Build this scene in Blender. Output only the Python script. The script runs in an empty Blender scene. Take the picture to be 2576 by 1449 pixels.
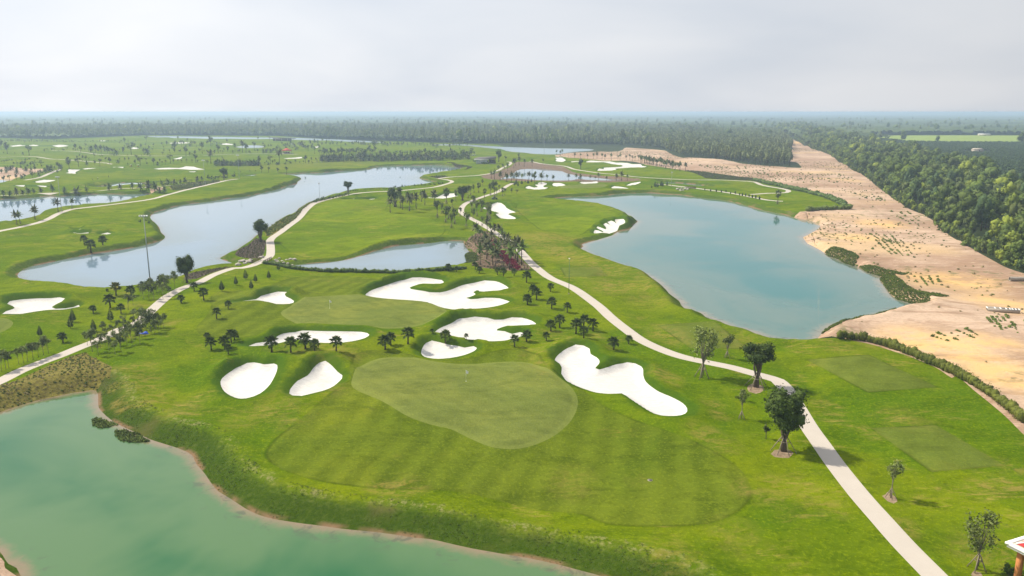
import bpy, bmesh, math, random
import numpy as np
from mathutils import Vector, Matrix
from mathutils.geometry import delaunay_2d_cdt

R = math.radians
scene = bpy.context.scene
C = scene.collection
rng = random.Random(7)
nrng = np.random.RandomState(7)

# ------------------------------------------------------------------ camera
CAM_H = 48.0
PITCH = R(12.55)
FOC = 1990.0          # focal length in units of the survey grid below (2576 wide)
GW, GH = 2576.0, 1449.0
cam_data = bpy.data.cameras.new('drone_camera')
cam_data.sensor_width = 36
cam_data.lens = 36 * FOC / GW
cam_data.clip_start = 1
cam_data.clip_end = 60000
cam = bpy.data.objects.new('drone_camera', cam_data)
C.objects.link(cam)
cam.location = (0, 0, CAM_H)
cam.rotation_euler = (R(90) - PITCH, 0, 0)
scene.camera = cam

# ------------------------------------------------------------------ sky, sun, exposure
SUN_EL, SUN_AZ = R(46), math.atan2(0.42, -1.0)      # sun stands to the west, a little beyond
world = bpy.data.worlds.new('World')
scene.world = world
world.use_nodes = True
wn = world.node_tree.nodes; wl = world.node_tree.links
for n in list(wn): wn.remove(n)
w_out = wn.new('ShaderNodeOutputWorld')
w_bg = wn.new('ShaderNodeBackground')
w_bg.inputs['Strength'].default_value = 0.086
w_sky = wn.new('ShaderNodeTexSky')
w_sky.sky_type = 'NISHITA'; w_sky.sun_disc = False
w_sky.sun_elevation = SUN_EL
w_sky.sun_rotation = math.pi / 2 - SUN_AZ
w_sky.air_density = 1.0; w_sky.dust_density = 3.0; w_sky.ozone_density = 1.0
w_geo = wn.new('ShaderNodeTexCoord')
w_sep = wn.new('ShaderNodeSeparateXYZ'); wl.new(w_geo.outputs['Generated'], w_sep.inputs[0])
def wmath(op, a, b=None, clamp=False):
    m = wn.new('ShaderNodeMath'); m.operation = op; m.use_clamp = clamp
    for i, v in enumerate((a, b)):
        if v is None: continue
        if isinstance(v, (int, float)): m.inputs[i].default_value = v
        else: wl.new(v, m.inputs[i])
    return m.outputs[0]
w_h = wmath('ADD', wmath('ABSOLUTE', w_sep.outputs[2]), 0.24)
w_cx = wmath('DIVIDE', w_sep.outputs[0], w_h); w_cy = wmath('DIVIDE', w_sep.outputs[1], w_h)
w_comb = wn.new('ShaderNodeCombineXYZ'); wl.new(w_cx, w_comb.inputs[0]); wl.new(w_cy, w_comb.inputs[1])
w_no = wn.new('ShaderNodeTexNoise'); w_no.inputs['Scale'].default_value = 0.9
w_no.inputs['Detail'].default_value = 5; w_no.inputs['Roughness'].default_value = 0.42; w_no.inputs['Distortion'].default_value = 0.3
wl.new(w_comb.outputs[0], w_no.inputs['Vector'])
w_ramp = wn.new('ShaderNodeValToRGB')
w_ramp.color_ramp.elements[0].position = 0.36; w_ramp.color_ramp.elements[0].color = (7.6, 8.15, 9.0, 1)
w_ramp.color_ramp.elements[1].position = 0.66; w_ramp.color_ramp.elements[1].color = (9.4, 9.6, 10.0, 1)
wl.new(w_no.outputs[0], w_ramp.inputs[0])
w_mix = wn.new('ShaderNodeMix'); w_mix.data_type = 'RGBA'
w_mix.inputs[0].default_value = 0.90
wl.new(w_sky.outputs[0], w_mix.inputs[6]); wl.new(w_ramp.outputs[0], w_mix.inputs[7])
# thin overcast is brighter on the side of the sun
w_dot = wn.new('ShaderNodeVectorMath'); w_dot.operation = 'DOT_PRODUCT'
w_dot.inputs[1].default_value = (math.cos(SUN_AZ), math.sin(SUN_AZ), 0.25)
wl.new(w_geo.outputs['Generated'], w_dot.inputs[0])
w_gain = wmath('ADD', wmath('MULTIPLY', w_dot.outputs['Value'], 0.30), 0.87)
w_vm = wn.new('ShaderNodeVectorMath'); w_vm.operation = 'SCALE'
wl.new(w_mix.outputs[2], w_vm.inputs[0]); wl.new(w_gain, w_vm.inputs['Scale'])
wl.new(w_vm.outputs[0], w_bg.inputs['Color']); wl.new(w_bg.outputs[0], w_out.inputs['Surface'])

sun_data = bpy.data.lights.new('sun', 'SUN')
sun_data.energy = 5.0; sun_data.angle = R(1.5); sun_data.color = (1.0, 0.92, 0.77)
sun = bpy.data.objects.new('sun', sun_data); C.objects.link(sun)
sun.location = (-300, 200, 300)
sd = Vector((math.cos(SUN_AZ) * math.cos(SUN_EL), math.sin(SUN_AZ) * math.cos(SUN_EL), math.sin(SUN_EL)))
sun.rotation_euler = sd.to_track_quat('Z', 'Y').to_euler()

scene.view_settings.view_transform = 'Standard'
scene.view_settings.look = 'None'
scene.view_settings.exposure = 0.20
scene.view_settings.gamma = 1.0
scene.view_settings.use_curve_mapping = False
scene.cycles.use_denoising = True
scene.cycles.max_bounces = 5
scene.cycles.volume_bounces = 1
scene.cycles.transparent_max_bounces = 8

# ------------------------------------------------------------------ small helpers
def tag(o, label=None, cat=None, group=None, kind=None):
    if label: o['label'] = label
    if cat: o['category'] = cat
    if group: o['group'] = group
    if kind: o['kind'] = kind
    return o

def at(px, py, z=0.0):
    """survey grid point -> place on the ground (the grid was read off the drone picture)"""
    x = (px - GW / 2) / FOC; y = -(py - GH / 2) / FOC
    dx = x
    dy = math.cos(PITCH) + y * math.sin(PITCH)
    dz = -math.sin(PITCH) + y * math.cos(PITCH)
    dz = min(dz, -0.0012)
    t = (CAM_H - z) / -dz
    return (t * dx, t * dy)

def a0(x, y): return (x / 4, 251.6 + y / 4)
def a1(x, y): return (644 + x / 4, 251.6 + y / 4)
def a2(x, y): return (1288 + x / 4, 251.6 + y / 4)
def a3(x, y): return (1932 + x / 4, 251.6 + y / 4)
def b0(x, y): return (x / 4, 603.8 + y / 4)
def b1(x, y): return (644 + x / 4, 603.8 + y / 4)
def b2(x, y): return (1288 + x / 4, 603.8 + y / 4)
def b3(x, y): return (1932 + x / 4, 603.8 + y / 4)
def c0(x, y): return (x * .3491, 943.4 + y * .3491)
def c1(x, y): return (644 + x * .3491, 943.4 + y * .3491)
def c2(x, y): return (1288 + x * .3491, 943.4 + y * .3491)
def c3(x, y): return (1932 + x * .3491, 943.4 + y * .3491)
def g(x, y): return (x, y)
K = 2576 / 4096
def z1(x, y): return ((1840 + x / 6.44) * K, (560 + y / 6.44) * K)
def z2(x, y): return ((1840 + x / 4.2625) * K, (760 + y / 4.2625) * K)
def z3(x, y): return ((900 + x / 4.293) * K, (920 + y / 4.293) * K)
def z5(x, y): return ((2700 + x / 2.3367) * K, (1280 + y / 2.3367) * K)
def z7(x, y): return ((1600 + x / 4.2625) * K, (640 + y / 4.2625) * K)
def z8(x, y): return ((x / 3.6229) * K, (1100 + y / 3.6229) * K)
def y0(x, y): return ((x / 4.025) * K, (500 + y / 4.025) * K)
def y1(x, y): return ((640 + x / 4.025) * K, (500 + y / 4.025) * K)
def y2(x, y): return ((1280 + x / 4.025) * K, (500 + y / 4.025) * K)

def T(*parts):
    """T(f,'x,y x,y ...', f2, '...') -> list of survey points"""
    out = []
    for f, s in zip(parts[::2], parts[1::2]):
        for tok in s.split():
            a, b = tok.split(',')
            out.append(f(float(a), float(b)))
    return out

def ground(pts, z=0.0): return [at(x, y, z) for x, y in pts]

# ------------------------------------------------------------------ materials
MATS = {}
class NT:
    def __init__(s, name, rough=0.9, spec=0.25):
        m = bpy.data.materials.new(name); m.use_nodes = True
        s.m = m; s.n = m.node_tree.nodes; s.l = m.node_tree.links
        s.b = s.n['Principled BSDF']
        s.b.inputs['Roughness'].default_value = rough
        s.b.inputs['Specular IOR Level'].default_value = spec
        s._pos = None
        MATS[name] = m
    def pos(s):
        if s._pos is None: s._pos = s.n.new('ShaderNodeNewGeometry').outputs['Position']
        return s._pos
    def noise(s, scale, detail=3, rough=0.55, dist=0.0, vec=None, squash=None):
        v = vec or s.pos()
        if squash:
            mp = s.n.new('ShaderNodeMapping'); mp.inputs['Scale'].default_value = squash[0]; mp.inputs['Rotation'].default_value = (0, 0, squash[1])
            s.l.new(v, mp.inputs[0]); v = mp.outputs[0]
        t = s.n.new('ShaderNodeTexNoise'); t.inputs['Scale'].default_value = scale
        t.inputs['Detail'].default_value = detail; t.inputs['Roughness'].default_value = rough; t.inputs['Distortion'].default_value = dist
        s.l.new(v, t.inputs['Vector']); return t.outputs[0]
    def attr(s, name):
        a = s.n.new('ShaderNodeAttribute'); a.attribute_name = name; return a.outputs['Fac']
    def rng(s, v, a, b, c=0.0, d=1.0, smooth=True):
        m = s.n.new('ShaderNodeMapRange'); m.interpolation_type = 'SMOOTHSTEP' if smooth else 'LINEAR'
        s.l.new(v, m.inputs[0])
        for i, x in zip((1, 2, 3, 4), (a, b, c, d)): m.inputs[i].default_value = x
        return m.outputs[0]
    def math(s, op, a, b=None, c=None):
        m = s.n.new('ShaderNodeMath'); m.operation = op
        for i, v in enumerate((a, b, c)):
            if v is None: continue
            if isinstance(v, (int, float)): m.inputs[i].default_value = v
            else: s.l.new(v, m.inputs[i])
        return m.outputs[0]
    def mix(s, f, a, b, mode='MIX'):
        m = s.n.new('ShaderNodeMix'); m.data_type = 'RGBA'; m.blend_type = mode
        for i, v in ((0, f), (6, a), (7, b)):
            if isinstance(v, (int, float)): m.inputs[i].default_value = v
            elif isinstance(v, tuple): m.inputs[i].default_value = (*v[:3], 1)
            else: s.l.new(v, m.inputs[i])
        return m.outputs[2]
    def ramp(s, f, *stops):
        r = s.n.new('ShaderNodeValToRGB'); e = r.color_ramp.elements
        while len(e) < len(stops): e.new(0.5)
        for x, (p, c) in zip(e, stops): x.position = p; x.color = (*c, 1)
        s.l.new(f, r.inputs[0]); return r.outputs[0]
    def col(s, v):
        if isinstance(v, tuple): s.b.inputs['Base Color'].default_value = (*v, 1)
        else: s.l.new(v, s.b.inputs['Base Color'])
        return s
    def bump(s, h, strength=0.4, dist=0.1):
        b = s.n.new('ShaderNodeBump'); b.inputs['Strength'].default_value = strength; b.inputs['Distance'].default_value = dist
        s.l.new(h, b.inputs['Height']); s.l.new(b.outputs[0], s.b.inputs['Normal']); return s

def stripes(t, angle, width, warp=1.0):
    """mowing bands, softly warped"""
    mp = t.n.new('ShaderNodeMapping'); mp.inputs['Rotation'].default_value = (0, 0, angle)
    t.l.new(t.pos(), mp.inputs[0])
    sx = t.n.new('ShaderNodeSeparateXYZ'); t.l.new(mp.outputs[0], sx.inputs[0])
    w = t.math('ADD', sx.outputs[0], t.math('MULTIPLY', t.noise(0.02, 2), 18 * warp))
    s = t.math('SINE', t.math('MULTIPLY', w, math.pi / width))
    return t.rng(s, -1.0, 1.0)

def grass(name, lush, mid, dry, dryness=0.5, stripe=None, bank=True, fine=1.0, collar=True):
    t = NT(name, 1.0, 0.0)
    big = t.noise(0.014, 5, 0.65, 0.6)
    med = t.noise(0.10, 5, 0.68, 0.9, squash=((1, 1.5, 1), R(25)))
    streak = t.noise(0.42, 5, 0.7, 0.6, squash=((0.30, 1.7, 1), R(-24)))
    c = t.mix(t.rng(big, 0.40, 0.60), lush, mid)
    lime = (mid[0] * 1.25, mid[1] * 1.16, mid[2])
    c = t.mix(t.math('MULTIPLY', t.rng(t.noise(0.032, 4, 0.65, 0.9), 0.50, 0.66), 0.8), c, lime)
    c = t.mix(t.math('MULTIPLY', t.rng(med, 0.44, 0.68), 0.6), c, tuple(m * 0.66 for m in lush))
    c = t.mix(t.math('MULTIPLY', t.rng(streak, 0.50, 0.72), 0.40), c, tuple(m * 1.3 for m in mid))
    d = t.math('MULTIPLY', t.rng(t.noise(0.6, 5, 0.75, 0.8, squash=((0.4, 1.5, 1), R(-15))), 0.48, 0.66), t.rng(t.noise(0.05, 4, 0.65, 0.5), 0.66 - 0.18 * dryness, 0.76 - 0.18 * dryness))
    c = t.mix(t.math('MULTIPLY', d, 0.8), c, dry)
    if stripe:
        s = stripes(t, stripe[0], stripe[1], 0.5)
        s = t.math('MULTIPLY', s, t.rng(t.noise(0.04, 3), 0.35, 0.6, 0.45, 1.0))
        c = t.mix(t.math('MULTIPLY', s, stripe[2]), c, tuple(x * 0.62 for x in lush))
    f1 = t.noise(2.2, 4, 0.75); f2 = t.noise(0.75, 5, 0.75, 0.6)
    c = t.mix(t.math('MULTIPLY', t.rng(f2, 0.50, 0.66), 0.42 * fine), c, tuple(x * 0.50 for x in lush))
    c = t.mix(t.math('MULTIPLY', t.rng(f1, 0.50, 0.66), 0.40 * fine), c, tuple(x * 1.5 for x in lime))
    if collar:
        bd = t.attr('bunker_distance')
        bdn = t.math('ADD', bd, t.math('MULTIPLY', t.noise(0.16, 3), 4.2))
        c = t.mix(t.math('MULTIPLY', t.rng(bdn, 3.0, 4.4, 1, 0), 0.72), c, (0.040, 0.090, 0.006))
    if bank:
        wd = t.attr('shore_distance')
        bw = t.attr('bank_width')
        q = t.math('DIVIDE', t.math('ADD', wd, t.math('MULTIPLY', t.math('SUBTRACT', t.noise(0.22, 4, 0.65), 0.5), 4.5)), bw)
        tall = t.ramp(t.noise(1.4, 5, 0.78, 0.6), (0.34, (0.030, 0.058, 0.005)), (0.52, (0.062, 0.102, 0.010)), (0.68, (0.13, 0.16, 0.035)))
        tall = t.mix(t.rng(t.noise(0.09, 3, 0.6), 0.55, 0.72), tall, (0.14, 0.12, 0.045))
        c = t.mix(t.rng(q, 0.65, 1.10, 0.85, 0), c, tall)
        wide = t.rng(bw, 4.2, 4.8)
        face_shade = t.math('MULTIPLY', wide, t.rng(wd, 2.6, 4.4, 1, 0))
        c = t.mix(t.math('MULTIPLY', face_shade, 0.5), c, (0.022, 0.048, 0.004))  # shade on the bank slope turned from the sun, mixed into the grass colour
        qc = t.math('ADD', wd, t.math('MULTIPLY', t.math('SUBTRACT', t.noise(0.12, 3), 0.5), 2.4))
        crest = t.math('MULTIPLY', t.rng(qc, 3.9, 4.7), t.rng(qc, 5.2, 6.4, 1, 0))
        crest = t.math('MULTIPLY', t.math('MULTIPLY', crest, wide), t.math('MULTIPLY', t.rng(t.noise(1.1, 5, 0.8), 0.46, 0.62), t.rng(t.noise(0.11, 4, 0.7), 0.44, 0.60)))
        c = t.mix(t.math('MULTIPLY', crest, 0.75), c, (0.26, 0.235, 0.11))
        c = t.mix(t.math('MULTIPLY', t.rng(wd, 0.15, 0.9, 1, 0), t.rng(t.noise(0.12, 3), 0.45, 0.56)), c, (0.20, 0.13, 0.07))
    # worn, dried out places and the thin dark line where two cutting heights meet
    wear = t.math('MULTIPLY', t.attr('wear'), t.rng(t.noise(0.5, 5, 0.75, 0.8, squash=((0.8, 1.2, 1), R(-28))), 0.40, 0.62))
    c = t.mix(t.math('MULTIPLY', wear, 0.75), c, (0.27, 0.205, 0.055))
    cut = t.math('MULTIPLY', t.rng(t.attr('cut_distance'), 0.05, 0.5, 1, 0), t.rng(t.noise(0.06, 3), 0.40, 0.60, 0.05, 0.55))
    if name != 'green_grass': c = t.mix(cut, c, tuple(x * 0.45 for x in lush))
    if name == 'green_grass':
        c = t.mix(t.math('MULTIPLY', t.rng(t.attr('green_distance'), 0.7, 1.3, 1, 0), 0.40), c, (0.18, 0.215, 0.045))
    t.col(c)
    t.bump(t.math('ADD', f1, t.math('MULTIPLY', f2, 1.5)), 0.7, 0.18)
    return t.m

# sRGB-ish real surface colours
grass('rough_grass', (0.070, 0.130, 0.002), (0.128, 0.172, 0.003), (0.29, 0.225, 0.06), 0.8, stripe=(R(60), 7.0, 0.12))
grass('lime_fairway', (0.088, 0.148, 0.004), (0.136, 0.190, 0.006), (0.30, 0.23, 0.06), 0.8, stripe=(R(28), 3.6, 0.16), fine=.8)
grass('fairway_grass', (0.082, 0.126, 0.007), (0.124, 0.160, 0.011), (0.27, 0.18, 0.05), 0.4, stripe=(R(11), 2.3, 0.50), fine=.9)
grass('green_grass', (0.125, 0.160, 0.032), (0.155, 0.182, 0.040), (0.17, 0.16, 0.06), 0.05, stripe=(R(-40), 1.6, 0.16), bank=False, fine=.45, collar=False)
grass('collar_grass', (0.15, 0.20, 0.035), (0.18, 0.22, 0.045), (0.17, 0.17, 0.06), 0.0, bank=False, fine=.5)
grass('tee_grass', (0.105, 0.142, 0.018), (0.128, 0.160, 0.024), (0.2, 0.17, 0.05), 0.15, stripe=(R(30), 2.4, 0.22), bank=False, fine=.6)

t = NT('bunker_sand', 0.95, 0.1)
rk = t.noise(1.6, 3, 0.6, 1.2, squash=((0.5, 3, 1), R(12)))
c = t.mix(t.rng(rk, 0.35, 0.7), (0.64, 0.62, 0.59), (0.52, 0.495, 0.465))
c = t.mix(t.math('MULTIPLY', t.rng(t.noise(0.13, 4, 0.65, 0.7), 0.60, 0.78), 0.6), c, (0.62, 0.51, 0.40))
t.col(c); t.bump(rk, 0.35, 0.08)

t = NT('path_concrete', 0.85, 0.2)
c = t.mix(t.noise(0.25, 4, 0.6), (0.42, 0.375, 0.325), (0.52, 0.465, 0.405))
c = t.mix(t.math('MULTIPLY', t.rng(t.noise(2.5, 4, 0.7), 0.5, 0.8), 0.35), c, (0.42, 0.36, 0.30))
t.col(c)

t = NT('bare_sand_soil', 0.95, 0.1)
n1 = t.noise(0.016, 4, 0.6, 0.5); n2 = t.noise(0.09, 5, 0.65, 1.0, squash=((0.5, 1.6, 1), R(-30))); n3 = t.noise(1.1, 4, 0.7)
c = t.mix(t.rng(n1, 0.40, 0.60), (0.33, 0.21, 0.14), (0.54, 0.39, 0.28))
c = t.mix(t.math('MULTIPLY', t.rng(n2, 0.47, 0.64), 0.8), c, (0.30, 0.185, 0.115))
c = t.mix(t.math('MULTIPLY', t.rng(t.noise(0.035, 5, 0.7, 1.2), 0.52, 0.66), 0.6), c, (0.28, 0.185, 0.125))
c = t.mix(t.math('MULTIPLY', t.rng(t.noise(0.4, 5, 0.75, 1.0, squash=((0.4, 1.4, 1), R(-35))), 0.5, 0.64), 0.5), c, (0.60, 0.44, 0.32))
c = t.mix(t.math('MULTIPLY', t.rng(t.noise(0.011, 3), 0.54, 0.66), 0.7), c, (0.58, 0.40, 0.21))
c = t.mix(t.math('MULTIPLY', t.rng(n3, 0.45, 0.72), 0.45), c, (0.25, 0.18, 0.12))
c = t.mix(t.math('MULTIPLY', t.attr('ochre'), t.rng(t.noise(0.12, 4, 0.7), 0.34, 0.6, 0.25, 0.9)), c, (0.66, 0.42, 0.17))
c = t.mix(t.math('MULTIPLY', t.math('MULTIPLY', t.rng(t.noise(0.25, 4, 0.7), 0.52, 0.62), t.rng(t.noise(0.02, 3), 0.50, 0.62)), 0.75), c, (0.13, 0.13, 0.045))
t.col(c); t.bump(t.math('ADD', n3, t.math('MULTIPLY', n2, 2)), 0.6, 0.3)

def bedmat(name, a, b, c3_, sc=1.2):
    t = NT(name, 0.95, 0.1)
    n = t.noise(sc, 5, 0.75, 0.6)
    c = t.ramp(n, (0.34, a), (0.52, b), (0.70, c3_))
    c = t.mix(t.math('MULTIPLY', t.rng(t.noise(0.08, 3), 0.5, 0.7), 0.5), c, tuple(x * 1.3 for x in b))
    t.col(c); t.bump(n, 0.8, 0.3); return t.m
bedmat('mulch_soil', (0.07, 0.045, 0.03), (0.17, 0.115, 0.075), (0.30, 0.22, 0.15))
bedmat('heather_bed', (0.035, 0.026, 0.022), (0.085, 0.060, 0.045), (0.15, 0.11, 0.085), 2.0)
bedmat('dark_weed_bed', (0.018, 0.014, 0.012), (0.045, 0.032, 0.026), (0.09, 0.065, 0.045), 1.0)
bedmat('red_leaf_bed', (0.045, 0.004, 0.010), (0.16, 0.012, 0.030), (0.33, 0.06, 0.08), 1.6)
bedmat('wild_weeds', (0.07, 0.055, 0.015), (0.15, 0.13, 0.025), (0.26, 0.22, 0.045), 1.2)
bedmat('basin_soil', (0.18, 0.125, 0.08), (0.30, 0.22, 0.145), (0.40, 0.31, 0.22), 1.5)
bedmat('reed_bed', (0.012, 0.022, 0.005), (0.035, 0.055, 0.012), (0.075, 0.095, 0.022), 0.8)
bedmat('yellow_scrub', (0.09, 0.075, 0.015), (0.19, 0.165, 0.03), (0.30, 0.26, 0.05), 0.8)
bedmat('forest_floor', (0.012, 0.020, 0.006), (0.030, 0.045, 0.012), (0.06, 0.075, 0.025), 0.3)
bedmat('burnt_patch', (0.06, 0.055, 0.06), (0.12, 0.105, 0.11), (0.2, 0.17, 0.15), 0.5)
bedmat('crop_field', (0.16, 0.22, 0.03), (0.22, 0.29, 0.05), (0.28, 0.33, 0.08), 0.05)

def watermat(name, shore, shallow, deep, d1, d2, rough=0.05, big=0.5):
    t = NT(name, rough, 0.5)
    t.b.inputs['IOR'].default_value = 1.33
    dp = t.math('ADD', t.attr('depth'), t.math('MULTIPLY', t.math('SUBTRACT', t.noise(0.022, 4, 0.6, 0.9), 0.5), d2 * 2.6 * big))
    dpn = t.math('ADD', t.attr('depth'), t.math('MULTIPLY', t.math('SUBTRACT', t.noise(0.35, 4, 0.7, 0.8), 0.5), d1 * 1.3))
    c = t.mix(t.rng(dp, d1, d2), shallow, deep)
    c = t.mix(t.rng(dpn, -0.3, d1, 1, 0), c, shore)
    murk = t.noise(0.30, 4, 0.7, 0.8)
    c = t.mix(t.math('MULTIPLY', t.math('MULTIPLY', t.rng(murk, 0.54, 0.66), t.rng(dpn, 0.5, d1 * 2.2, 1, 0)), 0.6), c, (0.07, 0.075, 0.05))
    t.col(c)
    w = t.noise(1.3, 3, 0.6, squash=((0.6, 1.6, 1), 0)); calm = t.rng(t.noise(0.03, 3, squash=((0.5, 1.6, 1), 0)), 0.42, 0.62, 0.15, 1.0)
    t.bump(t.math('MULTIPLY', w, calm), 0.06, 0.06)
    return t.m
watermat('green_pond_water', (0.22, 0.165, 0.10), (0.080, 0.160, 0.062), (0.003, 0.095, 0.028), 2.2, 18, big=0.8)
watermat('teal_lake_water', (0.24, 0.21, 0.15), (0.095, 0.165, 0.138), (0.010, 0.130, 0.124), 3.5, 34, big=0.8)
watermat('pale_water', (0.14, 0.15, 0.13), (0.155, 0.21, 0.235), (0.165, 0.24, 0.31), 2.5, 20)
watermat('rippled_water', (0.15, 0.16, 0.14), (0.20, 0.26, 0.29), (0.24, 0.31, 0.37), 2.5, 20, rough=0.32)
# ------------------------------------------------------------------ layout of the place (survey points)
ZW = -1.3     # level of every pond
def refine(poly, closed=True):
    """densify so that long straight edges curve gently (Catmull-Rom) in world space"""
    P = [Vector(p) for p in poly]; n = len(P); out = []
    rngi = range(n) if closed else range(n - 1)
    for i in rngi:
        p1 = P[i]; p2 = P[(i + 1) % n]
        p0 = P[(i - 1) % n] if closed or i > 0 else p1
        p3 = P[(i + 2) % n] if closed or i + 2 < n else p2
        L = (p2 - p1).length
        D = max(60, p1.length)
        k = max(1, min(14, int(L / (D * 0.010) + 0.5)))
        # limit overshoot: centripetal-like scaling of tangents
        m1 = (p2 - p0) * 0.5; m2 = (p3 - p1) * 0.5
        for m in (m1, m2):
            if m.length > L: m *= L / max(m.length, 1e-6)
        for j in range(k):
            t = j / k; t2 = t * t; t3 = t2 * t
            q = p1 * (2*t3 - 3*t2 + 1) + m1 * (t3 - 2*t2 + t) + p2 * (-2*t3 + 3*t2) + m2 * (t3 - t2)
            out.append((q.x, q.y))
    if not closed: out.append((P[-1].x, P[-1].y))
    return out

def ribbon(line, w):
    L = [Vector(p) for p in refine(line, False)]
    a, b = [], []
    for i, p in enumerate(L):
        d = (L[min(i + 1, len(L) - 1)] - L[max(i - 1, 0)])
        d.normalize(); n = Vector((-d.y, d.x)) * w / 2
        a.append(tuple(p + n)); b.append(tuple(p - n))
    return a + b[::-1]

WATER = [
 ('pond_water', 'green_pond_water', 5.0, T(c0, '0,270 60,245 160,215 260,185 420,150 520,128 600,118 660,108 690,112 705,140 708,200 712,235 760,290 850,355 960,405 1080,462 1180,495 1290,530 1380,575 1415,640 1475,710 1530,790 1570,835 1660,890 1750,950 1845,1000',
    c1, '120,1035 300,1065 460,1085 640,1110 850,1130 1000,1150 1130,1170 1270,1185 1400,1215 1560,1250 1700,1275',
    c2, '0,1300 150,1325 350,1370 480,1405 640,1449', g, '1700,1520 1500,1650 600,1650 150,1560 52,1449', c0, '120,1390 60,1360 20,1300 0,1275', g, '-60,1360 -250,1300 -350,1150 -120,1060')),
 ('river_water', 'pale_water', 3.2, T(b0, '180,345 180,370 210,392 260,405 400,435 550,458 700,480 900,497 1060,506 1200,503 1300,498 1420,475 1560,440 1680,410 1780,380 1840,350 1930,315 2060,280 2200,255 2350,243 2290,215 2220,190 2215,180 2260,155 2350,120 2440,60 2530,0',
    a1, '0,1365 85,1310 150,1270 260,1190 400,1130 430,1090 560,1020 640,1000 700,975 850,940 960,920 1100,905 1350,892 1640,868 1800,852 1880,842 1820,828 1700,800 1650,790 1660,770 1740,750 1820,735 1950,720 2060,700 2090,695 2030,680 1950,665 1860,655 1700,655 1500,660 1250,668 1150,690 1050,705 850,715 700,728 600,735 500,735 430,742 380,745 250,742 310,757 420,770 455,795 420,820 410,845 340,855 250,890 130,920 0,950',
    a0, '2450,975 2300,990 2180,1010 2050,1030 1900,1045 1750,1075 1650,1105 1560,1130 1515,1170 1520,1200 1560,1235 1600,1280 1620,1330 1660,1370 1650,1400', b0, '1620,5 1500,40 1350,75 1200,100 1080,120 950,135 800,165 640,195 480,230 330,260 250,290 200,320')),
 ('west_pond_water', 'pale_water', 3.5, T(g, '-160,500', a0, '0,1000 130,995 300,985 500,965 600,970 700,965 820,958 950,948 1080,945 1250,950 1440,945 1500,945 1495,970 1400,985 1300,1000 1200,1020 1050,1045 900,1065 780,1075 740,1095 620,1110 450,1145 400,1155 350,1190 240,1225 150,1250 0,1275', g, '-160,590')),
 ('strip_pond_water', 'pale_water', 2.5, T(a0, '900,878 1040,862 1130,845 1200,835 1300,830 1500,835 1700,825 1850,820 1920,820 1900,830 1700,848 1550,860 1350,880 1200,884 1050,884')),
 ('inlet_water', 'pale_water', 2.0, T(g, '-60,449 0,451', a0, '120,795 155,795 130,806 50,830 0,836', g, '-60,462')),
 ('sliver_water', 'pale_water', 1.5, T(g, '602,447 622,441 645,438.6 650,440 632,446 612,449')),
 ('centre_pond_water', 'pale_water', 3.0, T(b1, '320,265 500,240 700,225 900,200 1050,160 1200,110 1400,60 1600,42 1800,25 1900,10 2000,8 2085,10 2090,30 2120,80 2150,120 2220,130 2235,170 2230,220 2150,265 2080,280 1950,296 1700,318 1400,328 1100,322 900,312 650,294 450,281')),
 ('palm_pond_water', 'pale_water', 3.0, T(z1, '1045,1000 1200,930 1370,860 1460,790 1600,750 1830,740 2150,745 2400,770 2576,795', a2, '500,715 560,740 640,755 800,775 900,785 1080,800 1160,812 1230,817 1000,815 700,818 400,822 150,824', z1, '1380,1082 1250,1072 1050,1050')),
 ('link_pond_water', 'pale_water', 2.0, T(a2, '1420,822 1560,826 1640,833 1750,840 1900,855 1960,870 2020,890 1850,886 1700,866 1580,859 1450,833')),
 ('lake_water', 'teal_lake_water', 3.6, T(a2, '310,1003 450,985 650,972 900,965 1060,945 1250,937 1400,935 1560,948 1700,955 1830,975 1960,990 2100,1005 2200,1020 2350,1060 2450,1090 2576,1120',
    a3, '150,1150 300,1190 420,1215 500,1240 525,1270 500,1300 450,1330 400,1360 355,1380 370,1410 400,1445', b3, '450,60 540,110 600,150 700,190 800,235 900,265 1000,325 1100,350 1140,375 1130,410 1170,450 1200,500 1250,560 1330,600 1450,630 1520,665 1480,690 1430,695 1350,700 1280,712 1200,735 1100,765 1040,790 960,805 850,820 760,850 640,870 590,900 540,945 490,1000 440,1030 350,1035 280,1018 160,1020 0,985',
    b2, '2500,960 2400,925 2250,890 2100,835 1950,775 1900,735 1800,720 1740,690 1700,650 1680,610 1600,560 1540,490 1450,420 1400,380 1250,315 1060,250 920,205 860,175 780,145 720,110 695,85 720,60 700,50 740,30 850,0',
    a2, '1000,1365 1080,1320 1180,1300 1240,1240 1265,1220 1200,1200 1185,1170 1100,1130 980,1095 880,1070 700,1045 500,1020 380,1012')),
 ('far_river_water', 'rippled_water', 4.0, T(a0, '1480,363 1700,362 2000,368 2300,372 2576,376', a1, '300,378 420,380 600,388 800,395 1000,405 1250,420 1310,428 1250,436 1000,424 800,412 620,408 450,402 300,400 0,395', a0, '2200,392 1900,388 1600,380')),
 ('far_pond_water', 'rippled_water', 4.0, T(a1, '1800,447 2100,446 2300,460 2450,468 2576,474', a2, '400,486 780,492 800,510 640,522 430,548 250,546 120,530 0,522', a1, '2400,490 2250,475 2050,458 1850,456')),
 ('far_bend_water', 'rippled_water', 2.0, T(a0, '2380,470 2480,455 2576,455', a1, '80,465 60,480 0,485', a0, '2480,485 2400,480')),
]
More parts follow.
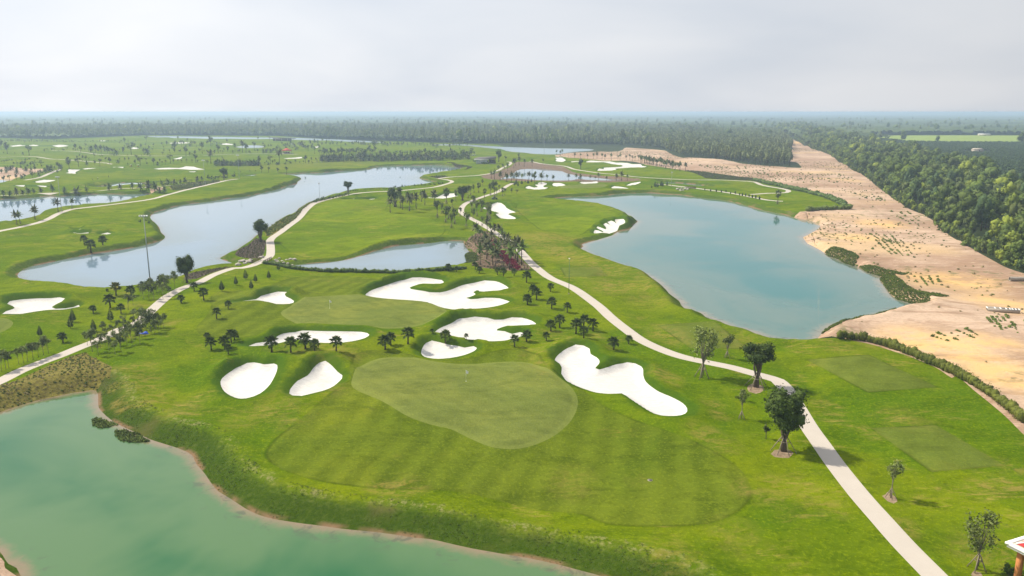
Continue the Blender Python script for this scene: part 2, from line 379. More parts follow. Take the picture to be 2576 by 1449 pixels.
BUNKER = [
 ('front bunker with its kidney shape open to the pond side', T(g, '555,965 558,950 585,930 605,920 640,918 665,926 690,926 698,930 697,945 680,975 655,995 620,1005 590,1000 565,985')),
 ('leaf shaped front bunker', T(c1, '620,35 560,90 480,130 330,168 270,162 240,145 245,120 300,60', b1, '520,1390 580,1320 640,1275 700,1273 770,1310 820,1350 870,1380')),
 ('long flat bunker behind five fan palms', T(b1, '0,1050 100,1040 180,1010 240,965 330,935 470,922 700,935 900,945 1060,950 1120,970 1142,995 1100,1030 950,1075 800,1090 650,1080 560,1060 480,1040 380,1035 280,1055 160,1080 0,1087', b0, '2500,1082 2500,1075')),
 ('largest bunker with two bays', T(b1, '1100,540 1160,490 1260,450 1400,405 1500,388 1650,385 1780,395 1870,405 1892,425 1860,445 1780,455 1680,453 1600,462 1545,478 1560,495 1640,510 1750,520 1850,515 1960,485 2080,440 2200,418 2300,413 2400,425 2480,450 2545,485 2500,500 2400,518 2300,520 2250,515 2245,500 2215,498 2185,515 2210,535 2160,560 2110,575 2160,585 2300,580 2450,587 2520,605 2552,615 2480,640 2300,675 2150,692 1980,700 1880,680 1750,630 1600,612 1400,600 1250,590 1140,565')),
 ('forked bunker below the largest one', T(b1, '1798,945 1850,890 1950,840 2000,810 2050,780 2200,770 2400,780 2576,778', b2, '100,785 200,815 240,840 235,858 150,868 0,872', b1, '2500,872 2430,890 2420,905 2500,912', b2, '0,930 80,922 130,930 110,950 50,975 0,985', b1, '2450,1015 2250,1022 2130,1000 1950,970 1850,955')),
 ('small bunker with a brown stain', T(b1, '1662,1145 1680,1090 1710,1045 1770,1030 1850,1045 1950,1070 2100,1088 2190,1085 2222,1105 2190,1140 2100,1175 1950,1198 1800,1200 1700,1180')),
 ('heart topped bunker with a long tail', T(b2, '430,1215 480,1150 560,1095 640,1072 720,1080 780,1110 790,1165 850,1200 880,1240 870,1280 835,1325 880,1325 960,1295 1060,1250 1160,1232 1240,1240 1300,1270 1320,1310 1320,1360 1350,1430', c2, '1060,120 1140,155 1230,205 1262,245 1250,280 1180,300 1080,298 1000,270 920,220 850,165 795,128 720,133 620,125 480,85 400,50 360,0', b2, '495,1350 500,1290 480,1255')),
 ('pointed bunker left of the upper green', T(b0, '2340,640 2450,615', b1, '0,600 50,560 130,537 220,533 315,538 290,560 300,580 350,595 382,612 375,635 320,650 220,655 150,645 60,632 0,630')),
 ('boot shaped bunker by the river', T(b0, '70,650 100,620 200,608 400,600 600,598 655,605 620,635 560,660 520,685 560,690 660,678 740,660 790,648 803,660 770,675 640,700 500,712 350,740 230,760 120,762 25,755 60,730 130,705 150,690 130,670')),
 ('fingered bunker at the lake point', T(a2, '822,1298 835,1285 870,1290 920,1310 905,1290 850,1268 862,1260 940,1285 945,1268 920,1240 945,1235 985,1250 960,1222 1000,1220 1052,1242 1035,1212 1100,1215 1135,1235 1130,1255 1080,1270 1060,1290 980,1318 900,1325 840,1318')),
 ('winding bunker beside the palm avenue', T(z2, '390,310 410,295 470,302 520,300 470,272 415,258 520,250 560,225 640,215 700,225 760,260 795,300 840,335 900,360 955,380 900,395 840,410 820,430 870,450 930,475 955,495 920,512 830,513 720,490 660,460 610,420 640,408 670,395 600,378 480,350 400,330')),
 ('bunker between the propped trees', T(a1, '1720,980 1800,984 1850,965 1900,950 2000,948 2005,965 2040,967 1960,985 1880,993 1790,990')),
 ('small bunker on the middle fairway', T(a1, '1050,985 1130,978 1190,976 1205,982 1160,990 1080,990')),
 ('thin bunker on the middle fairway', T(a1, '890,991 990,990 990,995 890,995')),
 ('three lobed bunker', T(a2, '135,880 170,865 220,875 260,868 230,850 265,845 260,832 300,827 350,835 345,850 315,860 320,870 362,877 330,893 280,897 200,893')),
 ('egg shaped bunker', T(a2, '405,850 420,838 470,840 540,858 510,866 450,866 415,860')),
 ('flat bunker by the palm pond', T(a2, '680,830 740,820 800,815 850,813 870,820 840,830 770,832 720,838')),
 ('wedge bunker above the lake', T(a2, '1000,868 1030,858 1100,866 1160,875 1180,885 1120,888 1030,885')),
 ('slanted bunker above the lake', T(a2, '1150,850 1200,835 1290,830 1295,837 1240,850 1190,855')),
 ('large far bunker with ragged arms', T(a2, '745,625 790,610 850,615 950,622 1050,635 1160,640 1210,645 1290,648 1310,660 1355,668 1300,678 1200,682 1100,684 1040,690 1050,700 1000,710 900,711 860,708 880,698 920,700 930,680 1000,675 1090,670 1110,655 1000,640 920,630 850,627')),
 ('far bunker near the dirt', T(a2, '415,575 450,572 520,590 540,605 500,613 440,603 450,590')),
 ('far sliver bunker', T(a2, '465,570 530,578 532,585 500,581')),
 ('thin far bunker', T(a2, '595,616 680,616 665,622 600,621')),
 ('', T(a0, '355,815 440,800 565,803 540,812 460,827 380,828')),
 ('', T(a0, '645,728 690,720 690,700 810,702 760,720 760,738 700,733')),
 ('', T(a0, '830,690 880,685 975,686 930,693 850,695')),
 ('', T(a0, '1120,687 1245,688 1240,693 1150,692')),
 ('', T(a0, '1545,690 1620,683 1700,685 1800,685 1870,673 1950,674 2030,685 2065,690 1980,695 1850,693 1700,698 1600,697')),
 ('', T(a0, '1900,712 1975,712 1960,718 1920,718')),
 ('', T(a0, '735,1325 800,1331 890,1328 890,1335 800,1338')),
 ('', T(a0, '745,1293 820,1292 790,1303')),
 ('', T(a0, '1010,1335 1080,1328 1120,1335 1060,1341')),
 ('', T(a0, '1310,490 1340,475 1385,480 1395,490 1350,496')),
 ('', T(a0, '100,455 200,450 260,460 180,465')),
 ('', T(a0, '290,460 330,450 390,457 350,463')),
 ('', T(a0, '520,460 600,455 690,460 590,472')),
 ('', T(a0, '150,852 250,851 240,859')),
 ('', T(a0, '370,851 470,854 460,861')),
 ('', T(a1, '275,583 330,577 400,575 450,573 465,583 430,590 330,588')),
 ('', T(a1, '590,470 630,467 620,479')),
 ('', T(a0, '2220,440 2280,434 2350,445 2300,453')),
 ('', T(a0, '1700,428 1800,424 1920,428 1800,434')),
 ('', T(a0, '1740,585 1830,577 1810,590')),
 ('', T(a0, '985,410 1055,407 1055,414')),
]
PATHS = [
 ('cart_path', 2.9, T(c3, '1330,1580 1212,1449 985,1220 812,1030 662,860 497,650 388,500 297,370 210,220 135,100 70,35', b3, '30,1385', b2, '2420,1337 2200,1277 1950,1224 1700,1167 1500,1097 1300,1002 1150,897 1000,782 870,665 700,540 590,475 400,390 280,309 190,230 120,152 60,85',
    z2, '1000,1010 900,920 780,830 650,760 530,680 400,600 300,540 200,490 100,440 25,380 20,340 40,290 90,240 150,205 250,165 350,130 450,95 600,50 720,0', z1, '900,1360 1050,1290 1180,1210 1260,1160 1370,1122')),
 ('river_path', 2.9, T(b0, '-200,1510 0,1420 200,1320 400,1240 600,1165 800,1080 1000,1000 1200,900 1380,830 1520,710 1600,640 1700,560 1850,480 2000,430 2150,350 2350,280', z3, '300,645 470,600 580,550 690,500 770,440 785,350 780,250 775,180 830,120 950,40', a1, '300,1290 420,1200 500,1110 580,1045 680,1010 850,970 1000,940 1150,925 1400,912 1640,893 1800,875 1900,852 1955,835 1975,825 1945,808 1880,798 1830,793 1880,783 2000,771 2200,760 2350,740', z1, '850,830 1000,770 1150,690 1250,650 1310,600 1290,565 1220,558')),
 ('west_path', 2.9, T(g, '-100,602', a0, '0,1320 200,1280 400,1230 500,1190 600,1140 740,1100 900,1080 1200,1040 1500,1000 1700,950 1900,900 2100,850 2300,808 2390,797')),
 ('pond_bank_path', 2.2, T(g, '-60,493', a0, '0,960 300,950 600,935 900,920 1200,895 1400,885 1600,870 1900,845 2100,822')),
 ('inlet_path', 3.0, T(a0, '250,806 400,780 500,740 560,715 620,700')),
 ('far_west_path', 3.0, T(g, '-60,396', a0, '0,575 200,568 350,570 500,590 650,598 800,610 950,622 1080,635 1130,650')),
 ('far_middle_path', 3.0, T(a0, '520,508 800,520 1000,545 1200,555 1600,565 2000,562 2300,545', a1, '0,540 300,543 420,546')),
 ('far_east_path', 3.0, T(a2, '180,615 300,640 450,655 540,668 620,695 750,715 900,735 1100,755 1250,772 1450,785 1700,798 1900,805 2100,805 2300,812 2440,825 2500,850 2576,868', a3, '100,885 190,905 208,918 180,930 100,935 0,935', a2, '2400,948')),
 ('lake_path', 3.0, T(a2, '1450,845 1570,855 1700,872 1850,890 2000,910 2150,930 2300,955 2450,985 2576,1010', a3, '100,1020 150,1022')),
]
GREENS = [
 ('front_putting_green', T(c1, '690,100 750,140 900,200 1000,255 1100,310 1250,360 1400,390 1500,435 1600,480 1700,515 1845,530', c2, '150,505 300,440 420,340 470,240 465,160 400,90 300,20', b2, '300,1310 200,1260 100,1240 0,1238', b1, '2400,1245 2200,1265 2000,1265 1800,1250 1600,1215 1400,1205 1250,1215 1100,1270 1020,1340 975,1430')),
 ('upper_putting_green', T(b1, '250,745 270,720 350,680 450,620 550,580 700,565 900,558 1100,575 1300,600 1500,615 1700,640 1850,690 1930,740 1930,770 1880,810 1750,860 1600,890 1400,910 1200,912 900,905 600,895 450,870 330,820 270,780')),
 ('west_putting_green', T(b0, '-250,830 0,806 70,810 120,830 135,860 110,890 50,925 0,945 -250,960')),
 ('lake_putting_green', T(a2, '480,880 600,862 720,845 830,843 950,850 960,865 900,880 760,890 600,893 500,890')),
]
FAIR = [
 T(c1, '75,590 85,530 150,450 220,400 300,350 400,270 480,210 560,150 630,90 690,60', b1, '930,1380 960,1330 1000,1200 1200,1150 1500,1170 1700,1230 2100,1230 2500,1120', b2, '0,1110 120,1120 250,1180 380,1330', c2, '480,110 620,200 760,280 900,340 1100,400 1250,450 1400,520 1550,600 1660,690 1720,800 1710,900 1640,970 1500,1030 1400,1050 1000,1060 700,1040 500,960 200,920 0,885', c1, '1500,830 1200,810 800,790 500,770 250,720 130,660'),
 T(b0, '1980,900 2000,860 2080,780 2130,690 2120,620 2150,570 2250,540 2450,525', b1, '0,515 130,460 300,390 450,350 600,335 800,332 1000,340 1150,355 1250,380 1290,410 1220,450 1080,510 1050,560 1150,610 1700,700 1600,800 900,860 500,880 300,900 150,960 0,1000', b0, '2450,1000 2300,990 2100,980 2000,950'),
 T(a1, '330,1300 450,1210 600,1080 800,1010 1200,1000 1340,1020 1300,1130 1500,1160 1750,1200 1900,1290 1800,1380 1500,1400 1200,1440 900,1500 500,1560 330,1500 230,1420'),
 T(a2, '150,1020 350,1030 700,1060 950,1110 1080,1160 900,1210 700,1330 560,1360 300,1300 120,1180 40,1080'),
]
TEES = [T(g, '2030,907 2185,894 2357,977 2183,990'), T(g, '2192,1076 2354,1071 2525,1174 2344,1188'), T(b2, '1470,850 2030,832 2380,1090 1800,1090'), T(b2, '490,285 870,280 960,375 540,380')]
BEDS = [
 ('heather_bed', 'heather_bed', T(z3, '170,425 250,335 400,270 540,165 690,180 682,340 645,430 580,470 300,465')),
 ('heather_bed', 'heather_bed', T(b0, '1850,385 1900,340 2060,292 2200,266 2370,254 2300,275 2100,340 1980,388')),
 ('wild_weeds', 'wild_weeds', T(g, '-200,1005', b0, '0,1460 150,1420 400,1310 620,1210 850,1135 900,1170 1050,1250 1130,1300 1100,1400', c0, '760,20 700,60 660,90 600,140 300,230 0,330', g, '-200,1090')),
 ('red_leaf_bed', 'red_leaf_bed', T(z2, '500,850 560,880 640,980 720,1040 850,1150 950,1210 1020,1330 1000,1360 930,1350 860,1320 790,1240 700,1150 640,1080 540,950')),
 ('mulch_soil', 'mulch_soil', T(z2, '100,850 300,720 430,700 520,740 640,830 760,920 900,1050 1010,1160 1200,1330 1180,1360 900,1370 700,1330 300,1320 200,1300 230,1220 230,1010 60,900')),
 ('mulch_soil', 'mulch_soil', T(z1, '550,920 760,870 930,840 1100,760 1300,690 1380,620 1500,560 1750,560 2000,590 2300,640 2576,680', a2, '500,670 640,720 800,745 1050,775 1230,790 1300,812 1200,825 700,825', z1, '1300,1080 900,1060 700,1020 600,970')),
 ('dark_weed_bed', 'dark_weed_bed', T(a2, '1740,715 1850,720 2000,740 2200,765 2400,780 2440,800 2300,803 2100,798 1980,790 1900,760 1800,735')),
 ('dark_weed_bed', 'dark_weed_bed', T(a1, '1740,775 1900,760 1925,765 1880,781 1820,787')),
 ('dark_weed_bed', 'dark_weed_bed', T(z7, '790,45 900,55 1000,90 1150,95 1235,110 1180,140 1100,160 1160,120 1000,110 850,65')),
 ('bare_ground_patch', 'bare_sand_soil', T(g, '-60,424', a0, '0,682 300,700 500,712 330,740 150,790 0,792', g, '-60,449')),
 ('bare_ground_patch', 'bare_sand_soil', T(y0, '2420,1040 2576,1010', y1, '80,1010 90,1050 0,1060', y0, '2450,1090')),
 ('scrub_bank', 'yellow_scrub', T(a1, '90,1330 150,1285 260,1205 400,1140 430,1100 560,1030 640,1008 700,985 690,1000 600,1030 520,1080 430,1180 320,1265 200,1335 120,1375')),
 ('scrub_bank', 'yellow_scrub', T(y1, '160,990 400,945 700,905 950,890 980,920 780,950 560,1010 300,1060 200,1060')),
 ('tree_basin_soil', 'basin_soil', T(c3, '0,555 40,520 100,510 160,520 205,545 190,575 120,590 40,580')),
 ('tree_basin_soil', 'basin_soil', T(z5, '655,600 700,575 760,580 850,620 845,655 760,672 680,655')),
 ('tree_basin_soil', 'basin_soil', T(c3, '820,865 860,830 920,860 950,910 910,930 860,905')),
 ('tree_basin_soil', 'basin_soil', T(c3, '1450,1420 1480,1385 1540,1400 1570,1449 1510,1460')),
]
BEDS.append(('beach_sand', 'bare_sand_soil', T(g, '-260,1290 0,1380 10,1410 40,1425 70,1449 170,1560 0,1750 -600,1750 -600,1290')))
DIRT = T(b3, '560,1000 720,1010 1050,1050 1400,1160 1700,1290 1850,1390', c3, '1360,0 1500,130 1700,290 1845,430', g, '2750,1250 2980,1250 2980,900', b3, '2620,360 2576,350 2350,260 2200,160 2000,50 1940,0', a3, '1900,1400 1810,1340 1700,1250 1640,1190 1500,1130 1400,1100 1330,1050 1240,970 1160,920 1050,830 980,770 880,720 740,630 600,540 450,490 320,430 200,370 160,350 125,330 70,305 35,300 60,320 135,360 200,420 250,490 200,530 190,600 300,640 320,680 100,660 0,655',
    a2, '2300,640 2000,600 1700,575 1560,520 1520,505 1300,487 1150,480 1100,505 900,518 600,532 480,542 440,562 640,585 900,605 1250,635 1340,655 1500,675 1700,695 1740,715 1850,720 2000,740 2200,762 2450,785', a3, '0,828 200,875 500,945 700,1005 830,1085 700,1102 390,1122 320,1140 250,1160 330,1195 430,1215 450,1235 400,1285 300,1380 350,1440', b3, '300,30 500,160 700,270 900,340 1050,430 1120,560 1280,650 1380,675 1200,700 1000,760 850,790 700,830 520,880 480,960')
GOLF = T(g, '-700,346 0,347 125,350 375,340 700,342 900,352 1100,358 1250,364 1408,387', a2, '640,580 900,600 1340,655 1740,715 2000,750 2500,800', a3, '0,835 200,880 500,950 830,1090 700,1115 390,1130', g, '2060,640 2060,860', b3, '720,1010 1050,1050 1400,1160 1700,1290 1850,1390', c3, '1360,0 1500,130 1700,290 1845,430', g, '2760,1260 2900,1900 -900,1900')

regions = []     # (object name, material, world polygon, kind)
for n, m, bw, p in WATER: regions.append((n, m, refine(ground(p, ZW)), 'water', bw))
for i, (lab, p) in enumerate(BUNKER): regions.append(('sand_bunker', 'bunker_sand', refine(ground(p)), 'bunker', lab))
for n, w, p in PATHS: regions.append((n, 'path_concrete', ribbon(ground(p), w), 'path', None))
for n, p in GREENS: regions.append((n, 'green_grass', refine(ground(p)), 'green', None))
for p in TEES: regions.append(('tee_box', 'tee_grass', refine(ground(p)) if 0 else ground(p), 'tee', None))
for n, m, p in BEDS:
    w_ = refine(ground(p))
    if n == 'tree_basin_soil':
        c_ = np.mean(w_, 0); w_ = [tuple(c_ + (np.array(q) - c_) * rng.uniform(0.72, 0.98)) for q in w_]
    regions.append((n, m, w_, 'bed', None))
for i, p in enumerate(FAIR): regions.append(('fairway', 'fairway_grass' if i < 2 else 'lime_fairway', refine(ground(p)), 'fair', None))
regions.append(('bare_ground', 'bare_sand_soil', refine(ground(DIRT)), 'dirt', None))
regions.append(('rough_lawn', 'rough_grass', ground(GOLF), 'golf', None))
regions.append(('ground', 'forest_floor', None, 'rest', None))

def inside(P, poly):
    """P (n,2) in polygon, even-odd"""
    poly = np.asarray(poly); res = np.zeros(len(P), bool)
    lo = poly.min(0); hi = poly.max(0)
    idx = np.where((P[:, 0] >= lo[0]) & (P[:, 0] <= hi[0]) & (P[:, 1] >= lo[1]) & (P[:, 1] <= hi[1]))[0]
    if not len(idx): return res
    x = P[idx, 0]; y = P[idx, 1]; r = np.zeros(len(idx), bool)
    a = poly; b = np.roll(poly, -1, 0)
    for (x1, y1_), (x2, y2_) in zip(a, b):
        if y1_ == y2_: continue
        c = ((y1_ > y) != (y2_ > y)) & (x < (x2 - x1) * (y - y1_) / (y2_ - y1_) + x1)
        r ^= c
    res[idx] = r
    return res

def dist_to(P, poly, cap):
    """unsigned distance of points to a closed polyline, capped"""
    poly = np.asarray(poly); d = np.full(len(P), cap)
    lo = poly.min(0) - cap; hi = poly.max(0) + cap
    idx = np.where((P[:, 0] >= lo[0]) & (P[:, 0] <= hi[0]) & (P[:, 1] >= lo[1]) & (P[:, 1] <= hi[1]))[0]
    if not len(idx): return d
    Q = P[idx]; best = np.full(len(idx), cap)
    a = poly; b = np.roll(poly, -1, 0)
    for p, q in zip(a, b):
        v = q - p; L = v @ v
        if L < 1e-9: continue
        t = np.clip(((Q - p) @ v) / L, 0, 1)
        e = Q - (p + t[:, None] * v)
        best = np.minimum(best, np.hypot(e[:, 0], e[:, 1]))
    d[idx] = best
    return d

def sstep(x, a, b):
    t = np.clip((x - a) / (b - a), 0, 1); return t * t * (3 - 2 * t)

# smooth pseudo noise from a few warped sines, in numpy so that anything can ask for the height of the ground
def wob(x, y, s, seed):
    r = np.random.RandomState(seed); v = 0
    for k in range(7):
        a = r.uniform(0, 6.28); f = s * r.uniform(0.6, 1.7); ph = r.uniform(0, 6.28)
        v = v + np.sin((x * np.cos(a) + y * np.sin(a)) * f + ph + 0.8 * np.sin((x * np.sin(a) - y * np.cos(a)) * f * 0.6 + ph))
    return v / 4.0

golf_w = np.array(ground(GOLF)); dirt_w = np.array(regions[-3][2])
def fields(P):
    P = np.asarray(P, float).reshape(-1, 2)
    D = np.hypot(P[:, 0], P[:, 1])
    wd = np.full(len(P), 60.0); bw = np.full(len(P), 3.0); dep = np.zeros(len(P)); inw = np.zeros(len(P), bool)
    for n, m, poly, k, w in regions:
        if k != 'water': continue
        d = dist_to(P, poly, 60.0); ins = inside(P, poly)
        dep = np.where(ins, d, dep); inw |= ins
        bw = np.where(d < wd, w, bw); wd = np.minimum(wd, d)
    LIP = np.full(len(P), 0.5); bd = np.full(len(P), 12.0); inb = np.zeros(len(P), bool)
    for n, m, poly, k, w in regions:
        if k != 'bunker': continue
        d = dist_to(P, poly, 12.0); ins = inside(P, poly)
        pa = np.array(poly); cy = (pa[:, 1].min() + pa[:, 1].max()) / 2; ey = max(1.0, (pa[:, 1].max() - pa[:, 1].min()) / 2)
        LIP = np.where(d < bd, 0.30 + 0.85 * sstep((P[:, 1] - cy) / ey, -0.5, 0.9), LIP)
        inb |= ins; bd = np.minimum(bd, d)
    gd = np.full(len(P), 10.0); ing = np.zeros(len(P), bool)
    for n, m, poly, k, w in regions:
        if k in ('green', 'tee'):
            gd = np.minimum(gd, dist_to(P, poly, 10.0)); ing |= inside(P, poly)
    pd = np.full(len(P), 6.0)
    for n, m, poly, k, w in regions:
        if k == 'path': pd = np.minimum(pd, np.where(inside(P, poly), 0, dist_to(P, poly, 6.0)))
    return P, D, wd, bw, dep, inw, bd, inb, gd, ing, pd, LIP

def height(P, F=None):
    F = F or fields(P)
    P, D, wd, bw, dep, inw, bd, inb, gd, ing, pd, LIP = F
    x, y = P[:, 0], P[:, 1]
    calm = sstep(pd, 0.0, 6.0) * 0.75 + 0.25
    calm = calm * np.where(ing, 0.35, 0.35 + 0.65 * sstep(gd, 0, 8))
    far = np.clip(D / 300.0, 1, 3)
    und = 0.70 * wob(x, y, 0.085, 3) + 0.30 * wob(x, y, 0.19, 4) + 0.35 * far * wob(x, y, 0.030, 5)
    h = und * calm * np.where(D > 1400, 0.3, 1)
    h = h + np.where(ing, 0.35 * sstep(gd, 0, 2.5) + 0.15, 0.15 * (1 - sstep(gd, 0, 3.0)))
    # mounding round bunkers, higher on the far side
    lip = np.exp(-((bd - 2.2) / 1.7) ** 2) * (1.0 + 0.5 * wob(x, y, 0.10, 40))
    h = np.where(inb, h - 0.35 - 0.65 * sstep(bd, 0.0, 1.3), h + 1.05 * LIP * lip - 0.25 * np.exp(-(bd / 0.7) ** 2))
    # banks down to the water
    k = sstep(wd, -0.15 * bw, 0.85 * bw); k = (k - k.min() * 0) * np.clip(wd / 0.5, 0, 1)
    crest = 0.55 * np.exp(-((wd - 1.15 * bw) / (0.45 * bw)) ** 2)
    rough = 0.10 * wob(x, y, 1.9, 9) + 0.12 * wob(x, y, 0.8, 10)
    onbank = np.exp(-((wd - 0.55 * bw) / (0.5 * bw)) ** 2)
    land = ZW + (h + crest - ZW) * k + rough * onbank * k
    # heaps in the dirt
    z = np.where(inw, ZW, land)
    return z

def H(x, y):
    return float(height([(x, y)])[0])

# ---- triangulate everything at once: region outlines are real edges of the ground
pts, edges = [], []
def add_loop(poly, closed=True):
    s = len(pts); n = len(poly)
    pts.extend(poly); edges.extend((s + i, s + (i + 1) % n) for i in range(n if closed else n - 1))
loopmask_start = 0
for r in regions:
    if r[2] is not None: add_loop(r[2])
NL = len(pts)
cand = []
# offset rings near bunkers, shores: finer relief there
def ring(poly, offs):
    Pn = np.array(poly); nx = np.roll(Pn, -1, 0) - np.roll(Pn, 1, 0)
    nx /= np.maximum(np.hypot(nx[:, 0], nx[:, 1]), 1e-6)[:, None]
    nr = np.stack([-nx[:, 1], nx[:, 0]], 1)
    for o in offs: cand.extend(map(tuple, Pn + nr * o))
for r in regions:
    if r[3] == 'bunker' and np.hypot(*np.mean(r[2], 0)) < 520: ring(r[2], (-1.6, -0.8, 0.8, 1.8, 3.2))
    if r[3] == 'water' and np.hypot(*np.mean(r[2], 0)) < 600:
        w = r[4]; ring(r[2], tuple(s * w * q for s in (-1, 1) for q in (0.12, 0.35, 0.6, 0.85, 1.1, 1.5)))
    if r[3] in ('green', 'tee'): ring(r[2], (-1.0, 1.0, 2.5))
# polar grid, spacing grows with distance
D = 62.0
row = 0
while D < 42000:
    st = 0.0085 if D < 420 else (0.013 if D < 900 else (0.024 if D < 2200 else 0.07))
    half = R(44) if D < 6000 else R(60)
    n = int(2 * half / (st * 1.15))
    for i in range(n + 1):
        a = -half + 2 * half * (i + (row % 2) * 0.5) / n
        cand.append((D * math.sin(a), D * math.cos(a)))
    D *= 1 + st; row += 1
cand += [(x * 1.0, y * 1.0) for x in (-42000, -200, -80, 0, 80, 200, 42000) for y in (-60, -20, 20)] + [(-42000, 42000), (42000, 42000), (-42000, 12000), (42000, 12000)]
cand = np.array(cand)
# drop candidates that fall too close to an outline (hash grid in log-polar cells)
def keyof(P, s):
    d = np.hypot(P[:, 0], P[:, 1] + 1e-6); a = np.arctan2(P[:, 0], P[:, 1])
    return np.stack([np.floor(np.log(np.maximum(d, 5)) / s), np.floor(a / s)], 1).astype(np.int64)
Lk = set(); s_ = 0.0032
for kx, ky in keyof(np.array(pts), s_):
    Lk.add((kx, ky))
ck = keyof(cand, s_); keep = []; seen = set()
for i, (kx, ky) in enumerate(ck):
    k_ = (kx, ky)
    if k_ in Lk or k_ in seen: continue
    seen.add(k_); keep.append(i)
cand = cand[keep]
allp = [Vector(p) for p in pts] + [Vector(p) for p in cand]
vo, eo, fo, _, _, _ = delaunay_2d_cdt(allp, edges, [], 0, 1e-4, False)
V2 = np.array([(v.x, v.y) for v in vo]); Fc = np.array([f[:3] for f in fo])
cen = V2[Fc].mean(1)
own = np.full(len(Fc), len(regions) - 1)
free = np.ones(len(Fc), bool)
for i, r in enumerate(regions):
    if r[2] is None: continue
    m = inside(cen, r[2]) & free
    own[m] = i; free &= ~m
FV = fields(V2); Z = height(V2, FV)
# vertices on a shoreline or in water sit exactly at water level
wf = np.array([regions[o][3] == 'water' for o in own])
wv = np.zeros(len(V2), bool); wv[Fc[wf].ravel()] = True
Z[wv] = ZW
V3 = np.column_stack([V2, Z])

def mesh_from(name, verts, faces, mat, smooth=True, attrs=None):
    me = bpy.data.meshes.new(name)
    verts = np.asarray(verts, np.float32); faces = np.asarray(faces, np.int32)
    k = faces.shape[1]
    me.vertices.add(len(verts)); me.vertices.foreach_set('co', verts.ravel())
    me.loops.add(faces.size); me.loops.foreach_set('vertex_index', faces.ravel())
    me.polygons.add(len(faces)); me.polygons.foreach_set('loop_start', np.arange(0, faces.size, k, dtype=np.int32))
    me.update(calc_edges=True)
    if smooth: me.polygons.foreach_set('use_smooth', np.ones(len(faces), bool))
    if mat is not None:
        for m_ in (mat if isinstance(mat, list) else [mat]): me.materials.append(MATS[m_] if isinstance(m_, str) else m_)
    for an, av in (attrs or {}).items():
        a = me.attributes.new(an, 'FLOAT', 'POINT'); a.data.foreach_set('value', np.asarray(av, np.float32))
    me.validate(); me.update()
    return me

# per-vertex normals shared over region borders
fn = np.cross(V3[Fc[:, 1]] - V3[Fc[:, 0]], V3[Fc[:, 2]] - V3[Fc[:, 0]])
vn = np.zeros_like(V3)
for k in range(3): np.add.at(vn, Fc[:, k], fn)
vn /= np.maximum(np.linalg.norm(vn, axis=1), 1e-9)[:, None]

bunker_labels = {}
WEAR = [(b2, 300, 40, 9, .8), (b2, 420, 110, 9, .9), (b2, 560, 170, 10, .9), (b2, 740, 215, 9, .8), (b2, 940, 270, 9, .7), (b2, 1010, 340, 6, .8), (b2, 1010, 480, 8, .9), (b2, 1150, 470, 5, .8), (b2, 1300, 480, 6, .9), (b2, 1350, 390, 7, .6), (b2, 1380, 600, 7, .5), (b2, 1540, 930, 5, .9), (b2, 1640, 1010, 4, .7), (b2, 2300, 1000, 7, .5), (b2, 1500, 1340, 3, .8), (b2, 1600, 1400, 3, .8),
 (a2, 300, 1390, 14, .9), (a2, 480, 1400, 12, .8), (a2, 90, 1150, 6, .7), (a2, 100, 1110, 5, .7), (c2, 1450, 200, 2.2, .9), (c2, 1490, 280, 1.8, .9), (c2, 1400, 430, 3, .8), (c2, 1520, 500, 3, .6), (c2, 1340, 400, 2.5, .6), (c2, 1700, 820, 2.5, .7), (c2, 1150, 1285, 4, .55), (c2, 1600, 1150, 4, .4), (c2, 900, 720, 2, .25), (c2, 430, 740, 4, .35), (c1, 900, 790, 2.4, .9), (c1, 1040, 805, 3, .9), (c1, 1150, 800, 2, .7),
 (c0, 1050, 90, 3, .8), (c0, 1130, 150, 3, .7), (c0, 820, 80, 1.6, 1), (c0, 850, 180, 1.6, 1), (c0, 890, 215, 1.4, 1), (c0, 1300, 250, 4, .5), (c0, 1750, 330, 4, .45), (c1, 150, 250, 5, .55), (c1, 250, 330, 4, .35), (c1, 560, 130, 3, .5), (b1, 930, 1200, 4, .6), (b1, 860, 1170, 4, .6), (b1, 500, 1170, 4, .5), (b1, 650, 1190, 5, .5), (b1, 250, 1160, 4, .4), (b0, 1720, 825, 2.2, 1), (b0, 1800, 812, 2, .7), (b0, 1350, 655, 2.5, .8), (b0, 1420, 660, 2.5, .8), (b0, 1240, 1310, 3, .8), (b0, 1360, 1300, 3, .8), (b0, 1470, 1270, 3, .6), (b0, 1420, 1420, 5, .6),
 (b0, 50, 320, 1.3, 1), (b0, 130, 250, 1.3, 1), (b0, 200, 215, 1.2, .9), (b0, 470, 155, 1.4, .8), (b0, 730, 120, 1.5, .8), (c3, 1530, 800, 1.6, 1), (c3, 1620, 812, 1.4, .9), (c3, 1750, 810, 2.2, 1), (c3, 1470, 815, 1.2, .7), (c3, 1600, 1280, 4, .6), (c3, 1450, 1260, 3, .5), (c3, 60, 800, 3, .6), (c3, 40, 900, 3, .6), (c3, 250, 830, 4, .45), (c3, 420, 920, 3, .5), (c3, 700, 390, 1.6, .9), (c3, 760, 430, 2, .5), (c3, 1000, 320, 5, .35), (c3, 1750, 660, 2, .7), (c3, 1830, 700, 2, .6), (c3, 1000, 1090, 2, .7),
 (b2, 200, 1180, 3, .5), (b2, 300, 1280, 2.5, .6), (b2, 350, 1370, 2, .7), (b2, 400, 950, 3, .4), (b2, 850, 980, 2.5, .7), (b2, 1000, 1090, 2, .7), (b3, 700, 1080, 4, .6), (b3, 1000, 1035, 4, .6), (y1, 2300, 640, 60, .5), (y2, 300, 620, 50, .5), (y2, 60, 640, 40, .5)]
wear = np.zeros(len(V2))
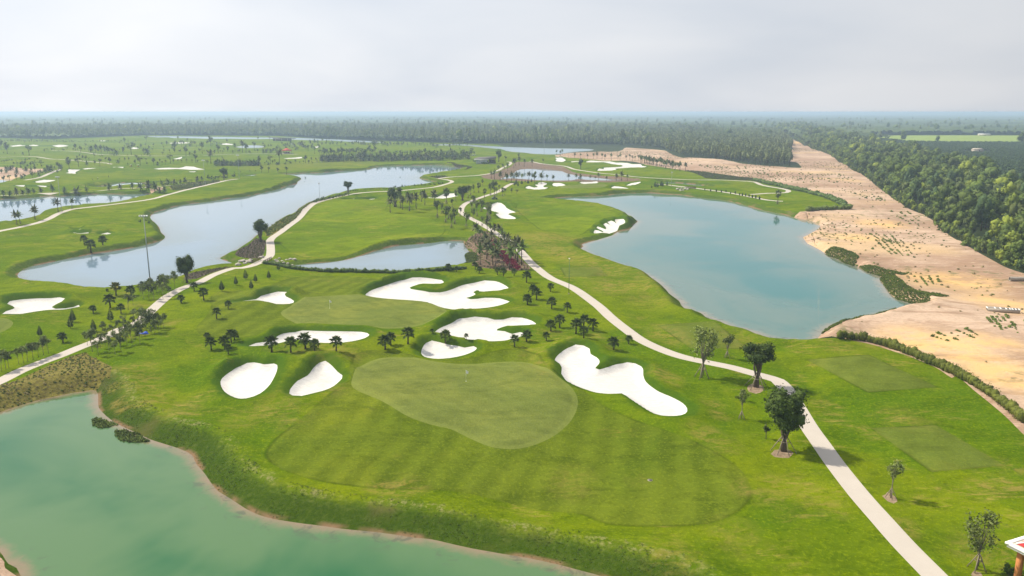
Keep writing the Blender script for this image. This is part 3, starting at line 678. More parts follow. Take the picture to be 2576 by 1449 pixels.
for f_, px_, py_, rad_, w_ in WEAR:
    cx_, cy_ = at(*f_(px_, py_)); dd = np.hypot(V2[:, 0] - cx_, (V2[:, 1] - cy_) * 0.7)
    wear = np.maximum(wear, w_ * (1 - sstep(dd, rad_ * 0.25, rad_ * 1.25)))
ochre = np.zeros(len(V2))
for f_, px_, py_, rad_ in ((b3, 1700, 1050, 12), (b3, 1500, 1000, 9), (b3, 2000, 1180, 9), (b3, 2350, 1330, 9), (b3, 2500, 1400, 8), (b3, 2350, 620, 10), (b3, 1700, 380, 12), (b3, 2000, 400, 10), (a3, 900, 1370, 12), (a3, 1150, 1250, 12), (a3, 300, 430, 40), (b3, 2250, 1050, 7)):
    cx_, cy_ = at(*f_(px_, py_)); dd = np.hypot(V2[:, 0] - cx_, (V2[:, 1] - cy_) * 0.8); ochre = np.maximum(ochre, 1 - sstep(dd, rad_ * 0.2, rad_ * 1.3))
cutd = np.full(len(V2), 4.0)
for r in regions:
    if r[3] in ('tee',) or (r[3] == 'fair'): cutd = np.minimum(cutd, dist_to(V2, r[2], 4.0))
for i, r in enumerate(regions):
    fs = Fc[own == i]
    if not len(fs): continue
    used, inv = np.unique(fs, return_inverse=True)
    inv = inv.reshape(fs.shape)
    at_ = {'shore_distance': FV[2][used], 'bank_width': FV[3][used], 'depth': FV[4][used], 'bunker_distance': FV[6][used], 'green_distance': FV[8][used], 'wear': wear[used], 'ochre': ochre[used], 'cut_distance': cutd[used]}
    me = mesh_from(r[0], V3[used], inv, r[1], True, at_)
    o = bpy.data.objects.new(r[0], me); C.objects.link(o)
    if r[3] != 'water':
        me.normals_split_custom_set_from_vertices([tuple(v) for v in vn[used]])
    o['kind'] = 'structure'
    if r[3] == 'bunker' and r[4]: o['label'] = 'white sand ' + r[4]
print('ground verts', len(V2), 'faces', len(Fc))
# ------------------------------------------------------------------ haze: one closed box of thin air round everything
hz = bpy.data.materials.new('haze_air'); hz.use_nodes = True
for n in list(hz.node_tree.nodes): hz.node_tree.nodes.remove(n)
ho = hz.node_tree.nodes.new('ShaderNodeOutputMaterial'); hv = hz.node_tree.nodes.new('ShaderNodeVolumePrincipled')
hv.inputs['Color'].default_value = (0.60, 0.77, 1.0, 1); hv.inputs['Density'].default_value = 0.00024
hv.inputs['Anisotropy'].default_value = 0.25
hz.node_tree.links.new(hv.outputs[0], ho.inputs['Volume'])
bm = bmesh.new(); bmesh.ops.create_cube(bm, size=1)
for v in bm.verts:
    v.co.x *= 90000; v.co.y = 21500 + v.co.y * 43600; v.co.z = -4.5 if v.co.z < 0 else 49.5
me = bpy.data.meshes.new('haze'); bm.to_mesh(me); bm.free(); me.materials.append(hz)
haze = bpy.data.objects.new('haze', me); C.objects.link(haze); haze['kind'] = 'stuff'
# ------------------------------------------------------------------ foliage and bark
def leafmat(name, dark, light, tip=None, vary=0.35, trans=0.0):
    t = NT(name, 0.75, 0.15)
    oi = t.n.new('ShaderNodeObjectInfo')
    n = t.noise(0.55, 3, 0.7)
    gi = t.n.new('ShaderNodeNewGeometry')
    c = t.mix(t.rng(n, 0.35, 0.68), dark, light)
    c = t.mix(t.math('MULTIPLY', gi.outputs['Random Per Island'], 0.55), c, light)
    if tip: c = t.mix(t.math('MULTIPLY', t.rng(oi.outputs['Random'], 0.70, 0.95), 0.75), c, tip)
    hs = t.n.new('ShaderNodeHueSaturation')
    t.l.new(c, hs.inputs['Color'])
    t.l.new(t.rng(oi.outputs['Random'], 0, 1, 1 - vary, 1 + vary, False), hs.inputs['Value'])
    t.col(hs.outputs[0]); return t.m
leafmat('banyan_leaves', (0.012, 0.026, 0.005), (0.070, 0.105, 0.018), vary=0.15)
leafmat('young_leaves', (0.080, 0.115, 0.026), (0.215, 0.255, 0.075), vary=0.2)
leafmat('mid_tree_leaves', (0.040, 0.062, 0.015), (0.140, 0.170, 0.050), vary=0.25)
leafmat('palm_leaves', (0.032, 0.062, 0.012), (0.140, 0.190, 0.040), vary=0.2)
leafmat('dry_palm_leaves', (0.040, 0.048, 0.020), (0.130, 0.135, 0.050), vary=0.2)
leafmat('conifer_needles', (0.012, 0.028, 0.009), (0.045, 0.080, 0.020), vary=0.2)
leafmat('forest_leaves', (0.034, 0.064, 0.010), (0.120, 0.165, 0.028), tip=(0.17, 0.20, 0.022), vary=0.38)
leafmat('plantation_leaves', (0.080, 0.100, 0.040), (0.200, 0.230, 0.090), vary=0.3)
leafmat('orchard_leaves', (0.022, 0.045, 0.014), (0.070, 0.110, 0.036), vary=0.2)
leafmat('hedge_leaves', (0.030, 0.055, 0.010), (0.090, 0.135, 0.028), vary=0.2)
leafmat('yellow_hedge_leaves', (0.055, 0.070, 0.010), (0.170, 0.190, 0.028), vary=0.2)
leafmat('scrub_leaves', (0.060, 0.095, 0.018), (0.170, 0.230, 0.045), vary=0.3)
leafmat('straw_leaves', (0.16, 0.125, 0.06), (0.38, 0.32, 0.16), vary=0.2)
leafmat('reed_leaves', (0.045, 0.070, 0.010), (0.125, 0.165, 0.026), vary=0.2)
leafmat('red_leaves', (0.05, 0.004, 0.012), (0.26, 0.02, 0.05), vary=0.2)
leafmat('bank_grass_blades', (0.060, 0.110, 0.016), (0.190, 0.250, 0.060), vary=0.25)
leafmat('yellow_palm_leaves', (0.10, 0.11, 0.015), (0.28, 0.27, 0.05), vary=0.1)
t = NT('bark', 0.95, 0.1); t.col(t.mix(t.noise(3.0, 4, 0.7), (0.055, 0.042, 0.032), (0.17, 0.14, 0.11)))
t = NT('palm_bark', 0.95, 0.1); t.col(t.mix(t.noise(5.0, 3, 0.7), (0.035, 0.026, 0.018), (0.11, 0.085, 0.06)))
t = NT('pale_bark', 0.95, 0.1); t.col(t.mix(t.noise(4.0, 3, 0.7), (0.14, 0.12, 0.09), (0.28, 0.25, 0.20)))
t = NT('stake_wood', 0.9, 0.1); t.col(t.mix(t.noise(4.0, 3, 0.7), (0.16, 0.13, 0.09), (0.34, 0.29, 0.22)))

class MB:
    def __init__(s): s.v = []; s.f = []; s.mi = []; s.n = 0
    def add(s, v, f, mi=0):
        v = np.asarray(v, float).reshape(-1, 3); f = np.asarray(f, int).reshape(-1, 3)
        s.v.append(v); s.f.append(f + s.n); s.mi.append(np.full(len(f), mi)); s.n += len(v)
    def tube(s, pts, rad, k=6, mi=0, cap=True):
        pts = [Vector(p) for p in pts]; V = []; 
        for i, p in enumerate(pts):
            d = (pts[min(i + 1, len(pts) - 1)] - pts[max(i - 1, 0)]).normalized()
            a = d.orthogonal().normalized() if abs(d.z) < 0.98 else Vector((1, 0, 0)); a = (a - d * a.dot(d)).normalized(); b = d.cross(a)
            r = rad[i] if hasattr(rad, '__len__') else rad
            for j in range(k):
                t = 2 * math.pi * j / k; V.append(p + a * math.cos(t) * r + b * math.sin(t) * r)
        F = []
        for i in range(len(pts) - 1):
            for j in range(k):
                q = i * k + j; w = i * k + (j + 1) % k
                F += [(q, w, w + k), (q, w + k, q + k)]
        if cap:
            for base, rev in ((0, True), ((len(pts) - 1) * k, False)):
                for j in range(1, k - 1):
                    F.append((base, base + j + 1, base + j) if rev else (base, base + j, base + j + 1))
        s.add(V, F, mi)
    def box(s, c, size, rz=0.0, mi=0, tilt=None):
        hx, hy, hz = size[0] / 2, size[1] / 2, size[2] / 2
        V = np.array([(x, y, z) for z in (-hz, hz) for y in (-hy, hy) for x in (-hx, hx)])
        M = Matrix.Rotation(rz, 3, 'Z')
        if tilt: M = M @ Matrix.Rotation(tilt[1], 3, tilt[0])
        V = V @ np.array(M).T + np.array(c)
        F = [(0,2,3),(0,3,1),(4,5,7),(4,7,6),(0,1,5),(0,5,4),(2,6,7),(2,7,3),(0,4,6),(0,6,2),(1,3,7),(1,7,5)]
        s.add(V, F, mi)
    def quad(s, a, b, c, d, mi=0): s.add([a, b, c, d], [(0, 1, 2), (0, 2, 3)], mi)
    def blob(s, c, r, sub=2, amp=0.2, seed=0, mi=0, flat=None):
        bm = bmesh.new(); bmesh.ops.create_icosphere(bm, subdivisions=sub, radius=1)
        V = np.array([v.co for v in bm.verts]); F = np.array([[v.index for v in f.verts] for f in bm.faces]); bm.free()
        rs = np.random.RandomState(seed)
        dsp = np.zeros(len(V))
        for k in range(6):
            a = rs.normal(size=3); a /= np.linalg.norm(a); dsp += np.sin(V @ a * rs.uniform(2.5, 6) + rs.uniform(0, 6.28))
        V = V * (1 + amp * dsp[:, None] / 2.4) * np.array(r)
        if flat is not None: V[:, 2] = np.maximum(V[:, 2], flat)
        s.add(V + np.array(c), F, mi)
    def leaves(s, c, r, n, size, seed=0, mi=0, inner=0.72, outer=1.12, aspect=0.6, droop=0.0, up=0.3):
        rs = np.random.RandomState(seed)
        d = rs.normal(size=(n, 3)); d /= np.linalg.norm(d, axis=1)[:, None]
        rr = rs.uniform(inner, outer, n)[:, None]
        P = np.array(c) + d * rr * np.array(r)
        nm = d + rs.normal(size=(n, 3)) * 0.7 + np.array((0, 0, up)); nm /= np.linalg.norm(nm, axis=1)[:, None]
        t = np.cross(nm, rs.normal(size=(n, 3))); t /= np.linalg.norm(t, axis=1)[:, None]
        t[:, 2] -= droop; b = np.cross(nm, t)
        sz = size * rs.uniform(0.6, 1.3, n)[:, None]
        V = np.stack([P - t * sz, P + b * sz * aspect, P + t * sz, P - b * sz * aspect], 1).reshape(-1, 3)
        i = np.arange(n) * 4
        F = np.stack([np.stack([i, i + 1, i + 2], 1), np.stack([i, i + 2, i + 3], 1)], 1).reshape(-1, 3)
        s.add(V, F, mi)
    def mesh(s, name, mats, smooth=False):
        v = np.concatenate(s.v); f = np.concatenate(s.f); mi = np.concatenate(s.mi)
        me = mesh_from(name, v, f, mats if isinstance(mats, list) else [mats], smooth)
        if len(me.polygons) == len(mi): me.polygons.foreach_set('material_index', mi.astype(np.int32))
        return me

# a kind of plant is a list of parts: (name, mesh, [(location, rotation_z, tilt)]...)
def place(kind, name, x, y, s, rot=None, label=None, cat=None, group=None, z=None, sz=None, lean=0.0):
    """one individual: an Empty at its foot and its own part objects, which share mesh data with its kind"""
    rot = rng.uniform(0, 6.28) if rot is None else rot
    z = (H(x, y) if z is None else z)
    if len(kind) == 1 and kind[0][0] is None:
        o = bpy.data.objects.new(name, kind[0][1]); C.objects.link(o)
    else:
        o = bpy.data.objects.new(name, None); o.empty_display_size = 0.5; C.objects.link(o)
        for pn, me, M in kind:
            c = bpy.data.objects.new(pn, me); C.objects.link(c); c.parent = o
            if M is not None: c.matrix_local = M
    o.location = (x, y, z - 0.03); o.rotation_euler = (lean * math.cos(rot), lean * math.sin(rot), rot)
    o.scale = (s, s, s * (sz or 1.0))
    tag(o, label, cat, group)
    return o

# --- fan palm, 1 m tall unit: trunk, single fronds as parts
def fan_blade(seed, r=0.20, stem=0.20):
    rs = random.Random(seed); m = MB()
    m.tube([(0, 0, 0), (stem * 0.55, 0, 0.05), (stem, 0, 0.05)], [0.009, 0.007, 0.005], 3, 0)
    n = 11
    for i in range(n):
        a = (i / (n - 1) - 0.5) * R(230)
        L = r * (1.0 - 0.25 * abs(a) / R(115)) * rs.uniform(0.85, 1.1)
        c = Vector((stem, 0, 0.05)); d = Vector((math.cos(a), math.sin(a), 0))
        w = Vector((-d.y, d.x, 0)) * 0.030
        mid = c + d * L * 0.55 + Vector((0, 0, 0.015)); tip = c + d * L + Vector((0, 0, -0.06 * rs.uniform(0.6, 1.6)))
        m.add([c, mid + w, tip, mid - w], [(0, 1, 2), (0, 2, 3)], 0)
    return m
def fan_palm(seed, mat='palm_leaves', nf=17, trunk=0.55, tr=0.045, spread=1.0):
    rs = random.Random(seed); m = MB()
    pts = [(0, 0, -0.02), (0.01, 0, trunk * 0.3), (0.0, 0.01, trunk * 0.7), (0, 0, trunk)]
    m.tube(pts, [tr * 1.5, tr, tr * 0.85, tr * 1.15], 7, 0)
    for k in range(22):   # old leaf bases
        zz = rs.uniform(trunk * 0.35, trunk * 1.02); a = rs.uniform(0, 6.28)
        m.tube([(math.cos(a) * tr * .8, math.sin(a) * tr * .8, zz), (math.cos(a) * tr * 1.9, math.sin(a) * tr * 1.9, zz + tr * 1.1)], [tr * .3, tr * .12], 3)
    kind = [('trunk', m.mesh('palm_trunk', 'palm_bark'), None)]
    blades = [fan_blade(seed * 10 + i).mesh('palm_frond', mat) for i in range(2)]
    for k in range(nf):
        t = k / nf; a = k * 2.4; el = R(78) - t * R(118)
        M = Matrix.Translation((0, 0, trunk)) @ Matrix.Rotation(a, 4, 'Z') @ Matrix.Rotation(-el, 4, 'Y') @ Matrix.Rotation(rs.uniform(-.5, .5), 4, 'X') @ Matrix.Scale(spread * 1.28 * rs.uniform(0.85, 1.1), 4)
        kind.append(('frond', blades[k % 2], M))
    return kind
FAN = [fan_palm(1), fan_palm(2, nf=15, trunk=0.6), fan_palm(3, nf=19, trunk=0.5, tr=0.05)]
FAN_Y = [fan_palm(4, 'yellow_palm_leaves', 15, 0.58)]

# --- feather palms (tall avenue palms and coconut palms), fronds joined in one crown
def feather(m, base, a, el, L, mi, rs, w=0.07, droop=0.55, n=5, nl=9):
    p = Vector(base); d = Vector((math.cos(a) * math.cos(el), math.sin(a) * math.cos(el), math.sin(el)))
    pts = [p.copy()]
    for i in range(n):
        d.z -= droop / n * 1.6; d.normalize(); p = p + d * L / n; pts.append(p.copy())
    side = Vector((-math.sin(a), math.cos(a), 0))
    for i in range(n):
        q0, q1 = pts[i], pts[i + 1]
        f0 = w * math.sin(math.pi * (0.15 + 0.8 * i / n)); f1 = w * math.sin(math.pi * (0.15 + 0.8 * (i + 1) / n))
        dz = Vector((0, 0, -1))
        for sgn in (-1, 1):
            j0 = rs.uniform(0.8, 1.25); j1 = rs.uniform(0.8, 1.25)
            m.add([q0, q1, q1 + (side * sgn * f1 + dz * f1 * 0.7) * j1, q0 + (side * sgn * f0 + dz * f0 * 0.7) * j0], [(0, 1, 2), (0, 2, 3)], mi)
def tall_palm(seed, mat, nf=15, trunk=0.72, L=0.36, tr=0.016, up=R(80), lo=R(-35), stakes=True, one=False, w=0.065, bulge=1.5):
    rs = random.Random(seed)
    m = MB(); bx = rs.uniform(-0.02, 0.02)
    m.tube([(0, 0, -0.01), (bx, 0, trunk * 0.4), (bx * 1.2, 0, trunk * 0.8), (bx, 0, trunk + 0.03)], [tr * bulge, tr, tr * 0.9, tr * 0.7], 6, 0)
    c = MB()
    for k in range(nf):
        t = k / nf
        feather(c, (bx, 0, trunk), k * 2.4 + rs.uniform(-.2, .2), up + (lo - up) * t ** 0.9, L * rs.uniform(0.8, 1.1), 0, rs, w, 0.45 + 0.3 * t)
    if one:
        m2 = MB(); m2.v = m.v + c.v; m2.n = m.n + c.n
        m2.f = m.f + [f + m.n for f in c.f]; m2.mi = m.mi + [x + 1 for x in c.mi]
        return [(None, m2.mesh('palm', ['palm_bark', mat]), None)]
    kind = [('trunk', m.mesh('palm_trunk', 'palm_bark'), None), ('crown', c.mesh('palm_crown', mat), None)]
    if stakes: kind += STAKES
    return kind
def stake_set(h, r, k=4, th=0.006, bar=True):
    out = []
    m = MB(); m.tube([(r, 0, -0.01), (0.01, 0, h)], th, 4); me = m.mesh('stake', 'stake_wood')
    for i in range(k): out.append(('stake', me, Matrix.Rotation(6.283 * i / k + 0.4, 4, 'Z')))
    if bar:
        m = MB(); q = r * 0.42
        for i in range(k):
            a = 6.283 * i / k + 0.4; b = 6.283 * (i + 1) / k + 0.4
            m.tube([(q * math.cos(a), q * math.sin(a), h * .6), (q * math.cos(b), q * math.sin(b), h * .6)], th * .8, 3)
        out.append(('brace', m.mesh('brace', 'stake_wood'), None))
    return out
STAKES = stake_set(0.26, 0.15, 3, 0.005)
TALL = [tall_palm(11, 'dry_palm_leaves'), tall_palm(12, 'palm_leaves', 13, 0.7, 0.34), tall_palm(13, 'dry_palm_leaves', 16, 0.68, 0.38, w=0.075)]
TALL1 = [tall_palm(21, 'palm_leaves', 12, 0.72, 0.30, one=True), tall_palm(22, 'dry_palm_leaves', 12, 0.7, 0.34, one=True)]
COCO1 = [tall_palm(31, 'palm_leaves', 14, 0.45, 0.55, 0.03, one=True, w=0.10), tall_palm(32, 'dry_palm_leaves', 13, 0.42, 0.6, 0.03, one=True, w=0.11), tall_palm(33, 'palm_leaves', 12, 0.5, 0.5, 0.026, one=True, w=0.10)]

# --- norfolk pine
def pine(seed, tiers=9, one=False):
    rs = random.Random(seed); m = MB(); m.tube([(0, 0, -0.01), (0, 0, 0.5), (0, 0, 1.0)], [0.022, 0.014, 0.003], 6)
    c = MB()
    for k in range(tiers):
        t = k / (tiers - 1); zz = 0.17 + 0.78 * t; L = (0.30 * (1 - t) ** 0.85 + 0.03) * (0.75 if k == 0 else 1); nb = 6
        for j in range(nb):
            a = 6.283 * j / nb + k * 0.5 + rs.uniform(-.15, .15); d = Vector((math.cos(a), math.sin(a), 0)); s = Vector((-d.y, d.x, 0))
            L2 = L * rs.uniform(0.85, 1.12); b = Vector((0, 0, zz)); e = b + d * L2 + Vector((0, 0, L2 * 0.32)); w = 0.055 * (1 - 0.5 * t)
            mid = b + d * L2 * .55 + Vector((0, 0, L2 * .05))
            c.add([b, mid + s * w, e, mid - s * w], [(0, 1, 2), (0, 2, 3)])
            c.add([b, mid + Vector((0, 0, w * 1.1)), e, mid - Vector((0, 0, w * .9))], [(0, 1, 2), (0, 2, 3)])
    if one:
        m2 = MB(); m2.v = m.v + c.v; m2.n = m.n + c.n; m2.f = m.f + [f + m.n for f in c.f]; m2.mi = m.mi + [x + 1 for x in c.mi]
        return [(None, m2.mesh('pine', ['bark', 'conifer_needles']), None)]
    return [('trunk', m.mesh('pine_trunk', 'bark'), None), ('crown', c.mesh('pine_crown', 'conifer_needles'), None)]
PINE = [pine(1), pine(2, 8), pine(3, 10)]

# --- broadleaf trees, 1 m unit
def broad(seed, mat, trunk_h=0.42, crown=(0.26, 0.26, 0.30), nb=7, n=420, leaf=0.028, core=0.55, tr=0.018, bark='bark', stakes=None, one=False, zc=None, dens_inner=0.3, stems=1, blobr=(0.38, 0.6)):
    rs = random.Random(seed); m = MB(); c = MB()
    zc = zc if zc is not None else 1 - crown[2]
    blobs = []
    for k in range(nb):
        a = rs.uniform(0, 6.28); q = rs.uniform(0.25, 0.75); u = rs.uniform(-0.75, 0.8)
        rr = rs.uniform(*blobr)
        s_ = math.sqrt(max(0.1, 1 - u * u))
        blobs.append(((crown[0] * q * math.cos(a) * s_, crown[1] * q * math.sin(a) * s_, zc + crown[2] * u * 0.72), [x * rr for x in crown]))
    for st in range(stems):
        a = 6.28 * st / max(stems, 1); off = tr * 1.4 if stems > 1 else 0
        sp = 1.0 + (0.8 if stems > 1 else 0)
        m.tube([(off * math.cos(a), off * math.sin(a), -0.02), (off * .7 * math.cos(a + .4), off * .7 * math.sin(a + .4), trunk_h * 0.5), (off * sp * 1.4 * math.cos(a), off * sp * 1.4 * math.sin(a), trunk_h), (off * 2.4 * math.cos(a), off * 2.4 * math.sin(a), zc)], [tr * 1.5, tr, tr * 0.9, tr * 0.35], 7)
    for (bc, br) in blobs:
        st_ = Vector((0, 0, trunk_h * rs.uniform(0.75, 1.1))); e = Vector(bc)
        m.tube([st_, st_.lerp(e, 0.5) + Vector((0, 0, 0.02)), e], [tr * 0.6, tr * 0.35, tr * 0.12], 4, cap=False)
    for i, (bc, br) in enumerate(blobs):
        if core > 0: c.blob(bc, [x * core for x in br], 1, 0.25, seed * 31 + i)
        c.leaves(bc, br, n // nb, leaf, seed * 17 + i, inner=dens_inner, outer=1.1)
    if one:
        m2 = MB(); m2.v = m.v + c.v; m2.n = m.n + c.n; m2.f = m.f + [f + m.n for f in c.f]; m2.mi = m.mi + [x + 1 for x in c.mi]
        return [(None, m2.mesh('tree', [bark, mat]), None)]
    kind = [('trunk', m.mesh('tree_trunk', bark), None), ('crown', c.mesh('tree_crown', mat), None)]
    return kind + (stakes or [])
ST_T = stake_set(0.26, 0.13, 4, 0.009)
BANYAN = [broad(41, 'banyan_leaves', 0.34, (0.31, 0.31, 0.35), 34, 9000, 0.017, 0.66, 0.017, stakes=stake_set(0.27, 0.19, 7, 0.006), stems=5, blobr=(0.36, 0.50)),
          broad(42, 'banyan_leaves', 0.42, (0.34, 0.34, 0.27), 20, 5600, 0.018, 0.6, 0.022, stakes=stake_set(0.32, 0.24, 5, 0.008), stems=3, blobr=(0.38, 0.55)),
          broad(43, 'banyan_leaves', 0.36, (0.36, 0.36, 0.30), 12, 2600, 0.03, 0.75, 0.028, stakes=stake_set(0.22, 0.16, 4, 0.006), stems=4)]
SPARSE = [broad(51, 'young_leaves', 0.30, (0.30, 0.30, 0.38), 26, 1300, 0.020, 0.0, 0.009, 'pale_bark', stakes=ST_T, blobr=(0.25, 0.42), dens_inner=0.0),
          broad(52, 'young_leaves', 0.45, (0.28, 0.28, 0.26), 14, 620, 0.026, 0.0, 0.011, 'pale_bark', stakes=ST_T, blobr=(0.28, 0.45), dens_inner=0.0),
          broad(53, 'mid_tree_leaves', 0.40, (0.30, 0.26, 0.28), 9, 560, 0.028, 0.45, 0.012, 'pale_bark', stakes=ST_T, blobr=(0.28, 0.42))]
YOUNG = [broad(61, 'young_leaves', 0.50, (0.30, 0.30, 0.25), 10, 380, 0.036, 0.0, 0.009, 'pale_bark', blobr=(0.35, 0.5), dens_inner=0.0),
         broad(62, 'young_leaves', 0.45, (0.34, 0.30, 0.27), 9, 380, 0.038, 0.3, 0.009, 'pale_bark', blobr=(0.32, 0.5)),
         broad(63, 'mid_tree_leaves', 0.48, (0.28, 0.32, 0.26), 9, 360, 0.038, 0.3, 0.010, 'pale_bark', blobr=(0.32, 0.5))]
MID = [broad(71, 'mid_tree_leaves', 0.42, (0.20, 0.20, 0.30), 8, 320, 0.034, 0.5, 0.012, stakes=ST_T),
       broad(72, 'mid_tree_leaves', 0.46, (0.24, 0.22, 0.26), 8, 320, 0.036, 0.5, 0.012, stakes=ST_T),
       broad(73, 'young_leaves', 0.40, (0.19, 0.19, 0.32), 9, 300, 0.034, 0.3, 0.011, stakes=ST_T)]
FAR1 = [broad(81, 'mid_tree_leaves', 0.35, (0.28, 0.28, 0.32), 6, 130, 0.06, 0.65, 0.02, one=True),
        broad(82, 'young_leaves', 0.40, (0.34, 0.34, 0.28), 5, 120, 0.06, 0.6, 0.02, one=True),
        broad(83, 'mid_tree_leaves', 0.38, (0.22, 0.22, 0.32), 5, 110, 0.06, 0.6, 0.02, one=True)]
DENSE1 = [broad(91, 'banyan_leaves', 0.25, (0.30, 0.30, 0.36), 8, 300, 0.05, 0.8, 0.035, one=True)]
BUSH = [broad(95, 'hedge_leaves', 0.05, (0.5, 0.5, 0.45), 5, 160, 0.07, 0.75, 0.02, zc=0.42, one=True), broad(96, 'scrub_leaves', 0.05, (0.5, 0.5, 0.42), 5, 130, 0.09, 0.6, 0.02, zc=0.4, one=True)]
def thuja():
    m = MB(); m.tube([(0, 0, -0.02), (0, 0, 0.2)], [0.04, 0.03], 5)
    c = MB(); c.blob((0, 0, 0.5), (0.22, 0.22, 0.48), 2, 0.08, 3); c.leaves((0, 0, 0.46), (0.24, 0.24, 0.46), 120, 0.06, 5, inner=.85, outer=1.1)
    return [('trunk', m.mesh('thuja_trunk', 'bark'), None), ('crown', c.mesh('thuja_crown', 'conifer_needles'), None)]
THUJA = [thuja()]
# forest trees: heavy crowns down to the ground
def forest_tree(seed, mat, h=(0.42, 0.42, 0.44), n=420, leaf=0.045, nb=11, zc=0.5):
    rs = random.Random(seed); m = MB(); c = MB()
    m.tube([(0, 0, -0.03), (0.01, 0, 0.4), (0, 0, 0.8)], [0.024, 0.018, 0.008], 5)
    for k in range(nb):
        a = rs.uniform(0, 6.28); q = rs.uniform(0.1, 0.62); u = rs.uniform(-0.7, 0.95) if k else 0.7
        s_ = math.sqrt(max(0.05, 1 - u * u)) if u > 0 else 1
        rr = rs.uniform(0.36, 0.55)
        bc = (h[0] * q * math.cos(a) * s_, h[1] * q * math.sin(a) * s_, zc + h[2] * u * 0.62); br = [x * rr for x in h]
        c.blob(bc, [x * 0.82 for x in br], 1, 0.3, seed * 7 + k); c.leaves(bc, br, n // nb, leaf, seed * 5 + k, inner=.7, outer=1.15)
    return [('trunk', m.mesh('forest_trunk', 'bark'), None), ('crown', c.mesh('forest_crown', mat), None)]
FOREST = [forest_tree(101 + i, 'forest_leaves', (0.36 + 0.03 * (i % 3), 0.36 + 0.03 * (i % 3), 0.46), nb=12) for i in range(6)]
PLANT = [forest_tree(121 + i, 'plantation_leaves', (0.20 + 0.03 * (i % 2), 0.22, 0.44), 150, 0.06, 7, zc=0.58) for i in range(4)]
ORCHT = [forest_tree(141 + i, 'orchard_leaves', (0.5, 0.5, 0.42), 180, 0.07, 7, zc=0.5) for i in range(2)]
# ------------------------------------------------------------------ planting
from mathutils.bvhtree import BVHTree
BVH = BVHTree.FromPolygons([tuple(v) for v in V3], [tuple(int(i) for i in f) for f in Fc])
def H(x, y):
    r = BVH.ray_cast(Vector((x, y, 200)), Vector((0, 0, -1)))
    return r[0].z if r[0] is not None else 0.0

def spot(p):
    """ground place under a survey point, with the real relief"""
    x, y = at(*p); z = H(x, y)
    x, y = at(p[0], p[1], z); return x, y, H(x, y)
def tall(p, ptop, x, y, z):
    """height of something that stands at (x, y) and reaches the survey row ptop"""
    yy = -(ptop - GH / 2) / FOC
    dy = math.cos(PITCH) + yy * math.sin(PITCH); dz = -math.sin(PITCH) + yy * math.cos(PITCH)
    return max(0.4, CAM_H + y / dy * dz - z)

LM = [('mast west of the shelter', a1(1430, 445)), ('bend of the river top', a1(1250, 660)), ('round river clump', y2(1292, 842)), ('river narrows', a1(900, 715)), ('propped palm grove', a1(1500, 1080)), ('cypress row', a2(2250, 945)), ('wedge bunker', a2(1080, 875)), ('thin far bunker', a2(640, 620)), ('far bunker by the dirt', a2(480, 590)), ('mast near the footbridge', a2(1603, 870)), ('tall full tree', z1(1000, 570)), ('lamp post', b2(572, 545)), ('centre pond', b1(1500, 180)), ('egg shaped bunker', a2(470, 855)), ('mulch slope', z1(1700, 640)), ('far row of shrubs', y0(300, 590)), ('gazebo grove edge', a1(560, 400)), ('tiny far pond', a1(0, 470)), ('red roofed gazebo', y1(2040, 455)), ('white walled shelter', z1(600, 580)), ('far river bend', a1(700, 400)), ('west pond', a0(700, 1000)), ('lollipop tree', a0(2255, 808)), ('golf carts', y0(2160, 665)), ('wide far bunker', a0(1800, 690)), ('bright tan patch', a0(250, 740)), ('bowl shaped far bunker', a0(450, 815)), ('zigzag bunker', a0(720, 720)), ('farthest hole', y0(900, 280)), ('pair of far bunkers', y0(450, 330)), ('square far bunker', y0(2170, 375)), ('bend of the far west path', y0(1100, 560)), ('end of the palm belt', y1(950, 650)), ('heather bed', z3(450, 350)), ('river inlet', a1(1950, 690)), ('stone path', z7(1300, 680)), ('winding bunker', z2(700, 330)), ('ragged far bunker', a2(1050, 660)), ('plantation corner', a2(1560, 500)), ('strip pond', a0(1500, 850)), ('blue tarpaulin', z8(2108, 850)), ('boot shaped bunker', b0(400, 680)), ('river path bend', b0(1950, 440)), ('west corner of the path', b0(200, 1260)), ('red leafed bed', z2(800, 1150)), ('reed patch', b1(2150, 200)), ('thin bunker', a1(1720, 980)), ('lake footbridge', a2(1800, 890)), ('far pond', a1(2200, 470)), ('double mast', a1(2010, 450)), ('low far shelter', y1(1960, 258)), ('bare burnt strip', a3(620, 700)), ('dirt strip end', a3(200, 380)), ('lake tip hedge', a3(700, 1020)), ('planted shrub rows', b3(1300, 80)), ('concrete pipe', b3(2450, 400)), ('bright crop field', a3(1900, 410)), ('gully at the wood edge', a3(1650, 1200)), ('last dirt corner', b3(2300, 250))]
LMW = [(n, at(*p)) for n, p in LM]
NOUN = {'young_tree': 'feathery young tree', 'propped_palm': 'slim palm on props', 'propped_tree': 'young tree on props', 'avenue_palm': 'shaggy avenue palm', 'shore_palm': 'thin shore palm', 'distant_palm': 'slim distant palm', 'distant_tree': 'bushy distant tree', 'belt_palm': 'feathery belt palm', 'belt_tree': 'bushy belt tree', 'norfolk_pine': 'dark small pine'}
USED = {}
def locate(x, y, h, noun, hs=(4, 7)):
    n, (lx, ly) = min(LMW, key=lambda q: math.hypot(q[1][0] - x, q[1][1] - y))
    dx, dy = x - lx, y - ly
    D0 = math.hypot(x, y); near = math.hypot(dx, dy) / max(D0, 1)
    rel = ('behind' if dy > 0 else 'in front of') if abs(dy) * 0.35 > abs(dx) else ('right of' if dx > 0 else 'left of')
    how = 'just ' if near < 0.045 else ('' if near < 0.11 else 'well ')
    size = 'short' if h < hs[0] else ('medium' if h < hs[1] else 'tall')
    return f'{size} {noun} {how}{rel} the {n}'

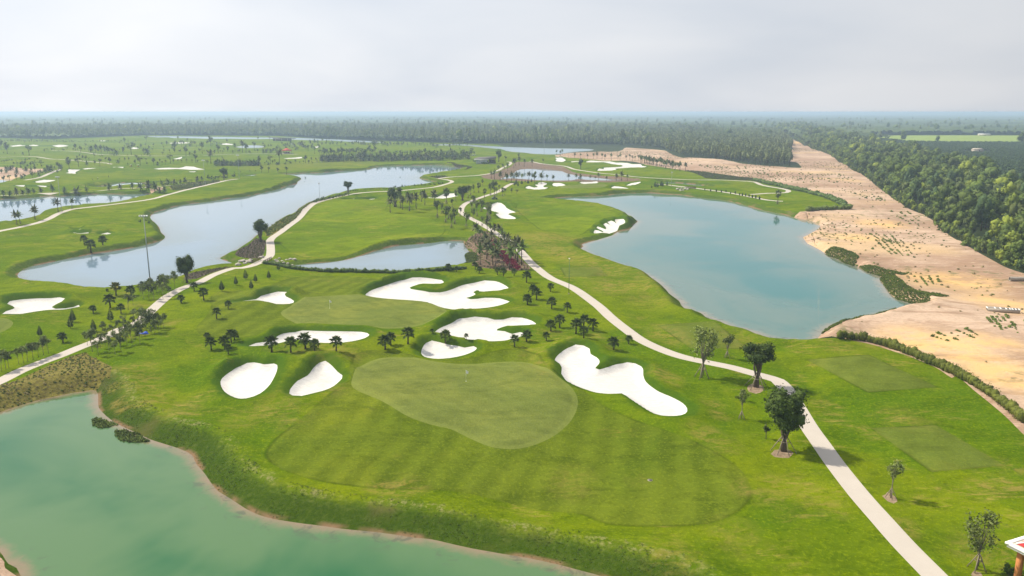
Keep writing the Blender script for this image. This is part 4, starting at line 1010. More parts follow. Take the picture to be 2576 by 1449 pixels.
def plant_list(kinds, name, f, rows, cat, group=None, label=None, lean=0.03, hk=1.0, **kw):
    out = []
    for i, r in enumerate(rows):
        lab = label
        if isinstance(r[-1], str): lab = r[-1]; r = r[:-1]
        p = f(r[0], r[1]); x, y, z = spot(p); h = tall(p, f(r[0], r[2])[1], x, y, z) * hk
        kk = kinds[i % len(kinds)]; nm = name; ct = cat
        if name.startswith(('far_', 'belt_')):
            pal = 'palm' in kk[0][1].name; nm = name.split('_')[0] + ('_palm' if pal else '_tree'); ct = 'palm' if pal else 'tree'
            nm = nm.replace('far_', 'distant_')
        if lab is not None and lab == label and lab != 'clipped cone cypress in the row along the lake path' and cat not in ('shrub', 'sapling', 'bush'):
            lab = locate(x, y, h, NOUN.get(nm, nm.replace('_', ' ')))
        o = place(kk, nm, x, y, h, label=lab, cat=ct, group=group, z=z, lean=rng.uniform(0, lean), **kw)
        out.append(o)
    return out

GP = 'fan palms on the golf lawns'
plant_list(FAN, 'fan_palm', b1, [
 (157, 1110, 955, 'leftmost of the five fan palms standing before the long flat bunker'),
 (352, 1135, 975, 'second fan palm from the left before the long flat bunker'),
 (497, 1085, 925, 'tallest of the five fan palms before the long flat bunker, on its lawn edge'),
 (595, 1160, 990, 'fan palm nearest to the twin front bunkers, fourth of five'),
 (808, 1115, 970, 'lone fan palm at the east end of the long flat bunker'),
 (1300, 1090, 945, 'front fan palm of the pair on the grass knoll between the greens'),
 (1357, 1055, 925, 'rear fan palm of the pair on the grass knoll between the greens'),
 (1530, 1045, 880, 'large fan palm standing alone below the upper putting green'),
 (1773, 970, 888, 'small fan palm at the west tip of the forked bunker'),
 (1906, 1003, 900, 'fan palm in a bare soil ring above the stained small bunker'),
 (2115, 1033, 940, 'thin umbrella shaped fan palm at the lower edge of the forked bunker'),
 (1937, 312, 232, 'fan palm growing out of the hedge by the centre pond'),
 (2020, 320, 262, 'tiny fan palm beside the centre pond hedge end'),
 (2206, 298, 222, 'fan palm at the reed patch corner of the centre pond'),
 (2247, 335, 258, 'small fan palm just south of the reed patch'),
 (2430, 350, 270, 'left fan palm of the pair below the mulch bed'),
 (2490, 373, 280, 'right fan palm of the pair below the mulch bed')], 'palm', GP, sz=1.0)
plant_list(FAN, 'fan_palm', b2, [
 (22, 360, 285, 'fan palm at the foot of the red leafed bed'),
 (146, 427, 312, 'fan palm beside the cart path where the red bed ends'),
 (207, 545, 440, 'rear palm of the overlapping pair west of the thin lamp post'),
 (247, 600, 475, 'front palm of the overlapping pair west of the thin lamp post'),
 (387, 520, 433, 'small fan palm closest to the cart path near the lamp post'),
 (155, 650, 535, 'fan palm west of the overlapping pair'),
 (399, 690, 570, 'bushy fan palm in the middle of the slope above the tripled palms'),
 (555, 730, 628, 'single fan palm between the lamp post and the palm cluster'),
 (390, 915, 795, 'left fan palm beside the forked bunker east end'),
 (480, 880, 745, 'big dark fan palm north of the heart topped bunker'),
 (643, 945, 790, 'dark fan palm at the west of the four palm cluster'),
 (722, 880, 745, 'rear fan palm of the four palm cluster'),
 (815, 915, 785, 'east fan palm of the four palm cluster'),
 (722, 993, 865, 'pale front fan palm of the four palm cluster'),
 (148, 1020, 898, 'fan palm in line with the forked bunker prong'),
 (345, 1015, 920, 'crooked small fan palm in a bare soil spot'),
 (25, 1075, 955, 'small fan palm south of the forked bunker'),
 (1023, 1103, 965, 'lone fan palm above the heart topped bunker, in bare soil'),
 (1173, 1048, 955, 'fan palm touching the cart path edge')], 'palm', GP)
plant_list(FAN, 'fan_palm', b0, [
 (1955, 520, 420, 'fan palm at the path bend below the big round banyan'),
 (2052, 605, 480, 'wide fan palm east of the river path bend'),
 (1825, 635, 545, 'low fan palm between path and round lawn'),
 (2298, 690, 605, 'fan palm at the tip of the pointed bunker'),
 (2180, 790, 680, 'fan palm in the darker teardrop of rough'),
 (2085, 1000, 925, 'rear fan palm of the western pair on the slope'),
 (2127, 1105, 970, 'front fan palm of the western pair on the slope'),
 (2330, 1038, 900, 'tall fan palm of the four close together'),
 (2360, 1005, 895, 'east fan palm of the four close together'),
 (2262, 1095, 955, 'west fan palm of the four close together'),
 (2297, 1145, 1045, 'short fan palm at the front of the four'),
 (635, 1030, 920, 'wide drooping fan palm on the west lawn'),
 (1110, 685, 540, 'large shaggy fan palm near the river shore'),
 (1218, 740, 640, 'stiff fan palm beside the large shaggy one'),
 (1320, 560, 450, 'broad fan palm at the water edge by the saplings'),
 (1510, 475, 385, 'dense fan palm at the foot of the floodlight mast'),
 (1430, 470, 415, 'small dark palm beside the floodlight mast'),
 (940, 735, 650, 'withered narrow palm with tied up leaves')], 'palm', GP)
plant_list(FAN_Y, 'fan_palm', b0, [(1170, 560, 420, 'fan palm with a yellow top at the river shore')], 'palm', GP)
plant_list(FAN[:1], 'fan_palm', b0, [(1095, 512, 475, 'small leaning palm half fallen at the shoreline')], 'palm', GP, lean=0.9)
plant_list(PINE, 'norfolk_pine', b0, [
 (735, 825, 690, 'rear pine of the overlapping pair below the boot shaped bunker'),
 (712, 890, 760, 'front pine of the overlapping pair below the boot shaped bunker'),
 (405, 970, 855, 'dark dense pine on the west lawn'),
 (945, 920, 790, 'open branched pine next to the cart path'),
 (1117, 820, 680, 'thin pine below the shaggy fan palm'),
 (2233, 508, 402, 'pine nearest to the wide fan palm by the path'),
 (2375, 455, 358, 'pine second from the path bend on the round lawn'),
 (2475, 400, 290, 'tallest pine on the round lawn'),
 (2530, 497, 398, 'pale thin pine in front of the round lawn group'),
 (2572, 425, 335, 'pine behind the pale thin one')], 'pine tree', 'pines on the lawns')
plant_list(PINE, 'norfolk_pine', b1, [
 (130, 390, 300, 'single pine on open lawn below the wooden bridge'),
 (228, 305, 225, 'pine standing against the hedge by the bridge')], 'pine tree', 'pines on the lawns')
YS = [(60, 1300, 1120), (240, 1240, 1080), (440, 1160, 1000), (880, 1060, 920), (960, 1020, 900), (1010, 1090, 960), (1080, 1000, 880), (1160, 1150, 1020), (1210, 1080, 950), (1280, 1060, 930), (1300, 950, 830), (1390, 960, 840), (1420, 900, 780), (1500, 880, 740), (1560, 950, 810), (1600, 930, 800), (1350, 820, 700), (1420, 800, 690), (1240, 860, 760), (1690, 520, 390), (1620, 500, 370), (1580, 540, 430), (1520, 520, 400), (1420, 560, 450), (1660, 500, 350), (15, 1320, 1130), (92, 1290, 1140), (190, 1250, 1090), (278, 1225, 1060), (335, 1205, 1050), (390, 1180, 1030), (490, 1140, 970), (930, 1125, 920), (990, 1165, 1010), (1100, 1120, 980), (1220, 1130, 980), (1140, 980, 850), (1250, 1020, 880), (1195, 920, 810), (1330, 1040, 850), (1430, 990, 820), (1520, 930, 750), (1620, 880, 770), (1645, 885, 750), (1290, 705, 560), (1340, 660, 560), (1445, 600, 470), (1550, 610, 470), (1660, 530, 350), (1760, 485, 330), (1500, 590, 450), (1400, 870, 700), (1460, 860, 720), (1570, 900, 740),
 (1060, 1060, 930), (1180, 1060, 920), (1290, 985, 850), (1360, 1000, 860), (1480, 940, 790), (1410, 1050, 900), (1540, 830, 700), (1250, 900, 800), (1340, 890, 780), (1480, 830, 690), (1040, 960, 830), (1600, 560, 420), (1640, 590, 440), (1470, 540, 420), (1700, 560, 470), (1580, 880, 760)]
plant_list(YOUNG, 'young_tree', b0, YS, hk=1.15, cat='young tree', group='young trees along both sides of the river path', label='slender young tree with light feathery foliage beside the river path', lean=0.08)

# banyans and the staked young trees on the right
plant_list(BANYAN[:1], 'banyan_tree', c3, [(112, 548, 68, 'big round banyan with propped trunk casting shade over the cart path')], 'tree')
plant_list(BANYAN[1:2], 'banyan_tree', z5, [(760, 628, 190, 'propped banyan in a soil ring at the cart path bend')], 'tree')
plant_list(BANYAN[:1], 'banyan_tree', b0, [(1882, 432, 140, 'round dark banyan on the river shore before the brown bed')], 'tree')
plant_list(BANYAN[2:], 'banyan_tree', a1, [(45, 1425, 1190, 'narrow dark banyan at the corner of the heather bed by the river')], 'tree')
plant_list(BANYAN[1:2], 'banyan_tree', a1, [(928, 945, 808, 'small propped banyan with a gap in its crown at the river')], 'tree')
plant_list(BANYAN[2:], 'banyan_tree', a1, [(2078, 1012, 858, 'heart shaped dark banyan by the stone path'), (1402, 1075, 868, 'tall dark banyan among the propped palms')], 'tree')
plant_list(DENSE1, 'banyan_tree', a0, [(2255, 808, 672, 'solid dark lollipop tree at the end of the west path')], 'tree')
plant_list(MID[:1], 'shade_tree', a3, [(95, 1045, 890, 'lone round tree on the lake tip with its reflection below')], 'tree')
plant_list(DENSE1, 'shade_tree', a2, [(692, 692, 590, 'narrow dark tree before the ragged far bunker')], 'tree')
plant_list(SPARSE[:1], 'staked_tree', z5, [(250, 540, 15, 'tall open tree with loose whorled leaves, the path showing through it')], 'tree')
plant_list(SPARSE[2:], 'staked_tree', z5, [(486, 352, 105, 'lopsided staked tree between tee and cart path')], 'tree')
plant_list(SPARSE[1:2], 'staked_tree', z5, [(622, 920, 640, 'thin young tree with a grey green crown left of the largest banyan')], 'tree')
plant_list(YOUNG[2:], 'staked_tree', z5, [(632, 755, 640, 'tiny sapling below the soil ring banyan')], 'tree')
plant_list(FAR1[2:], 'staked_tree', z5, [(850, 1110, 945, 'little leafy bush tree with a white tag at its foot')], 'tree')
plant_list(SPARSE[1:2], 'staked_tree', c3, [(885, 885, 600, 'staked tree east of the wide cart path')], 'tree')
plant_list(SPARSE[:1], 'staked_tree', c3, [(1503, 1402, 950, 'gangly staked tree beside the corner pavilion')], 'tree')

# propped palms and trees in the middle
MG = 'propped palms on the middle fairway'
plant_list(TALL, 'propped_palm', a1, [(1350, 1135, 965), (1455, 1090, 920), (1475, 1105, 945), (1545, 1118, 935), (1520, 1040, 900), (1568, 1050, 915), (1612, 1095, 920), (1665, 1025, 895), (1700, 1060, 905), (1795, 1070, 890)], 'palm', MG, 'slim palm held by wooden props on the middle fairway')
plant_list(MID, 'propped_tree', a1, [(1915, 1050, 870), (1825, 1190, 1000), (1870, 1145, 1000), (1910, 1235, 1055), (1936, 1200, 1060), (1968, 1292, 1110), (2000, 1250, 1070), (2055, 1170, 1075), (2113, 1295, 1095), (2010, 1020, 890), (2135, 990, 850), (2160, 960, 840), (2195, 930, 840), (2180, 1090, 950), (2170, 1110, 1010), (2185, 1200, 1080), (2225, 1170, 1010), (2265, 1110, 970), (2300, 990, 880), (2360, 960, 830), (2335, 1180, 1000), (2360, 1200, 1080), (2400, 1000, 800), (2275, 1270, 1150), (2240, 930, 820), (1975, 1080, 990), (2420, 960, 860), (2280, 860, 790), (2450, 920, 850)], 'tree', 'propped trees near the stone path', 'young tree on wooden props near the stone path', lean=0.08)
plant_list(MID, 'propped_tree', z2, [(725, 108, -60), (765, 90, -40), (375, 350, 140), (465, 430, 190), (505, 490, 240)], 'tree', 'propped trees near the stone path', 'young tree on wooden props near the stone path')
plant_list(TALL, 'avenue_palm', z2, [(262, 840, 540), (310, 890, 590), (375, 790, 660), (465, 740, 450), (520, 760, 560), (598, 790, 560), (665, 830, 560), (718, 900, 640), (752, 920, 700), (830, 930, 720), (345, 1265, 890), (455, 1185, 800), (475, 1110, 830), (560, 1285, 930), (608, 1300, 940), (440, 1000, 740), (650, 1180, 850), (820, 1080, 790), (860, 1060, 850), (845, 1355, 870), (940, 1200, 790), (985, 1230, 765), (1050, 1285, 830), (600, 1000, 820), (700, 1010, 800), (420, 930, 700), (380, 980, 760), (540, 930, 690), (900, 1130, 850), (500, 1060, 820), (760, 1040, 820), (340, 820, 630)], 'palm', 'palms of the avenue in the mulch bed', 'tall shaggy palm with props in the mulch bed avenue', lean=0.06)
plant_list(TALL, 'shore_palm', z1, [(805, 1000, 780), (885, 1030, 730), (1035, 1050, 800), (1190, 1065, 830), (1215, 1070, 855), (1325, 1070, 800), (1460, 1080, 820), (1600, 1040, 840), (1772, 1030, 790), (2095, 1078, 825), (2240, 1078, 860), (2400, 1085, 880)], 'palm', 'palms on the south shore of the palm pond', 'thin palm on the south shore of the palm pond', lean=0.05)
plant_list(FAR1, 'shore_tree', z1, [(1920, 1080, 810, 'bushy tree among the thin palms of the palm pond')], 'tree')
plant_list(TALL, 'shore_palm', a2, [(570, 815, 735), (645, 815, 735), (690, 810, 740), (785, 808, 755), (870, 805, 720), (1050, 815, 735), (1103, 815, 712), (1160, 815, 742), (950, 812, 760), (838, 808, 765)], 'palm', 'palms on the south shore of the palm pond', 'thin palm on the south shore of the palm pond', lean=0.05)
plant_list(TALL1, 'far_palm', z1, [(975, 830, 630), (1000, 815, 640), (1105, 790, 590), (1140, 785, 660), (1230, 805, 570), (1385, 745, 450), (1430, 670, 450), (1525, 655, 400), (1660, 695, 460), (1860, 685, 470), (2140, 620, 470)], 'palm', 'palms on the mulch slope north of the palm pond', 'slim palm on the brown slope north of the palm pond')
plant_list(PINE, 'norfolk_pine', z1, [(1440, 1160, 1010), (1400, 1180, 1070), (1495, 1195, 1070), (1590, 1150, 1010), (1680, 1090, 1020), (1755, 1135, 1000), (1840, 1090, 980)], 'pine tree', 'small pines beside the three lobed bunker', 'small dark pine at the pond corner near the three lobed bunker')
plant_list(FAR1, 'lawn_tree', z1, [(1335, 1375, 1225, 'short round tree on the lawn above the winding bunker'), (1463, 1395, 1255, 'slim small tree east of the short round one'), (1180, 555, 370, 'dark round tree beside the clubhouse shelter'), (1510, 470, 330, 'spreading tree on the rise east of the shelter')], 'tree')
plant_list(DENSE1, 'lawn_tree', z1, [(1000, 570, 245, 'tall full tree right next to the white walled shelter')], 'tree')
plant_list(THUJA, 'clipped_cypress', a2, [(1940, 910, 885), (1998, 920, 893), (2055, 925, 895), (2107, 930, 900), (2153, 928, 902), (2200, 945, 920), (2246, 945, 915), (2290, 960, 932), (2318, 965, 932), (2350, 968, 937), (2385, 975, 945), (2418, 985, 950), (2452, 990, 955), (2490, 1003, 966)], 'cypress', 'row of clipped cypresses along the lake path', 'clipped cone cypress in the row along the lake path', lean=0)
plant_list(PINE, 'norfolk_pine', a2, [(1440, 880, 812), (1465, 880, 820), (1500, 872, 808), (1515, 875, 815), (1560, 865, 812), (1405, 887, 855)], 'pine tree', 'dark pines at the west end of the footbridge', 'dark pine near the west end of the footbridge')
plant_list(TALL1, 'far_palm', a2, [(449, 552, 495), (487, 557, 502), (505, 555, 490), (632, 587, 525), (690, 582, 530), (760, 590, 538), (820, 592, 525), (855, 587, 517), (905, 597, 528), (935, 607, 538), (1000, 610, 528), (1065, 602, 545), (1087, 614, 532), (1150, 614, 545), (1185, 602, 537), (1210, 618, 550), (1237, 617, 555), (1270, 617, 538), (1690, 717, 610), (1743, 722, 615)], 'palm', 'palms between the far fairway and the bare ground', 'slim palm between the far fairway and the bare ground')
rows = []
for i in range(56):
    u = i / 56; xx = 1290 + u * 400 + rng.uniform(-10, 10); yb = 628 + u * 78 + rng.uniform(-14, 8); rows.append((xx, yb, yb - rng.uniform(62, 88)))
plant_list(TALL1, 'far_palm', a2, rows, 'palm', 'dense palm row at the end of the far fairway', 'palm in the dense row at the end of the far fairway')
# palms and trees of the western holes
W1 = 'palms around the western ponds'
plant_list(TALL, 'pond_palm', a0, [(170, 1242, 1108, 'left palm of the pair leaning over the west pond'), (205, 1238, 1105, 'right palm of the pair leaning over the west pond'), (352, 1192, 1048, 'thick leaning palm at the west pond, with a dark tuft at its foot'), (585, 1112, 980, 'palm beside the floodlight pole at the west pond'), (725, 1098, 970, 'palm with props where the path leaves the west pond')], 'palm', W1, lean=0.22)
plant_list(COCO1, 'coconut_palm', a0, [(285, 962, 860), (415, 950, 865), (530, 948, 835), (652, 942, 860), (768, 932, 850), (875, 928, 850), (1100, 908, 820), (1210, 898, 830), (1333, 898, 820), (1415, 912, 810), (1495, 922, 790), (1560, 928, 810), (1655, 938, 850), (168, 968, 870), (95, 968, 890), (35, 972, 880), (1605, 932, 870), (1628, 852, 790), (1690, 852, 775), (1752, 848, 785), (1815, 843, 785), (1865, 828, 765), (1985, 818, 755), (2030, 813, 758), (2145, 832, 780), (2015, 860, 812), (1960, 870, 835), (110, 958, 900), (230, 955, 890), (340, 945, 880)], 'palm', W1, 'coconut palm on the banks of the western ponds')
plant_list(FAN, 'fan_palm', a0, [(848, 1450, 1358, 'left fan palm of the three on the bright west fairway'), (912, 1500, 1405, 'middle fan palm of the three, nearest the bank'), (1036, 1460, 1358, 'right fan palm of the three on the bright west fairway')], 'palm', GP)
plant_list(BUSH, 'round_bush', a0, [(1410, 1232, 1192, 'small round bush left of the floodlight mast head'), (1470, 1215, 1182, 'small round bush behind the mast'), (1500, 1243, 1208, 'small round bush right of the mast')], 'bush')
plant_list(FAR1 + COCO1[:1], 'far_tree', y0, [(120, 465, 270), (470, 490, 310), (20, 400, 210), (60, 455, 420), (1210, 410, 295), (1380, 370, 285), (1300, 440, 310), (1467, 440, 290), (1540, 440, 300), (1590, 410, 330), (1630, 440, 290), (1685, 420, 315), (1735, 460, 335), (1770, 450, 350), (1815, 480, 345), (1870, 490, 355), (1985, 460, 345), (2115, 480, 280), (2320, 480, 340), (2370, 480, 335), (2005, 290, 200), (2355, 270, 160), (2510, 190, 120),
  (370, 640, 560), (550, 660, 590), (660, 650, 570), (945, 710, 570), (975, 700, 590), (1115, 705, 510), (1265, 670, 500), (1385, 580, 470), (1400, 650, 560), (1530, 650, 560), (1610, 660, 520), (1770, 640, 490), (1900, 620, 530), (2180, 640, 550), (2260, 650, 500), (2480, 650, 500), (2540, 650, 570), (2370, 650, 595), (2060, 670, 600), (1700, 580, 510), (820, 750, 610), (770, 760, 640), (740, 780, 690), (690, 800, 730), (630, 830, 740), (520, 855, 745), (560, 830, 750), (400, 870, 760), (350, 870, 780), (265, 885, 780), (155, 905, 790), (60, 915, 790), (100, 780, 700), (270, 760, 670), (1330, 600, 550), (240, 470, 430), (370, 480, 420), (720, 440, 380)], 'tree', 'scattered trees of the far western holes', 'small scattered tree on the far western holes')
plant_list(FAR1 + TALL1, 'far_tree', y1, [(240, 430, 250), (350, 350, 230), (420, 480, 320), (680, 460, 260), (820, 620, 380), (820, 350, 160), (1090, 430, 330), (940, 450, 280), (1210, 430, 280), (1330, 440, 220), (1390, 440, 280), (1520, 400, 250), (1580, 250, 170), (1770, 245, 175), (1920, 625, 350), (1605, 635, 490), (1780, 630, 475), (2345, 610, 455), (2490, 465, 330), (1850, 620, 545), (1720, 620, 565), (170, 625, 450), (580, 610, 430), (95, 640, 550), (40, 640, 570), (220, 620, 545), (295, 615, 540), (350, 615, 540), (430, 615, 535), (520, 615, 540), (610, 615, 555), (760, 640, 555), (1560, 640, 540), (2440, 600, 510), (2515, 600, 520), (1640, 770, 640), (1750, 770, 660), (1900, 780, 660), (2040, 800, 650), (1450, 790, 720), (1540, 780, 720), (1300, 800, 730), (1200, 800, 740), (1360, 800, 750), (2480, 240, 165), (290, 240, 170), (440, 290, 200), (1080, 290, 210), (2390, 420, 340), (2050, 600, 560), (110, 330, 260), (520, 350, 250), (770, 490, 380), (1010, 470, 400), (480, 490, 420), (1440, 450, 405), (1000, 560, 500), (1660, 340, 260)], 'tree', 'scattered trees of the far western holes', 'small scattered tree on the far western holes')
plant_list(FAR1 + TALL1, 'far_tree', y2, [(145, 250, 125), (370, 260, 200), (285, 240, 180), (875, 420, 260), (860, 300, 215), (1000, 340, 220), (1105, 575, 415), (1300, 570, 440), (980, 560, 420), (600, 580, 440), (710, 570, 390), (1610, 560, 380), (1785, 560, 365), (1870, 400, 335), (2000, 380, 350), (2255, 410, 360), (2440, 470, 350), (1690, 430, 390), (1460, 560, 430), (500, 500, 370), (300, 450, 360), (1960, 530, 420), (2130, 530, 400)], 'tree', 'scattered trees of the far western holes', 'small scattered tree on the far western holes')
# the long palm belt beyond the river and the belts behind it
def belt(f, x0, x1, yb0, yb1, n, hlo, hhi, kinds, name, group, label, jit=12, cat='tree', pts=None):
    rows = []
    for i in range(n):
        u = (i + rng.random()) / n; xx = x0 + (x1 - x0) * u
        yb = yb0 + (yb1 - yb0) * u + rng.uniform(-jit, jit); rows.append((xx, yb, yb - rng.uniform(hlo, hhi)))
    rng.shuffle(rows)
    plant_list(kinds, name, f, rows, cat, group, label)
belt(y2, 0, 2400, 590, 548, 130, 80, 150, COCO1 + FAR1[:1], 'belt_palm', 'palms of the belt north of the river', 'palm in the long belt north of the river', 14, 'palm')
belt(y2, 0, 900, 490, 460, 40, 80, 140, FAR1, 'belt_tree', 'trees behind the northern palm belt', 'bushy tree just behind the northern palm belt', 20)
belt(y2, 900, 2500, 500, 490, 36, 70, 130, FAR1 + COCO1, 'belt_tree', 'trees behind the northern palm belt', 'bushy tree just behind the northern palm belt', 20)
belt(y2, 0, 2400, 300, 340, 70, 40, 80, FAR1 + COCO1, 'far_tree', 'tree line south of the far river', 'small tree in the line south of the far river', 22)
belt(y1, 880, 1600, 650, 650, 40, 70, 120, COCO1, 'belt_palm', 'palms of the belt north of the river', 'palm in the long belt north of the river', 10, 'palm')
belt(y1, 1600, 2576, 640, 615, 16, 40, 80, FAR1 + BUSH, 'belt_tree', 'trees behind the northern palm belt', 'bushy tree just behind the northern palm belt', 12)
belt(y1, 1650, 2576, 420, 330, 60, 40, 90, FAR1 + COCO1, 'far_tree', 'grove around the red roofed gazebo', 'small tree in the grove around the red roofed gazebo', 60)
belt(y1, 0, 1000, 330, 330, 26, 35, 80, FAR1 + COCO1, 'far_tree', 'scattered trees of the far western holes', 'small scattered tree on the far western holes', 60)
belt(y0, 1200, 2576, 520, 560, 22, 35, 80, FAR1, 'far_tree', 'scattered trees of the far western holes', 'small scattered tree on the far western holes', 50)
belt(y0, 0, 1000, 760, 740, 20, 50, 100, COCO1 + FAR1, 'far_tree', 'scattered trees of the far western holes', 'small scattered tree on the far western holes', 40)
belt(y0, 1900, 2500, 320, 400, 16, 40, 90, FAR1, 'far_tree', 'scattered trees of the far western holes', 'small scattered tree on the far western holes', 40)
belt(y1, 0, 1600, 470, 440, 30, 40, 90, FAR1, 'far_tree', 'scattered trees of the far western holes', 'small scattered tree on the far western holes', 30)
belt(y0, 0, 1200, 275, 285, 46, 30, 60, FAR1, 'far_tree', 'hedge row of trees on the farthest hole', 'small tree in the row on the farthest hole', 8)
belt(y0, 1200, 2200, 275, 285, 24, 20, 45, FAR1, 'far_tree', 'hedge row of trees on the farthest hole', 'small tree in the row on the farthest hole', 6)
belt(y0, 700, 2000, 400, 420, 24, 20, 55, FAR1 + BUSH, 'far_tree', 'scattered trees of the far western holes', 'small scattered tree on the far western holes', 14)
belt(y0, 0, 700, 590, 590, 40, 15, 40, BUSH, 'low_bush', 'rows of shrubs on the far western slope', 'low shrub in the rows on the far western slope', 40, 'shrub')
belt(y0, 200, 1000, 660, 700, 14, 40, 90, FAR1, 'far_tree', 'scattered trees of the far western holes', 'small scattered tree on the far western holes', 30)
belt(a1, 930, 1340, 935, 905, 22, 22, 34, YOUNG, 'sapling', 'saplings lining the river path', 'low sapling in the row between river and path', 3, 'sapling')
belt(a1, 580, 930, 1030, 950, 34, 26, 44, BUSH, 'river_shrub', 'shrubs lining the river path', 'yellowish shrub in the row between river and path', 5, 'shrub')
belt(a1, 1340, 1900, 890, 838, 22, 14, 30, BUSH, 'river_shrub', 'shrubs lining the river path', 'yellowish shrub in the row between river and path', 3, 'shrub')
belt(a0, 2080, 2380, 800, 770, 8, 30, 50, BUSH, 'pond_bush', 'dark bushes by the strip pond', 'dark bush on the strip pond bank', 6, 'bush')
belt(a0, 1000, 2000, 872, 828, 26, 14, 30, BUSH, 'pond_bush', 'dark bushes by the strip pond', 'dark bush on the strip pond bank', 5, 'bush')

# ------------------------------------------------------------------ the woods
FIELD_ = ground(T(a3, '850,366 1300,359 1900,357 2576,359', g, '2950,341 2950,361', a3, '2576,440 1900,438 1450,432 1150,400 900,382'))
def scatter_in(poly, spacing, jitter=0.45, seed=1, keep=None):
    rs = np.random.RandomState(seed); poly = np.array(poly); lo, hi = poly.min(0), poly.max(0)
    gx, gy = np.meshgrid(np.arange(lo[0], hi[0], spacing), np.arange(lo[1], hi[1], spacing))
    P = np.column_stack([gx.ravel(), gy.ravel()]) + rs.uniform(-jitter, jitter, (gx.size, 2)) * spacing
    P = P[inside(P, poly)]
    ang = np.abs(P[:, 0]) < (P[:, 1] + 30) * 0.72     # what a step to the side could also see
    P = P[ang]
    for r in regions:
        if r[3] in ('water', 'path', 'dirt', 'golf'): P = P[~inside(P, r[2])]
    return P[~inside(P, np.array(FIELD_))]

def instancer(name, P, Z_, S, R_, kinds, label=None, variants=None):
    """stuff that nobody could count: a mesh of points with plants instanced on them"""
    me = bpy.data.meshes.new(name); me.vertices.add(len(P))
    co = np.column_stack([P, Z_]).astype(np.float32); me.vertices.foreach_set('co', co.ravel())
    for an, av in (('plant_scale', S), ('plant_turn', R_)):
        a = me.attributes.new(an, 'FLOAT', 'POINT'); a.data.foreach_set('value', np.asarray(av, np.float32))
    me.update()
    o = bpy.data.objects.new(name, me); C.objects.link(o); o['kind'] = 'stuff'
    if label: o['label'] = label
    ng = bpy.data.node_groups.new(name, 'GeometryNodeTree')
    ng.interface.new_socket('Geometry', in_out='INPUT', socket_type='NodeSocketGeometry')
    ng.interface.new_socket('Geometry', in_out='OUTPUT', socket_type='NodeSocketGeometry')
    N, L = ng.nodes, ng.links
    gi, go = N.new('NodeGroupInput'), N.new('NodeGroupOutput')
    iop = N.new('GeometryNodeInstanceOnPoints'); join = N.new('GeometryNodeJoinGeometry')
    for k in reversed(kinds):
        oi = N.new('GeometryNodeObjectInfo'); oi.inputs['Object'].default_value = k; oi.inputs['As Instance'].default_value = True
        L.new(oi.outputs['Geometry'], join.inputs[0])
    iop.inputs['Pick Instance'].default_value = True
    L.new(join.outputs[0], iop.inputs['Instance'])
    def named(n):
        a = N.new('GeometryNodeInputNamedAttribute'); a.data_type = 'FLOAT'; a.inputs['Name'].default_value = n; return a.outputs['Attribute']
    cx = N.new('ShaderNodeCombineXYZ'); L.new(named('plant_turn'), cx.inputs[2])
    L.new(cx.outputs[0], iop.inputs['Rotation']); L.new(named('plant_scale'), iop.inputs['Scale'])
    ri = N.new('FunctionNodeRandomValue'); ri.data_type = 'INT'
    ri.inputs[4].default_value = 0; ri.inputs[5].default_value = len(kinds) - 1
    L.new(ri.outputs[2], iop.inputs['Instance Index'])
    L.new(gi.outputs[0], iop.inputs['Points']); L.new(iop.outputs[0], go.inputs[0])
    md = o.modifiers.new('plants', 'NODES'); md.node_group = ng
    return o

def loose(me, name):
    o = bpy.data.objects.new(name, me); return o    # a source for instances, stands nowhere itself

EAST = ground(T(a3, '60,300 160,350 200,370 320,430 450,490 600,540 740,630 880,720 980,770 1050,830 1160,920 1240,970 1330,1050 1400,1100 1500,1130 1640,1190 1700,1250 1810,1340 1900,1400', b3, '1940,0 2000,50 2200,160 2350,260 2576,350', g, '2850,830 3300,830 3200,560 2640,505', a3, '2450,960 2150,820 1800,640 1500,560 1000,440 600,330 300,250'))
P = scatter_in(EAST, 7.2, 0.6, seed=3)
P = P[(np.random.RandomState(8).rand(len(P)) > 0.10) & (wob(P[:, 0], P[:, 1], 0.10, 71) > -1.35)]
Dp = np.hypot(P[:, 0], P[:, 1]); o_ = np.argsort(Dp); P = P[o_]
rs = np.random.RandomState(5)
hs = rs.uniform(7.5, 13.5, len(P)) * np.where(rs.rand(len(P)) < 0.22, 1.35, 1.0) * (0.95 + 0.25 * wob(P[:, 0], P[:, 1], 0.03, 8))
dedge = dist_to(P, np.array(regions[-3][2]), 20.0)
hs *= 0.55 + 0.45 * sstep(dedge, 1, 12)
vis = np.abs(P[:, 0]) < P[:, 1] * 0.66
ind = np.where(vis)[0][:260]; rest = np.setdiff1d(np.arange(len(P)), ind)
TALLF = [forest_tree(161, 'orchard_leaves', (0.28, 0.28, 0.47), 420, 0.04, 12), forest_tree(162, 'mid_tree_leaves', (0.24, 0.26, 0.45), 380, 0.04, 10, zc=0.55), forest_tree(163, 'forest_leaves', (0.26, 0.25, 0.46), 420, 0.04, 11)]
for j in ind:
    place((FOREST + TALLF)[(j * 7) % 9], 'forest_tree', P[j, 0], P[j, 1], float(hs[j]), label=locate(P[j, 0], P[j, 1], float(hs[j]), ('edge wood tree' if dedge[j] < 8 else ('second row wood tree' if dedge[j] < 17 else 'inner wood tree')), (9, 11.5)), cat='tree', group='trees of the eastern wood', z=H(P[j, 0], P[j, 1]))
FCROWN = [loose(k[1][1], 'forest_crown') for k in FOREST + TALLF]
PCROWN = [loose(k[1][1], 'plantation_crown') for k in PLANT]
instancer('eastern_wood', P[rest], np.zeros(len(rest)), hs[rest], rs.uniform(0, 6.28, len(rest)), FCROWN, 'dense green wood east of the bare ground')
print('east', len(P))

FIELD = FIELD_
